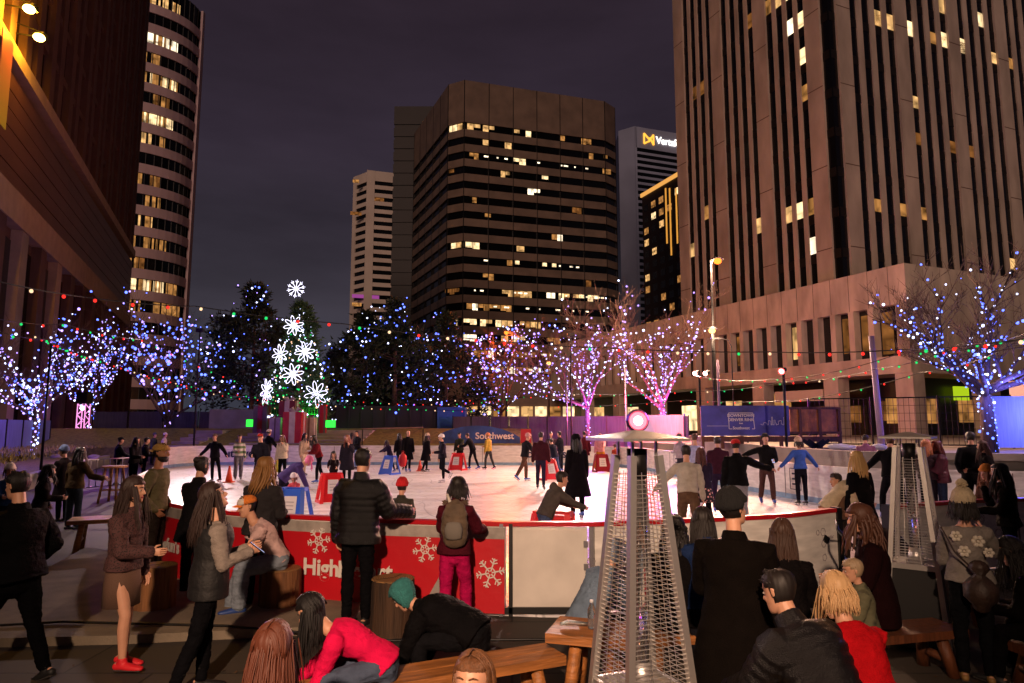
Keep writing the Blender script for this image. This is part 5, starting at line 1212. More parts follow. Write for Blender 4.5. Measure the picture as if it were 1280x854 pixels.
def bare_tree(label,base,h,spread,seed,limbs=6,col_l=('blue','white','violet'),nl=260,r=.045,wrap=True,lean=(0,0),fork=.28,wrapn=150,depth=4,tr=.17,llabel=None):
    rs=random.Random(seed); t=thing('bare_tree',label,'tree',base,0,'leafless trees wound with lights')
    trunk=MB(); crown=MB(); tips=[]; limbpts=[]
    B=Vector(base)
    f=h*fork; tp=[V(0,0,0),V(lean[0]*.3,lean[1]*.3,f*.5),V(lean[0],lean[1],f)]
    trunk.tube(tp,[tr*1.25,tr,tr*.9],10)
    for k in range(60):
        u=k/60*f; a=k*2.4; limbpts.append(V(math.cos(a)*tr*1.15+lean[0]*u/f,math.sin(a)*tr*1.15+lean[1]*u/f,u))
    def grow(p,d,L,rad,lv):
        n=4; pts=[p]; q=p.copy(); dd=d.copy()
        for i in range(n):
            dd=(dd+V(rs.gauss(0,.10),rs.gauss(0,.10),rs.gauss(.03,.07))).normalized(); q=q+dd*L/n; pts.append(q.copy())
        (trunk if lv==0 else crown).tube(pts,[rad*(1-.55*i/n) for i in range(n+1)],7 if lv==0 else (4 if lv<2 else 3))
        if lv==0:
            for k in range(26):
                u=k/26; j=min(n-1,int(u*n)); c=pts[j].lerp(pts[j+1],u*n-j); a=k*2.4; limbpts.append(c+V(math.cos(a),math.sin(a),math.sin(a*1.7))*rad*(1.15-.4*u))
        elif lv==1:
            for k in range(13):
                u=k/13; j=min(n-1,int(u*n)); c=pts[j].lerp(pts[j+1],u*n-j); limbpts.append(c+V(rs.gauss(0,.03),rs.gauss(0,.03),rs.gauss(0,.03)))
        if lv>0: tips.extend([pts[2],pts[4]] if lv<3 else [pts[4]])
        if lv<depth:
            for k in range(rs.choice((3,4,4,5)) if lv<2 else rs.choice((3,3,4))):
                u=rs.uniform(.25,1.0); j=min(n-1,int(u*n)); c=pts[j].lerp(pts[j+1],u*n-j)
                ax=V(rs.gauss(0,1),rs.gauss(0,1),rs.gauss(0,.5)).normalized(); nd=(dd*.75+ax*.62+V(0,0,.22)).normalized()
                grow(c,nd,L*rs.uniform(.5,.72),max(.009,rad*.42),lv+1)
    for k in range(limbs):
        a=k*6.283/limbs+rs.uniform(-.3,.3); el=rs.uniform(.3,1.02) if k else 1.42
        d=V(math.cos(a)*math.cos(el),math.sin(a)*math.cos(el),math.sin(el))
        grow(tp[-1]+V(0,0,rs.uniform(-.1,.25)),d,spread*rs.uniform(.5,.68) if k else (h-f)*.66,tr*.55,0)
    trunk.build('trunk',m_bark,t,True); crown.build('crown',m_bark,t)
    rs.shuffle(tips); P=[B+p for p in tips[:nl]]
    if wrap: P+= [B+p for p in rs.sample(limbpts,min(int(wrapn*1.7),len(limbpts)))]
    lights(llabel or ('string of small lights on the '+label.split(' with ')[0])[:95],P,col_l,r)
    return t,B
LW='blue white '
bare_tree('leafless tree standing at the far left edge with blue lights',G(40,571,.44),7.6,6.0,3,col_l=('blue','violet','white'),nl=130,wrapn=260,r=.056,tr=.19,llabel='blue white lights wound on the leftmost bare tree and its trunk')
bare_tree('tall bare tree behind the pink lit truss with violet lights',G(112,556,.44),10.6,9.6,5,limbs=7,col_l=('violet','blue','white'),nl=210,wrapn=260,r=.066,tr=.2,llabel='violet and white lights in the tallest bare tree behind the pink truss')
bare_tree('small bare tree at the back of the left trees',V(-23.5,47,.2),7.6,7.5,9,col_l=('blue','blue','violet'),nl=230,wrapn=60,r=.068,llabel='dense deep blue lights in the low bare tree left of the lawn')
bare_tree('bare tree glowing amber under the street lamp with violet lights',V(-.9,55,0),10.4,8.0,12,col_l=('violet','violet','white','blue'),nl=230,wrapn=90,r=.066,fork=.3,llabel='violet lights in the amber lit bare tree behind the blue banner')
bare_tree('bare tree left of the red spotlight with a lit trunk',V(4.6,42,0),7.4,6.4,21,col_l=('violet','white','violet'),nl=110,wrapn=190,r=.05,tr=.15,fork=.42,llabel='violet lights in the bare tree left of the red spotlight')
bare_tree('bare tree right of the red spotlight with a lit trunk',V(9.0,41,0),7.6,6.6,33,col_l=('violet','white','violet'),nl=110,wrapn=210,r=.05,tr=.17,fork=.42,llabel='violet lights in the bare tree right of the red spotlight')
bare_tree('large bare tree before the white fence at the right edge',V(15.5,22.4,1.3),6.2,4.1,41,limbs=9,col_l=('blue','white','blue'),nl=90,wrapn=330,r=.034,tr=.2,fork=.30,llabel='blue white lights on the largest bare tree at the right edge')
def evergreen(label,base,h,r,seed,n=2600,trunk=True,shape='pine',leaf=.34,m=m_pine):
    rs=random.Random(seed); t=thing('evergreen_tree',label,'tree',base,0,'dark evergreens on the lawn'); g=MB()
    g.tube([V(0,0,0),V(0,0,h*.9)],[.22,.05],8); 
    tips=[]
    clumps=[]
    for k in range(int(60+h*9)):
        u=rs.random()**.8; z=h*(.08+.9*u)
        if shape=='cone': R_=r*(1-u)**.9+.12
        else: R_=r*(math.sin(min(1,(u+.12)*1.05)*math.pi)**.6)*(1-.25*u)+.2
        a=rs.uniform(0,6.283); rr=R_*math.sqrt(rs.uniform(.25,1))*rs.uniform(.8,1.15); c=V(math.cos(a)*rr,math.sin(a)*rr,z); clumps.append((c,rs.uniform(.5,.95)*(1-.4*u)*(r/3.2)**.5))
        if rs.random()<.35: g.tube([V(0,0,z-.4),c],[.05,.02],4)
    g.build('trunk',m_bark,t)
    g=MB()
    per=max(10,int(n/len(clumps)))
    for c,s in clumps:
        for i in range(per):
            v=V(rs.gauss(0,.5),rs.gauss(0,.5),rs.gauss(0,.38))*s; p=c+v; d=(v.normalized()+V(0,0,.15)+V(rs.gauss(0,.4),rs.gauss(0,.4),rs.gauss(0,.4))).normalized()
            sd=d.cross(V(rs.gauss(0,1),rs.gauss(0,1),rs.gauss(0,1))).normalized(); l=leaf*rs.uniform(.6,1.3)
            g.add([p-sd*l*.22,p+d*l,p+sd*l*.22],[(0,1,2)])
        tips.append(c+c.normalized()*0+V(c.x,c.y,0).normalized()*s*.7 if V(c.x,c.y,0).length>.01 else c)
    g.build('crown',m,t); return [Vector(base)+p for p in tips]
T=evergreen('dark spreading evergreen left of the snowflake tree',V(-19.8,52,1.9),11.0,4.6,1,13000)
front=lambda pts,by:[p for p in pts if p.y<by+.8]
def lit_ever(label,base,h,r,seed,nlab,colors,cnt,n=11000):
    pts=evergreen(label,base,h,r,seed,n); rs=random.Random(seed+50); P=[]
    while len(P)<cnt:
        p=rs.choice(pts); u=(p.z-base[2])/h
        if rs.random()<u*.75: continue
        P.append(p+V(rs.gauss(0,.5),-abs(rs.gauss(0,.5))-.1,rs.gauss(0,.5)))
    lights(nlab,P,colors,.058,'light strings on the evergreens')
# lights of the first evergreen
rs=random.Random(3); lights('scattered blue lights on the evergreen left of the snowflake tree',[rs.choice(T)+V(rs.gauss(0,.4),-.6,rs.gauss(0,.4)) for i in range(110)],('blue','blue','violet','white'),.058,'light strings on the evergreens')
lit_ever('dark evergreen just right of the snowflake tree',V(-11.3,52,1.9),8.9,3.4,2,'sparse blue lights on the evergreen right of the snowflake tree',('blue','blue','white'),100)
lit_ever('tall dark evergreen in the middle of the row',V(-8.6,50,1.9),9.4,3.6,7,'dense blue lights on the middle evergreen of the row',('blue','blue','blue','white'),190)
lit_ever('wide dark evergreen behind the blue container',V(-5.2,54,.5),10.4,3.8,11,'dense blue lights on the wide evergreen by the amber tree',('blue','blue','blue','violet'),210)
# --- Christmas tree
XB=V(-13.9,44.6,1.95)
pts=evergreen('tall narrow Christmas tree hung with glowing snowflakes behind the giant presents',XB,8.3,1.95,77,16000,shape='cone',leaf=.26,m=mat('fir_needles','34502a',.9,noise_s=2,noise_a=.5)); 
rs=random.Random(5); P=[]
for i in range(420):
    u=rs.random()**1.3; a=rs.uniform(-3.14,0); R_=2.0*(1-u)+.2; P.append(XB+V(math.cos(a)*R_*1.16,math.sin(a)*R_*1.16,.4+u*7.6))
lights('green, white and red lights covering the Christmas tree',P,('white','green','white','warm','white'),.045,'light strings on the evergreens')
m_flake=emis('snowflake_white','e6e2ff',3.2); 
def snowflake(label,px,py,Y,r,tilt=0,petal=True,n=8):
    c=D(px,py,Y); t=thing('snowflake_light',label,'snowflake light',c,0,'glowing snowflakes on the Christmas tree')
    M=Matrix.Rotation(R(tilt),3,'Z')
    for k in range(n):
        a=2*math.pi*k/n+.2; g=MB(); d=M@V(math.cos(a),0,math.sin(a)); e=M@V(-math.sin(a),0,math.cos(a))
        if petal:
            loop_=[d*r*.15,d*r*.5+e*r*.16,d*r*.85+e*r*.12,d*r,d*r*.85-e*r*.12,d*r*.5-e*r*.16,d*r*.15]
            for i in range(6): g.tube([loop_[i],loop_[i+1]],.017,4)
        else: g.tube([d*r*.1,d*r],[.022,.012],4); g.tube([d*r*.6,d*r*.85+e*r*.15],.02,4); g.tube([d*r*.6,d*r*.85-e*r*.15],.02,4)
        g.build('petal',m_flake,t)
    g=MB(); g.ball((0,0,0),.09,8,6); g.build('hub',m_flake,t)
snowflake('starburst snowflake topping the Christmas tree',370,361,44.4,.62,0,False,10)
snowflake('upper middle snowflake on the Christmas tree just under the top',367,407,43.3,.66)
snowflake('snowflake on the left of the middle pair',350,443,43.0,.66,-25)
snowflake('snowflake on the right of the middle pair',381,440,43.0,.66,30)
snowflake('snowflake low in the centre of the tree',366,468,42.7,.70)
snowflake('lowest snowflake on the left flank of the tree',333,490,43.2,.85,-45)
snowflake('lowest snowflake on the right flank of the tree',395,493,43.2,.85,48)
# --- giant presents
m_gred=mat('gift_red','a01420',.5,noise_s=2,noise_a=.15); m_gwh=mat('gift_silver','b0a49c',.5,noise_s=2,noise_a=.25); m_gtau=mat('gift_taupe','6c5a52',.6,noise_s=2,noise_a=.2)
def gift(label,px0,px1,pyt,z0,Y,m1,m2,rib=.3):
    a=D(px0,pyt,Y); b=D(px1,pyt,Y); w_=b.x-a.x; h=a.z-z0; t=thing('giant_present',label,'present',((a.x+b.x)/2,Y+w_/2,z0),0,'giant presents on the steps')
    g=MB(); g.box((0,0,h/2),(w_,w_,h)); g.build('box',m1,t)
    g=MB(); g.box((0,0,h/2),(w_*rib,w_+.03,h+.03)); g.box((0,0,h/2+.002),(w_+.04,w_*rib,h+.02)); g.build('ribbon',m2,t)
    g=MB()
    for s in(-1,1): g.loft([V(0,0,h),V(.16*s*w_,0,h+.22*w_),V(.34*s*w_,0,h+.16*w_),V(.05*s,0,h+.02)],[.04*w_,.09*w_,.09*w_,.03*w_],None,V(0,1,0),8)
    g.build('bow',m2,t); return t
gift('biggest present, red with a silver ribbon, front and centre',354,377,515,.95,39.3,m_gred,m_gwh,.32)
gift('dark red present rising behind the biggest one',349,369,501,1.2,41.6,mat('gift_dark_red','6a1a18',.6),m_gwh)
gift('narrow silver present just left of the biggest one',337,351,522,1.0,40.2,m_gwh,m_gtau,.12)
gift('tall taupe present with a red ribbon on the left end',317,334,508,1.3,42.3,m_gtau,m_gred,.34)
gift('narrow silver present just right of the biggest one',380,393,522,1.0,40.2,m_gwh,m_gtau,.15)
gift('slim taupe and red present on the right end',398,407,508,1.3,42.3,m_gtau,m_gred,.5)
m_gs=emis('green_lamp','40ff50',1.3,True)
for (px0,px1,py0,py1,s_) in ((308,317,524,534,'left'),(407,420,525,535,'right')):
    a=D(px0,py0,41.5); b=D(px1,py1,41.5); t=thing('green_flood_box','square green flood light to the %s of the presents'%s_,'flood light',((a.x+b.x)/2,41.5,b.z),0)
    g=MB(); g.box((0,0,(a.z-b.z)/2),(b.x-a.x,.12,a.z-b.z)); g.build('housing',m_black,t); g=MB(); g.box((0,-.07,(a.z-b.z)/2),(b.x-a.x-.04,.02,a.z-b.z-.04)); g.build('lens',m_gs,t)
# green lattice behind the presents
t=thing('green_lattice','low green lit metal lattice round the foot of the Christmas tree','lattice',(0,0,0))
for px0,px1 in ((334,352),(376,397)):
    g=MB(); a=D(px0,510,43.2); b=D(px1,510,43.2); n_=6
    for i in range(n_+1): x=a.x+(b.x-a.x)*i/n_; g.bar(V(x,43.2,1.8),V(x,43.2,a.z),.03)
    for z in (a.z,a.z-.4,a.z-.8): g.bar(V(a.x,43.2,z),V(b.x,43.2,z),.04)
    g.build('lattice_panel',mat('green_lit_metal','208a38',.5),t)  # green lamp light put into the lattice colour
lamp('POINT','green_flood',(-14,42.2,2.6),220,'30ff50',.15)
lamp('POINT','green_flood',(-12.6,42.6,2.6),60,'30ff50',.15)
# ================================================================= FENCES AND THINGS BEHIND
m_mesh=mat('blue_lit_white_mesh','6a74a8',.8,noise_s=2,noise_a=.15,bump=.5,bump_s=4,aniso=(6,6,.5)); m_meshw=mat('white_privacy_mesh','b8b4c8',.8,noise_s=2,noise_a=.12,bump=.5,bump_s=4,aniso=(6,6,.5)); m_meshg=mat('grey_privacy_mesh','46424a',.85,noise_s=2,noise_a=.2,bump=.5,bump_s=4,aniso=(6,6,.5))  # left fence: blue light put into the colour of white mesh
def fence(label,a,b,z0,z1,m,step=2.4,group=None,mesh=True,skip=()):
    a=Vector(a);b=Vector(b); L_=(b-a).length; d=(b-a).normalized(); n_=max(1,round(L_/step)); rz=math.atan2(d.y,d.x)
    t=thing('fence',label,'fence',(0,0,0),0,group)
    for i in range(n_+1): g=MB(); p=a+d*L_*i/n_; g.bar(V(p.x,p.y,z0),V(p.x,p.y,z1+.05),.06); g.build('post',m_dark,t)
    for i in range(n_):
        if i in skip: continue
        p=a+d*L_*(i+.03)/n_; q=a+d*L_*(i+.97)/n_; g=MB()
        if mesh: g.cor([V(p.x,p.y,z0+.1),V(q.x,q.y,z0+.1),V(q.x-d.y*.02,q.y+d.x*.02,z0+.1),V(p.x-d.y*.02,p.y+d.x*.02,z0+.1),V(p.x,p.y,z1),V(q.x,q.y,z1),V(q.x-d.y*.02,q.y+d.x*.02,z1),V(p.x-d.y*.02,p.y+d.x*.02,z1)])
        else:
            for k in range(13): r_=p.lerp(q,k/12); g.bar(V(r_.x,r_.y,z0+.1),V(r_.x,r_.y,z1),.012)
            for k in range(7): z=z0+.1+(z1-z0-.1)*k/6; g.bar(V(p.x,p.y,z),V(q.x,q.y,z),.014 if 0<k<6 else .05)
        g.build('panel' if mesh else 'wire_panel',m if mesh else m_dark,t)
    return t
fa=G(-60,590,.44); fence('fence of blue lit mesh panels along the left building',V(fa.x-1,fa.y-2,0),V(-27.5,41,0),.44,2.45,m_mesh,2.2)
fence('dark grey screened fence across the back left beyond the lawn',V(-29,47.5,0),V(-19.5,48,0),.4,3.1,m_meshg,2.4)
fence('grey screened fence along the back behind the red spotlight',V(-4.0,46.5,0),V(11.2,43.6,0),0,2.75,m_meshg,1.25,skip=())
fence('white screened fence left of the timber deck',V(7.0,40.2,0),V(9.6,38.2,0),0,2.75,m_meshw,2.6)
fence('pale mesh fence section between the lit trees',V(11.0,39.5,0),V(11.8,34.5,0),1.3,2.9,m_meshw,2.6)
fence('see through wire fence right of the timber deck',V(12.8,29.6,1.3),V(19.2,26.4,1.3),1.3,3.3,m_dark,2.3,mesh=False)
fence('white screened fence behind the largest tree on the right',V(16.6,24.2,1.3),V(25,24.9,1.3),1.3,3.2,m_meshw,3.1)
g=MB(); g.box((24.5,29,2.7),(5,2.5,2.8)); o=g.build('storage_box',mat('pale_box','c0b0a4',.7),None); tag(o,'pale box like kiosk behind the white fence at the right edge','kiosk')
# blue container and inflatable banner
t=thing('dark_container','dark container with a blue end door behind the evergreens','container',(-6.6,48.6,0))
g=MB(); g.box((-2.6,0,2.2),(8.4,2.2,2.6)); g.build('body',mat('container_dark','1a1a26',.6),t); g=MB(); g.box((2.4,-.1,2.2),(1.9,2.3,2.4)); g.build('blue_door',mat('container_blue','2050a0',.5),t)
for k in range(10): g=MB(); g.box((-6.4+.85*k,-1.12,2.2),(.1,.06,2.4)); g.build('rib',mat('container_dark','1a1a26'),t)
t=thing('arched_banner','blue arched sponsor banner standing behind the far boards','banner',(-1.55,39.6,0))
g=MB(); n_=14; pr=[(-2.6,.9)]
for i in range(n_+1): u=i/n_; pr.append((-2.6+4.6*u,1.2+.95*math.sin(math.pi*(u*.86+.1))**.6))
pr.append((2.0,.9))
vs=[(x,-.03,z) for x,z in pr]+[(x,.03,z) for x,z in pr]; k=len(pr); g.add(vs,[tuple(range(k)),tuple(range(2*k-1,k-1,-1))]+[(i,k+i,k+(i+1)%k,(i+1)%k) for i in range(k)])
g.build('fabric',mat('banner_blue','22407c',.5,noise_s=1.2,noise_a=.6),t)
o=textobj('Southwest',.52,.004,m_letter,'lettering',.01); stand_text(o,(.55,-.045,1.55),(0,-1)); o.parent=t
g=MB(); g.box((2.35,0,1.4),(.6,.1,1.1)); g.build('red_end',mat('banner_red','8a1422',.6),t)
# goal like frames above the far boards
for x in (-8.4,):
    t=thing('metal_frame','thin brown metal frame standing on the lawn behind the far board','frame',(x,38.7,1.0)); g=MB()
    g.bar((0,0,0),(0,0,.95),.05); g.build('upright',m_dark,t); g=MB(); g.bar((3.4,0,0),(3.4,0,.95),.05); g.build('upright',m_dark,t); g=MB(); g.bar((0,0,.97),(3.4,0,1.05),.06); g.build('crossbar',mat('pale_tube','8a6a5c',.5),t)
# railings far left
t=thing('hand_railing','pale metal hand railing beyond the planter on the left','railing',(0,0,0))
a=G(128,566,.0)+V(0,6,0); 
for k in range(7):
    x=-23.2+1.0*k; y=40+.1*k; g=MB(); g.bar((x,y,0),(x,y,1.1+.1*(k%2)),.05); g.build('post',m_steel2,t)
for z in(.6,1.1): g=MB(); g.bar((-23.2,40,z),(-17.2,40.6,z),.05); g.build('rail',m_steel2,t)
t=thing('crowd_barrier','silver crowd barrier at the left corner of the rink','barrier',(-13.7,23.6,0),1.25)
for k in range(9): g=MB(); g.bar((k*.25-1,0,.15),(k*.25-1,0,1.05),.02); g.build('bar',m_steel2,t)
for z in(.15,1.05): g=MB(); g.bar((-1.05,0,z),(1.05,0,z),.035); g.build('rail',m_steel2,t)
# --- timber deck with the rink banner
DY=26.2; da=D(877,567,DY); db=D(1053,567,DY); xa,xb=da.x,db.x; xm=D(986,540,DY).x
t=thing('timber_deck','raised timber platform with slatted railing behind the right boards','deck',(0,0,0))
zt=D(880,509,DY).z; zb=D(880,545,DY).z
g=MB(); g.box(((xa+xb)/2,DY+.9,zb-.12),(xb-xa,1.9,.2)); g.build('platform',m_woodd,t)
for k in range(8): x=xa+.06+(xb-xa-.12)*k/7; g=MB(); g.box((x,DY,(1.3+zt)/2),(.11,.11,zt-1.3)); g.build('post',m_woodd,t)
for z in(zt-.04,zb+.12): g=MB(); g.box(((xa+xb)/2,DY,z),(xb-xa,.14,.09)); g.build('rail',m_woodd,t)
for k in range(27): x=xm+.1+(xb-xm-.2)*k/26; g=MB(); g.box((x,DY+.02,(zt+zb)/2+.04),(.065,.04,zt-zb-.22)); g.build('slat',mat('lit_slat','b06a30',.5,noise_s=4,noise_a=.4),t)  # warm glow on the slats put into their lighter colour
g=MB(); 
for x in(xm+.9,xb-.9): g=MB(); g.bar((x-.4,DY,zb-.15),(x,DY,1.35),.12); g.bar((x+.4,DY,zb-.15),(x,DY,1.35),.12); g.build('brace',m_dark,t)
t2=thing('rink_banner','blue purple sponsor banner with a skyline drawing hanging on the timber deck','banner',(0,0,0))
mb_=mat('purple_banner','3a3c8c',.5,noise_s=1.6,noise_a=.5); g=MB(); g.box(((xa+xm)/2,DY-.09,(zt+zb)/2+.03),(xm-xa,.03,zt-zb+.05)); g.build('fabric',mb_,t2)
cx=D(925,526,DY).x; cz=(zt+zb)/2+.05; ml_=emis('banner_print','a8a8d8',.35)
for s_,dz_,sz in (('DOWNTOWN',.17,.155),('DENVER RINK',.01,.155),('from',-.12,.07),('Southwest',-.30,.15)):
    o=textobj(s_,sz,.003,m_letter,'lettering',.003); stand_text(o,(cx,DY-.112,cz+dz_),(0,-1)); o.parent=t2
g=MB(); w_,h_=.46,.30
for p,q in (((-w_,h_),(w_,h_)),((-w_,h_),(-w_,-h_)),((w_,h_),(w_+.05,-h_)),((-w_,-h_),(-w_+.12,-h_)),((w_+.05,-h_),(w_-.05,-h_))): g.bar((cx+p[0],DY-.11,cz-.03+p[1]),(cx+q[0],DY-.11,cz-.03+q[1]),.022,.006,up=V(0,1,0))
g.build('frame_print',m_letter,t2)
g=MB(); rs=random.Random(8); x=cx+.7; prev=None
for i in range(46):
    x+=rs.uniform(.03,.06); z=cz-.18+rs.choice((0,.12,.3,.2,.36))*rs.random()
    if x>xm-.1: break
    q=V(x,DY-.11,z)
    if prev: g.bar(prev,V(q.x,q.y,prev.z),.012,.004,up=V(0,1,0)); g.bar(V(q.x,q.y,prev.z),q+V(.001,0,.001),.012,.004,up=V(0,1,0))
    prev=q
g.bar((xa+.2,DY-.11,cz-.22),(cx-.5,DY-.11,cz-.22),.012,.004,up=V(0,1,0)); g.build('skyline_print',m_letter,t2)
g=MB()
for (px,w_) in ((1052,.8),(1100,.4)): 
    c=D(px,568,22); g=MB(); g.ball((0,0,0),.3,8,5,(w_*2,.8,.35)); g.v=[tuple(Vector(v)*(1+.3*noise.noise(Vector(v)*5))) for v in g.v]; o=g.build('snow_heap',mat('snow','b8b8cc',.8),None,True); o.location=(c.x,22.0,1.5); tag(o,'small heap of scraped snow on the kerb, %s'%('below the slatted railing' if px==1052 else 'nearest the tall purple pole'),'snow heap')
# ================================================================= LAMPS AND POLES
m_headlamp=emis('sodium_lamp','ffb060',5); m_orange=emis('orange_lamp','ff7426',4); 
def street_lamp(label,px,py,Y,z0,m,arm=0,r=.16,hlab=None,pr=.07):
    c=D(px,py,Y); t=thing('street_lamp',label,'street lamp',(c.x-arm,Y,z0),0); h=c.z-z0
    g=MB(); g.tube([V(0,0,0),V(0,0,h*.5),V(0,0,h)],[pr*1.3,pr,pr*.8],8); g.build('pole',m_dark,t)
    if arm: g=MB(); g.tube([V(0,0,h-.25),V(arm*.5,0,h+.12),V(arm,0,h+.1)],[.045,.04,.035],6); g.build('arm',m_dark,t)
    g=MB(); g.lathe((arm,0,h),[(.02,.16),(r*1.2,.10),(r*1.5,.02)],12); g.build('hood',m_black,t,True)
    g=MB(); g.ball((arm,0,h-.06),r,10,7,(1,1,.8)); g.build('globe',m,t,True); return c
c1=street_lamp('tall street lamp with an orange glowing head before the pier tower',897,325,34,1.3,m_orange,.35,.20)
c2=street_lamp('street lamp with a yellow white globe halfway up the tall orange one',890,412,33.5,1.3,m_headlamp,.0,.17)
c3=street_lamp('distant amber street lamp behind the trees at the podium corner',686,453,60,0,m_headlamp,0,.22)
c4=street_lamp('distant orange street lamp above the amber lit bare tree',633,415,57,0,m_orange,0,.2)
lamp('POINT','street',c1+V(-.2,-.6,-.3),7000,'ffc49c',.3); lamp('POINT','street',c2+V(0,-.7,0),3600,'ffd0a8',.3)
lamp('POINT','street',c3+V(0,-.8,0),2200,'ffb060',.4); lamp('POINT','street',c4+V(0,-.8,-.3),5200,'ff6a30',.4)
def pole(label,px,y_top,Y,z0,w_,m,lean=0):
    c=D(px,y_top,Y); g=MB(); g.tube([V(0,0,0),V(lean,0,c.z-z0)],[w_,w_*.8],10); o=g.build('pole',m,None,True); o.location=(c.x-lean,Y,z0); tag(o,label,'pole','poles round the rink'); return c
pole('thick pale purple pole right of the slatted railing',1089,420,23,1.3,.11,mat('pale_pole','a890b0',.5),-.12)
pole('thin white pole left of the red spotlight',781,460,38.8,0,.05,m_meshw)
pole('thin pale pole at the back between the left trees of the spotlight',708,458,41,0,.05,m_steel2)
pole('slender pole beside the tall orange street lamp',897,450,31,1.3,.07,mat('pale_pole','a890b0'))
pole('dark pole rising through the leftmost tree',64,430,26,.44,.05,m_dark)
t=thing('curved_lamp_post','thin grey post with a short curved arm behind the deck banner','lamp post',D(919,560,33)*1+V(0,0,-.5)); h=D(919,425,33).z-1.3
t.location.z=1.3; g=MB(); g.tube([V(0,0,0),V(0,0,h-.3),V(-.15,0,h),V(-.6,0,h+.1)],[.03,.03,.025,.02],6); g.build('post',m_dark,t); g=MB(); g.box((-.75,0,h+.06),(.4,.16,.08)); g.build('lamp_head',m_black,t)
# stage lights on poles
m_redglow=emis('stage_red','ff3a3a',30); m_warmglow=emis('stage_warm','ffb0a0',14)
def stage_light(label,px,py,Y,z0,pts,mlens,target,en,colr,ang=70,size=.25,blend=1):
    c=D(px,py,Y); t=thing('stage_light',label,'stage light',(c.x,Y,z0),0,'stage lights on poles'); h=c.z-z0
    g=MB(); g.tube([V(0,0,0),V(0,0,h+.1)],.05,8); g.build('pole',m_dark,t)
    for k,dx in enumerate(pts):
        d=(Vector(target)-c).normalized(); g=MB(); p=V(dx,0,h); g.cyl(p-d*.12,p+d*.14,.09,.13,12); g.build('can',m_black,t,True)
        g=MB(); g.cyl(p+d*.13,p+d*.15,.11,.11,12); g.build('lens',mlens,t)
    if len(pts)>1: g=MB(); g.bar((min(pts),0,h-.15),(max(pts),0,h-.15),.04); g.build('crossbar',m_dark,t)
    return lamp('SPOT','stage',c+(Vector(target)-c).normalized()*.3,en,colr,size,target,ang,blend)
stage_light('single stage light with a red lens on a thin pole above the deck banner',979,463,25.2,1.3,(0,),m_redglow,(1,17,0),RK*2600,'ff9a8c',95)
stage_light('pair of warm stage lights on one pole left of the tall orange street lamp',874,466,31.2,1.3,(-.12,.35),m_warmglow,(-2,22,0),RK*5200,'ffc8b8',95)
# far red spotlight seen through the first heater's hood
c=D(797,526,37.9); t=thing('red_spotlight','dazzling red pink spotlight at the back of the rink','spotlight',(c.x,c.y,0))
g=MB(); g.tube([V(0,0,0),V(0,0,c.z-.3)],.05,8); g.bar((-.5,0,c.z-.35),(.5,0,c.z-.35),.06); g.build('stand',m_black,t)
g=MB(); g.lathe((0,-.05,c.z),[(.54,.18),(.64,-.1)],16,ax=Matrix.Rotation(R(90),3,'X')); g.build('housing',m_black,t)
g=MB(); g.cyl((0,-.10,c.z),(0,-.14,c.z),.56,.56,24); g.build('lens',emis('hot_pink_lamp',(1,.10,.18),1.3),t); g=MB(); g.cyl((0,-.14,c.z),(0,-.17,c.z),.47,.47,24); g.build('inner_lens',emis('inner_pink_lamp',(1,.25,.32),2),t); g=MB(); g.ball((0,-.16,c.z),.26,16,10,(1,.4,1)); g.build('lamp_core',emis('lamp_core','ffe0d8',8),t,True)
g=MB(); 
for a in range(12): g.tube([V(.36*math.cos(a*.5236),-.1,c.z+.36*math.sin(a*.5236)),V(.44*math.cos(a*.5236),-.1,c.z+.44*math.sin(a*.5236))],.03,5)
g.build('halo_rim',emis('halo_red','ff4a5a',8),t)  # red petals added for the halo glow around the lamp
lamp('POINT','red_wash',(c.x,c.y-.9,c.z+.5),RK*1700,'ff3a5a',.3); lamp('POINT','red_wash',(c.x+.2,c.y+3.2,2.4),RK*1500,'ff5a78',.3)
# pink truss tower on the left
c=G(101,560,.3); t=thing('light_truss','pink glowing lattice truss with a black loudspeaker on top','truss',(c.x,c.y,.3)); m_tr=emis('truss_lit_pink','ff9ae0',1.4)  # truss bars emit the pink that lamp light would give them
hh=D(101,505,c.y).z-.3; wq=.32
for sx_ in(-1,1):
    for sy_ in(-1,1): g=MB(); g.bar((sx_*wq,sy_*wq,0),(sx_*wq,sy_*wq,hh),.06); g.build('upright',m_tr,t)
for k in range(8):
    z=hh*k/8; s_=(-1)**k; g=MB(); g.bar((-wq*s_,-wq,z),(wq*s_,-wq,z+hh/8),.04); g.bar((-wq,-wq*s_,z),(-wq,wq*s_,z+hh/8),.04); g.bar((wq,-wq*s_,z),(wq,wq*s_,z+hh/8),.04); g.build('lattice',m_tr,t)
g=MB(); g.ball((0,-.2,hh-.35),.16,8,6); g.build('uplight',emis('truss_core','ffd8ff',20),t)
g=MB(); g.box((0,0,0),(.9,.8,.95)); sp=g.build('loudspeaker',m_black); sp.location=(c.x,c.y,.3+hh+.5); tag(sp,'black loudspeaker box standing on the pink truss','loudspeaker'); g=MB(); g.box((0,-.41,0),(.78,.02,.83)); g.build('grille',m_dark,sp)
lamp('SPOT','truss_spot',(c.x+.4,c.y-.5,.3+hh),RK*3000,'ff7ad8',.2,(-8,20,0),80,1); lamp('POINT','truss_glow',(c.x,c.y-.8,2.2),RK*160,'d080ff',.3)
lamp('POINT','blue_glow',(-20.5,27.5,2.8),380,'5a50ff',.5); lamp('POINT','blue_glow',(-20.5,32,4),650,'9a60ff',.5)
lamp('POINT','tree_glow',(15.6,21.4,3.4),420,'5a60ff',.5); lamp('POINT','tree_glow',(18.6,23.2,2.6),300,'6070ff',.5)
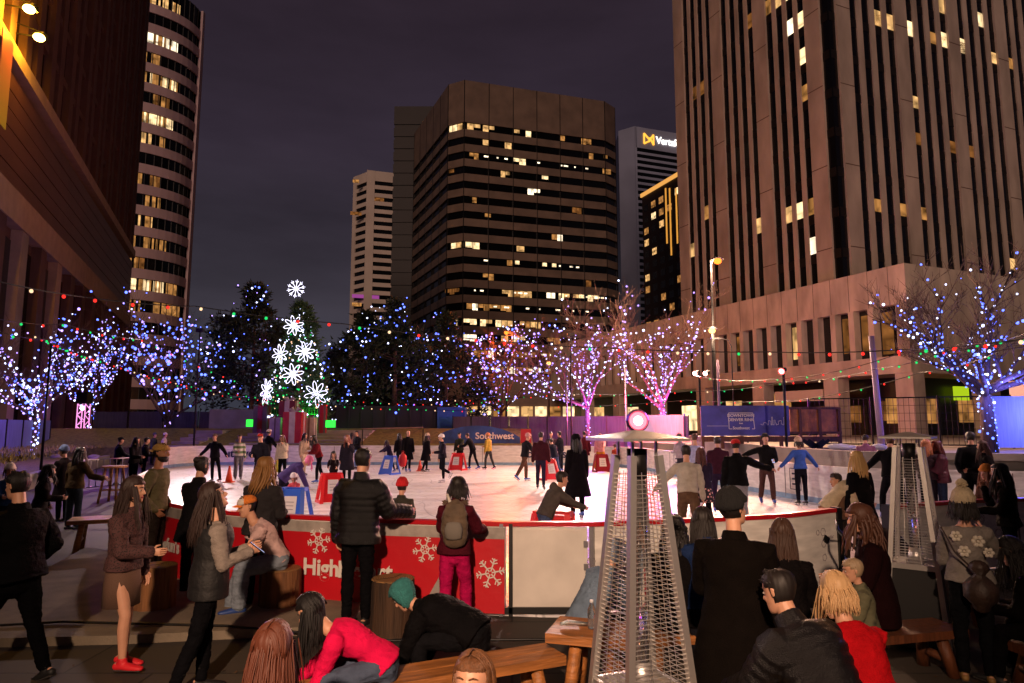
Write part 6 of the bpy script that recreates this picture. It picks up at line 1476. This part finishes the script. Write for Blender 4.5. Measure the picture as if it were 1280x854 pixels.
lamp('POINT','tree_glow',(5.0,41,3.2),900,'a050ff',.5); lamp('POINT','tree_glow',(9.2,40,3.2),900,'c050e0',.5)
# floodlights on the brick building
for px,py,k in ((22,42,0),(8,6,1)):
    u,z=lf.hit(px,py); p=lf.P(u,z,1.3); t=thing('facade_floodlight','%s of the two yellow floodlights bracketed to the brick building'%('lower' if k==0 else 'upper'),'floodlight',p,0)
    g=MB(); g.bar((0,0,0),tuple(lf.n*-1.6),.08); g.bar((0,0,.4),tuple(lf.n*-1.6+V(0,0,.8)),.06); g.build('bracket',m_dark,t)
    g=MB(); g.box((0,0,.1),(.7,.5,.35)); g.build('housing',m_black,t); g=MB(); g.ball((.1,-.25,-.15),.36,10,7,(1,1,.7)); g.build('lens',emis('flood_yellow','ffc860',30),t,True)
    lamp('POINT','facade_flood',p+V(.4,-1.0,-.3),2600,'ffb020',.3)
# off-frame floodlight mast behind the camera on the left
t=thing('flood_mast','tall floodlight mast standing in the plaza behind the picnic tables','floodlight',(-1.0,-5.3,0)); g=MB(); g.tube([V(0,0,0),V(0,0,6)],[.09,.06],8); g.build('mast',m_dark,t); g=MB(); g.box((0,0,6.1),(.7,.3,.4)); g.build('lamp_head',m_black,t)
lamp('SPOT','mast',(-.9,-5.0,6.0),FG*7600,'ffd2b0',.16,(-.2,9,.4),48,.9)
# rink floodlights on short masts, aimed at the ice
for (x,y,z,tx,ty,e_,c_) in ((-17.8,38.6,7.5,-4,24,7600,'ffdcdc'),(3.5,40.5,7.5,0,20,8000,'ffd8cc'),(-13.5,15,7.0,0,20,4600,'ffe0d4'),(14.8,14,7.0,2,22,2600,'ffd0d0')):
    t=thing('rink_mast','slim floodlight mast %s'%{-17.8:'at the left rear corner of the rink',3.5:'behind the far boards near the blue arched banner',-13.5:'outside the left boards',14.8:'at the right end of the rink'}[x],'floodlight',(x,y,0)); 
    z0=0; g=MB(); g.tube([V(0,0,z0),V(0,0,z)],[.06,.04],8); g.build('mast',m_dark,t); g=MB(); g.box((0,0,z+.05),(.4,.25,.22)); g.build('lamp_head',m_black,t)
    d=(V(tx,ty,0)-V(x,y,z)).normalized(); lamp('SPOT','rink_flood',V(x,y,z)+d*.4,RK*e_,c_,.2,(tx,ty,0),100,1)
# ================================================================= FESTOONS
def festoon(label,pts,n,r,sag=0.0):
    P=[D(*p) for p in pts]; path=[]
    for i in range(len(P)-1):
        for j in range(12):
            u=j/12; q=P[i].lerp(P[i+1],u); q.z-=sag*4*u*(1-u); path.append(q)
    path.append(P[-1]); t=thing('festoon_string',label,'festoon lights',(0,0,0),0,'red and green festoon strings')
    g=MB(); g.tube(path,.012 if r<.05 else .015,4,side=V(0,1,0)); g.build('cable',m_black,t)
    L_=[0]; 
    for i in range(1,len(path)): L_.append(L_[-1]+(path[i]-path[i-1]).length)
    for k in range(n):
        s_=L_[-1]*(k+.5)/n; i=max(j for j in range(len(path)-1) if L_[j]<=s_); q=path[i].lerp(path[i+1],(s_-L_[i])/max(1e-6,L_[i+1]-L_[i]))
        o=bpy.data.objects.new('bulb',bulbmesh(('red','green','green','red','warm')[rnd.randrange(5)] if n>28 else ('red','green')[k%2],r)); o.location=q+V(0,0,-r*1.2); o.parent=t; col.objects.link(o)
festoon('festoon string crossing the sky from the left trees to the right edge',[(-30,345,15),(110,372,18),(245,383,20),(430,405,21),(600,424,22),(760,435,22),(960,440,21),(1130,437,18),(1300,421,14)],34,.050,.05)
festoon('long low festoon string dipping behind the snowflake tree',[(40,418,26),(128,452,33),(250,485,42),(400,505,42),(520,511,42),(640,512,42)],64,.040,.1)
festoon('festoon string over the far boards from the red spotlight to the deck',[(560,500,40),(700,492,38),(860,489,32),(980,478,28),(1100,460,22),(1200,430,18),(1300,410,15)],36,.038,.12)
festoon('festoon string from the leftmost tree down to the tall bare tree',[(-20,408,22),(60,425,26),(130,452,33)],10,.05,.1)
festoon('festoon string rising from the stage lights to the largest bare tree',[(870,470,31),(980,473,25),(1130,440,20),(1300,418,16)],20,.034,.15)
festoon('festoon string sweeping low across the white fence tops',[(690,508,40),(860,500,34),(1000,500,27),(1150,466,22),(1250,440,18)],26,.034,.1)
festoon('upper left festoon string along the brick building',[(-20,395,20),(80,405,24),(180,425,32),(300,478,40)],18,.045,.1)
festoon('festoon string over the left end of the evergreens',[(180,470,38),(300,498,42),(430,500,43),(560,505,43),(660,495,42)],44,.036,.1)
# ================================================================= RINK PROPS
def walker(label,px,py,rz,s,c,kind='A'):
    p=G(px,py,.03); t=thing('skating_aid',label,'skating aid',(p.x,p.y,.03),R(rz),'skating aids on the ice'); m=mat('plastic_'+c,c,.35)
    w0,w1,h,l=.34*s,.24*s,.78*s,.62*s
    for sx_ in(-1,1):
        g=MB()
        a0=V(sx_*w0,-l/2,0);a1=V(sx_*w0,l/2,0);b0=V(sx_*w1,-l*.12,h);b1=V(sx_*w1,l*.22,h)
        g.bar(a0,b0,.09*s,.05*s); g.bar(a1,b1,.09*s,.05*s); g.bar(a0+V(0,0,.04),a1+V(0,0,.04),.07*s,.08*s); g.bar(b0,b1,.08*s,.08*s); g.build('side_frame',m,t)
    g=MB(); g.cor([V(-w0,-l/2-.02,.04),V(w0,-l/2-.02,.04),V(w0,-l/2+.03,.04),V(-w0,-l/2+.03,.04),V(-w1,-l*.12-.02,h),V(w1,-l*.12-.02,h),V(w1,-l*.12+.03,h),V(-w1,-l*.12+.03,h)]); g.build('front_panel',m,t)
    g=MB(); zz=.35*h; f=lambda z:-l/2+(l/2-l*.12)*z/h-.03
    g.add([V(-w1*.7,f(.34*h),.34*h),V(w1*.7,f(.34*h),.34*h),V(w1*.6,f(.82*h),.82*h),V(-w1*.6,f(.82*h),.82*h)],[(0,1,2,3)]); g.build('notice',mat('notice_white','d8d0cc',.6),t)
    g=MB(); 
    for k in range(3): z=(.46+.1*k)*h; g.bar(V(-w1*.45,f(z)-.003,z),V(w1*.4,f(z)-.003,z),.014,.003,up=V(0,1,0))
    g.build('notice_line',mat('pencil_line','8a8288'),t)
    g=MB(); g.bar(V(-w1,l*.2,h),V(w1,l*.2,h),.06*s,.06*s); g.build('handle',m,t); return t
walker('blue skating aid with a pink white notice nearest the rail',366,656,-8,.98,'2c5cc8')
walker('red skating aid pushed by the child in the red print top',414,628,28,1.0,'c8141c')
walker('blue skating aid at the rear pushed by the girl in purple',487,593,-35,1.0,'2c5cc8')
walker('red skating aid at the rear beside the olive jacket',572,588,-20,1.0,'d01820')
walker('red skating aid by the boy in the navy jacket',686,600,30,1.0,'c8141c')
walker('red skating aid nearest the rail held by the grey hooded boy',691,712,-20,1.05,'d01820')
walker('dark red skating aid in front of the mustard trousers',752,590,10,1.0,'8a1420')
walker('red skating aid at the rail near the right edge',1221,690,-10,1.0,'c8141c')
def cone(label,px,py,c,h=.5):
    p=G(px,py,.03); t=thing('traffic_cone',label,'traffic cone',p,0,'small cones on the ice'); g=MB(); g.lathe((0,0,0),[(.001,.03),(.13,.03),(.03,h),(.001,h)],14); g.build('cone_body',mat('cone_'+c,c,.5),t,True); g=MB(); g.box((0,0,.015),(.34,.34,.03)); g.build('foot',mat('cone_'+c,c),t)
cone('orange cone between the first two skaters on the left',286,603,'e04818',.62); cone('left one of two orange cones behind the red skating aid',440,585,'e04818'); cone('right one of two orange cones behind the red skating aid',448,585,'e04818')
cone('yellow green cone beside the cream jacket',346,590,'b8b030',.6); cone('orange cone left of the black coat and beige beanie',525,589,'e05038')
# ================================================================= FOREGROUND PROPS
def stump(label,px,py,r,h,c='6a4426',at=None):
    p=G(px,py) if at is None else Vector(at); t=thing('stump_stool',label,'stool',p,0,'sawn log stools'); n_=40; g=MB(); rs=random.Random(px)
    prof=[(r*1.04,0),(r*1.0,h*.1),(r*.98,h*.5),(r*.97,h*.9),(r*.95,h)]; 
    g.lathe((0,0,0),prof,n_); g.v=[tuple(Vector(v)*(1)+V(v[0],v[1],0).normalized()*.012*noise.noise(V(math.atan2(v[1],v[0])*6,v[2]*1.2,px))*1.6) for v in g.v]
    g.build('bark',mat('log_side'+c,c,.8,noise_s=5,noise_a=.5,bump=.9,bump_s=14,aniso=(3,3,.3)),t,True)
    g=MB(); g.lathe((0,0,0),[(.001,h+.002),(r*.93,h+.002),(r*.985,h-.01)],n_); 
    m=bpy.data.materials.get('log_top') 
    if not m:
        m=bpy.data.materials.new('log_top'); m.use_nodes=True; nt=m.node_tree; tc=nt.nodes.new('ShaderNodeTexCoord'); w_=nt.nodes.new('ShaderNodeTexWave'); w_.wave_type='RINGS'; w_.rings_direction='Z'; w_.inputs['Scale'].default_value=12; w_.inputs['Distortion'].default_value=2.5; nt.links.new(tc.outputs['Object'],w_.inputs[0]); r_=nt.nodes.new('ShaderNodeValToRGB'); r_.color_ramp.elements[0].color=(*lin('6a4a2a'),1); r_.color_ramp.elements[1].color=(*lin('9a7448'),1); nt.links.new(w_.outputs[1],r_.inputs[0]); nt.links.new(r_.outputs[0],nt.nodes['Principled BSDF'].inputs[0])
    g.build('sawn_top',m,t); 
    for k in range(2): g2=MB(); a=1.2+k*2.5; g2.bar((0,0,h+.003),(math.cos(a)*r*.8,math.sin(a)*r*.8,h+.003),.006,.003); g2.build('crack',m_black,t)
stump('sawn log stool beside the man in the tan cap',192,768,.235,.56,'7a5230')
sp_=P_['seated']['C'][0]; stump('sawn log stool under the seated man in the orange cap',362,769,.24,.50,'6a4426',(sp_.x+.02,sp_.y+.02,0))
stump('dark sawn log stool right of the man in the black puffer',490,790,.235,.56,'3c2818')
def bench(label,a,b,wd,h,th=.07,seatm=m_wood,name='wooden_bench',cat='bench'):
    a=Vector(a);b=Vector(b); L_=(b-a).length; rz=math.atan2((b-a).y,(b-a).x); c=(a+b)/2; t=thing(name,label,cat,(c.x,c.y,0),rz,'rough timber benches and tables')
    g=MB(); n_=2
    for k in range(n_): g=MB(); g.box((0,(k-.5)*wd/n_,h-th/2),(L_,wd/n_-.012,th)); 
    g=MB(); 
    for k in range(n_): g2=MB(); g2.box((0,(k-.5)*wd/n_,h-th/2),(L_,wd/n_-.010,th)); g2.build('plank',seatm,t)
    for sx_ in(-1,1):
        for sy_ in(-1,1): g=MB(); g.tube([V(sx_*(L_/2-.16),sy_*wd*.42,0),V(sx_*(L_/2-.22),sy_*wd*.26,h-th)],[.055,.05],8); g.build('leg',seatm,t,True)
        g=MB(); g.tube([V(sx_*(L_/2-.17),-wd*.40,h*.35),V(sx_*(L_/2-.17),wd*.40,h*.35)],.04,8); g.build('cross_piece',seatm,t,True)
    return t
bench('long golden wooden bench under the pink fleece and the black jacket',(-1.55,4.72,0),(.34,5.62,0),.36,.45)
bench('wooden bench partly hidden by the first heater with a dark coated sitter',(1.0,6.05,0),(1.95,6.2,0),.36,.45)
bench('dark wooden bench in the right foreground under the charcoal jacket',(1.1,3.75,0),(2.5,4.15,0),.34,.42,seatm=m_woodd)
bench('wooden bench at the right under the curly haired woman and the boy',(2.6,6.15,0),(4.0,6.5,0),.4,.40,seatm=m_woodd)
bench('wooden bench carrying the woman with coffee brown long hair',(1.6,5.95,0),(2.7,5.85,0),.36,.50)
bench('low wooden bench at the very bottom under the two nearest sitters',(-1.6,3.25,0),(.5,3.2,0),.3,.36)
bench('bench at the right edge under the crouching figure in black',(4.2,6.0,0),(5.2,6.1,0),.34,.38,seatm=m_woodd)
tb1=bench('small wooden table with bottles left of the first heater',(.33,5.75,0),(.98,5.55,0),.52,.60,name='wooden_table',cat='table')
tb2=bench('low rustic table with a lilac lit corner at the left',G(84,690)+V(0,.0,0),G(150,690)+V(.25,.5,0),.62,.56,name='wooden_table',cat='table')
tb2.location.z=0
bench('wooden bench under the seated teal hood',(.05,5.9,0),(.2,5.95,0),.3,.3) if False else None
p=G(140,628); t=thing('tall_wooden_stool','tall round topped wooden stool near the planter','stool',p); g=MB(); g.lathe((0,0,0),[(.001,.98),(.34,.98),(.34,1.03),(.001,1.03)],20); g.build('top',m_wood,t)
for k in range(4): a=.78+k*1.571; g=MB(); g.tube([V(math.cos(a)*.36,math.sin(a)*.36,0),V(math.cos(a)*.22,math.sin(a)*.22,.98)],.035,8); g.build('leg',m_wood,t,True)
g=MB(); g.tube([V(.29*math.cos(a),.29*math.sin(a),.35) for a in (.78,2.35,3.92,5.5,7.06)],.02,6); g.build('foot_rest',m_wood,t)
# bottles, wrappers
m_clear=mat('clear_plastic','d8dce0',.05,trans=.9)
def bottle(label,loc,h=.22,m=m_clear,cap='c8c8cc'):
    t=thing('water_bottle',label,'bottle',loc,0); g=MB(); g.lathe((0,0,0),[(.001,0),(.031,.004),(.033,.02),(.033,h*.3),(.030,h*.35),(.033,h*.42),(.033,h*.66),(.013,h*.88),(.013,h*.93)],16); g.build('bottle_body',m,t,True); g=MB(); g.cyl((0,0,h*.92),(0,0,h),.015,n=12); g.build('bottle_cap',mat('cap_'+cap,cap,.5),t)
bottle('clear water bottle standing at the left on the small table',(.63,5.62,.602)); bottle('second clear water bottle standing nearer the heater on the small table',(.75,5.62,.602),.20)
g=MB(); g.loft([(-.11,0,0),(-.05,.01,.012),(.03,-.01,.008),(.11,0,0)],[.02,.035,.03,.02],[.008,.016,.014,.008],V(0,1,0),10); g.v=[tuple(Vector(v)+V(0,0,abs(noise.noise(Vector(v)*40))*.02)) for v in g.v]
o=g.build('foil_wrapper',mat('foil','b8b4ae',.25,.8,bump=.8,bump_s=60),None,True); o.location=(.50,5.68,.618); tag(o,'crumpled silver wrapper lying on the small table left of the bottles','wrapper')
p=G(1208,795); t=thing('juice_bottle','orange drink bottle standing right of the second heater','bottle',(p.x,p.y+.4,.45)); g=MB(); g.lathe((0,0,0),[(.001,0),(.035,0),(.04,.15),(.02,.22),(.02,.25),(.001,.25)],14); g.build('bottle_body',mat('juice','d89018',.3),t,True); g=MB(); g.cyl((0,0,.25),(0,0,.28),.025,n=12); g.build('bottle_cap',mat('juice_cap','e0a030',.5),t)
bench('small dark side bench carrying the orange drink bottle',(p.x-.25,p.y+.38,0),(p.x+.5,p.y+.45,0),.3,.45,seatm=m_woodd)
# stroller behind the second heater
p=V(4.15,8.0,0); t=thing('pushchair','dark pushchair with a curved handle behind the second heater','pushchair',p,.2)
g=MB(); g.loft([(0,.25,.45),(0,.0,.42),(0,-.25,.62),(0,-.28,.85)],[.2,.22,.22,.18],[.07,.09,.09,.05],V(1,0,0),14); g.build('seat',mat('pushchair_cloth','2a0f14',.8),t,True)
g=MB(); g.loft([(0,-.22,.86),(0,-.05,.98),(0,.15,.94)],[.24,.25,.22],[.05,.06,.04],V(1,0,0),14); g.build('canopy',mat('pushchair_cloth','2a0f14'),t,True)
g=MB(); g.tube([V(-.28,-.2,.7),V(-.30,.25,.98),V(-.22,.38,1.06),V(.22,.38,1.06),V(.30,.25,.98),V(.28,-.2,.7)],.018,8); g.build('handle',m_black,t,True)
for sx_ in(-1,1):
    g=MB(); g.bar((sx_*.26,.3,.12),(sx_*.26,-.2,.75),.03); g.bar((sx_*.26,-.35,.12),(sx_*.26,.1,.6),.03); g.build('frame',m_steel2,t)
    for y in(.32,-.36): g=MB(); g.lathe((sx_*.28,y,.13),[(.13,-.02),(.13,.02),(.09,.02),(.09,-.02)],18,ax=Matrix.Rotation(R(90),3,'Y')); g.build('wheel',m_black,t)
# bottom right rug and knitted roll
g=MB(); g.box((0,0,0),(.9,.5,.08)); g.v=[tuple(Vector(v)) for v in g.v]
o=g.build('pink_blanket',mat('pink_cloth','b84a78',.9,bump=.6,bump_s=20),None); o.location=(2.62,3.35,.66); tag(o,'folded pink blanket in the bottom right corner','blanket')
g=MB(); g.loft([(-.22,0,0),(0,0,.01),(.22,0,0)],[.05,.055,.05],None,V(0,1,0),12); o=g.build('knitted_roll',mat('cream_knit','c8bca8',.9,bump=1,bump_s=50),None,True); o.location=(2.66,3.36,.76); tag(o,'cream knitted roll lying on the folded pink blanket','scarf')
bench('low dark table under the pink blanket in the bottom right corner',(2.1,3.3,0),(3.2,3.45,0),.55,.61,seatm=m_woodd,name='wooden_table',cat='table')
# ================================================================= PATIO HEATERS
def heater(label,loc,rz,zb,ztop,w0,w1,hood):
    t=thing('patio_heater',label,'patio heater',loc,rz,'pyramid patio heaters')
    def leg(sx_,sy_,z): u=z/ztop; w_=w0+(w1-w0)*u; return V(sx_*w_,sy_*w_,z)
    zl=ztop-.12
    for sx_,sy_ in ((-1,-1),(1,-1),(1,1),(-1,1)):
        g=MB(); a=leg(sx_,sy_,0); b_2=leg(sx_,sy_,zl); g.bar(a,b_2,.042,.042); g.build('corner_post',m_steel,t)
    for k,(s0,s1) in enumerate((((-1,-1),(1,-1)),((1,-1),(1,1)),((1,1),(-1,1)),((-1,1),(-1,-1)))):
        g=MB(); n_=int((zl-.12-zb)/.027)
        for i in range(n_+1):
            z=zb+.02+(zl-.14-zb)*i/n_; g.tube([leg(*s0,z),leg(*s1,z)],.0028,3,side=V(0,0,1))
        for u in(.33,.67): g.tube([leg(*s0,zb).lerp(leg(*s1,zb),u),leg(*s0,zl-.1).lerp(leg(*s1,zl-.1),u)],.003,3)
        g.build('wire_grille',m_steel,t)
        g=MB(); g.bar(leg(*s0,zb),leg(*s1,zb),.03,.05); g.build('frame_rail',m_steel,t)
        g=MB(); q=[leg(*s0,.03)*.97,leg(*s1,.03)*.97,leg(*s1,zb-.03)*1.0,leg(*s0,zb-.03)*1.0]; q=[V(v.x*.96,v.y*.96,v.z) for v in q]; q[0].z=q[1].z=.03; q[2].z=q[3].z=zb-.03
        g.add(q,[(0,1,2,3)]); g.build('base_panel',m_black,t)
    g=MB(); g.prism([tuple(leg(a,b,zb).xy) for a,b in ((-1,-1),(1,-1),(1,1),(-1,1))],zb-.028,zb-.01); g.build('shelf',m_steel,t)
    g=MB(); g.cyl((0,0,zb),(0,0,zl-.12),.055,.05,20); g.build('glass_tube',mat('heater_glass','e8e4e0',.04,trans=.95,spec=.6),t,True)
    g=MB(); g.cyl((0,0,zb),(0,0,zb+.16),.075,.06,16); g.build('burner',m_steel,t,True)
    g=MB(); g.cyl((0,0,zl-.14),(0,0,zl+.04),.06,.065,16); g.build('flue_mesh',m_dark,t,True)
    g=MB(); h=hood; g.prism([(-h,-h),(h,-h),(h,h),(-h,h)],ztop-.03,ztop-.012); g.cor([V(-h,-h,ztop-.012),V(h,-h,ztop-.012),V(h,h,ztop-.012),V(-h,h,ztop-.012),V(-h*.1,-h*.1,ztop+.035),V(h*.1,-h*.1,ztop+.035),V(h*.1,h*.1,ztop+.035),V(-h*.1,h*.1,ztop+.035)]); g.build('hood',m_steel,t)
    for a in range(4): g=MB(); x_=.12*math.cos(a*1.571+.785); y_=.12*math.sin(a*1.571+.785); g.bar((x_,y_,zl),(x_,y_,ztop-.02),.015); g.build('hood_strut',m_steel,t)
p=D(797,700,4.35); heater('nearest steel pyramid patio heater with tall wire grilles',(p.x+.01,4.35,0),R(22),.62,2.13,.27,.085,.235)
p=D(1143,700,7.15); heater('second steel pyramid patio heater in front of the pushchair',(p.x+.02,7.15,0),R(52),.80,2.09,.27,.10,.235)
for nm,pts_,lb in (('power_cable',[(-6.5,7.2),(-4.8,7.6),(-3.0,7.45),(-1.2,7.25),(.6,7.3),(1.8,7.5),(3.2,7.8)],'black power cable lying along the foot of the rink boards'),('power_cable',[(-7.5,9.0),(-6.6,8.0),(-5.9,6.4),(-6.4,4.8),(-5.8,3.4)],'black power cable snaking over the paving on the left')):
    g=MB(); g.tube([V(x,y,.022+(.09 if (x<-2.0 and y<8.0 and nm) else 0)) for x,y in pts_],.013,6,side=V(0,0,1)); tag(g.build(nm,m_black,None,True),lb,'cable')
# things on the plaza floor: skates, cups, leaves
g=MB(); rs=random.Random(4)
for i in range(170):
    x=rs.uniform(-6,5); y=rs.uniform(3.5,8.2); a=rs.uniform(0,6.28); l=rs.uniform(.015,.04)
    z=.008+(.09 if False else 0); d=V(math.cos(a),math.sin(a),.2)*l; e=V(-math.sin(a),math.cos(a),.1)*l*.5; c=V(x,y,z); g.add([c-d,c+e,c+d,c-e],[(0,1,2,3)])
tag(g.build('leaf_litter',mat('dry_leaf','4a3420',.9)),'scattered dry leaves and grit on the plaza paving','leaves',kind='stuff')
lamp('SUN','city_glow',(0,0,60),0.98,'ffd0b8',12,(20,50+47,40)) 
so=bpy.data.objects[-1] if False else [o for o in bpy.data.objects if o.type=='LIGHT' and o.data.type=='SUN'][0]
el=R(13); dx,dy=.14,1.0; n_=math.hypot(dx,dy); d=V(dx/n_*math.cos(el),dy/n_*math.cos(el),-math.sin(el)); so.rotation_euler=d.to_track_quat('-Z','Y').to_euler()
bb=thing('office_block','unseen brick block added behind the viewer to shade the plaza','building',(0,0,0))  # unseen block added to keep the low city glow off the plaza
g=MB(); g.box((-30,-42,15),(150,16,30)); g.build('wall',m_brickL,bb)
for k in range(7):
    for j in range(14):
        if (k*j+j)%3==0:
            g=MB(); g.box((-90+10*j,-33.95,3+4*k),(3,.1,2)); g.build('window',m_gl2,bb)
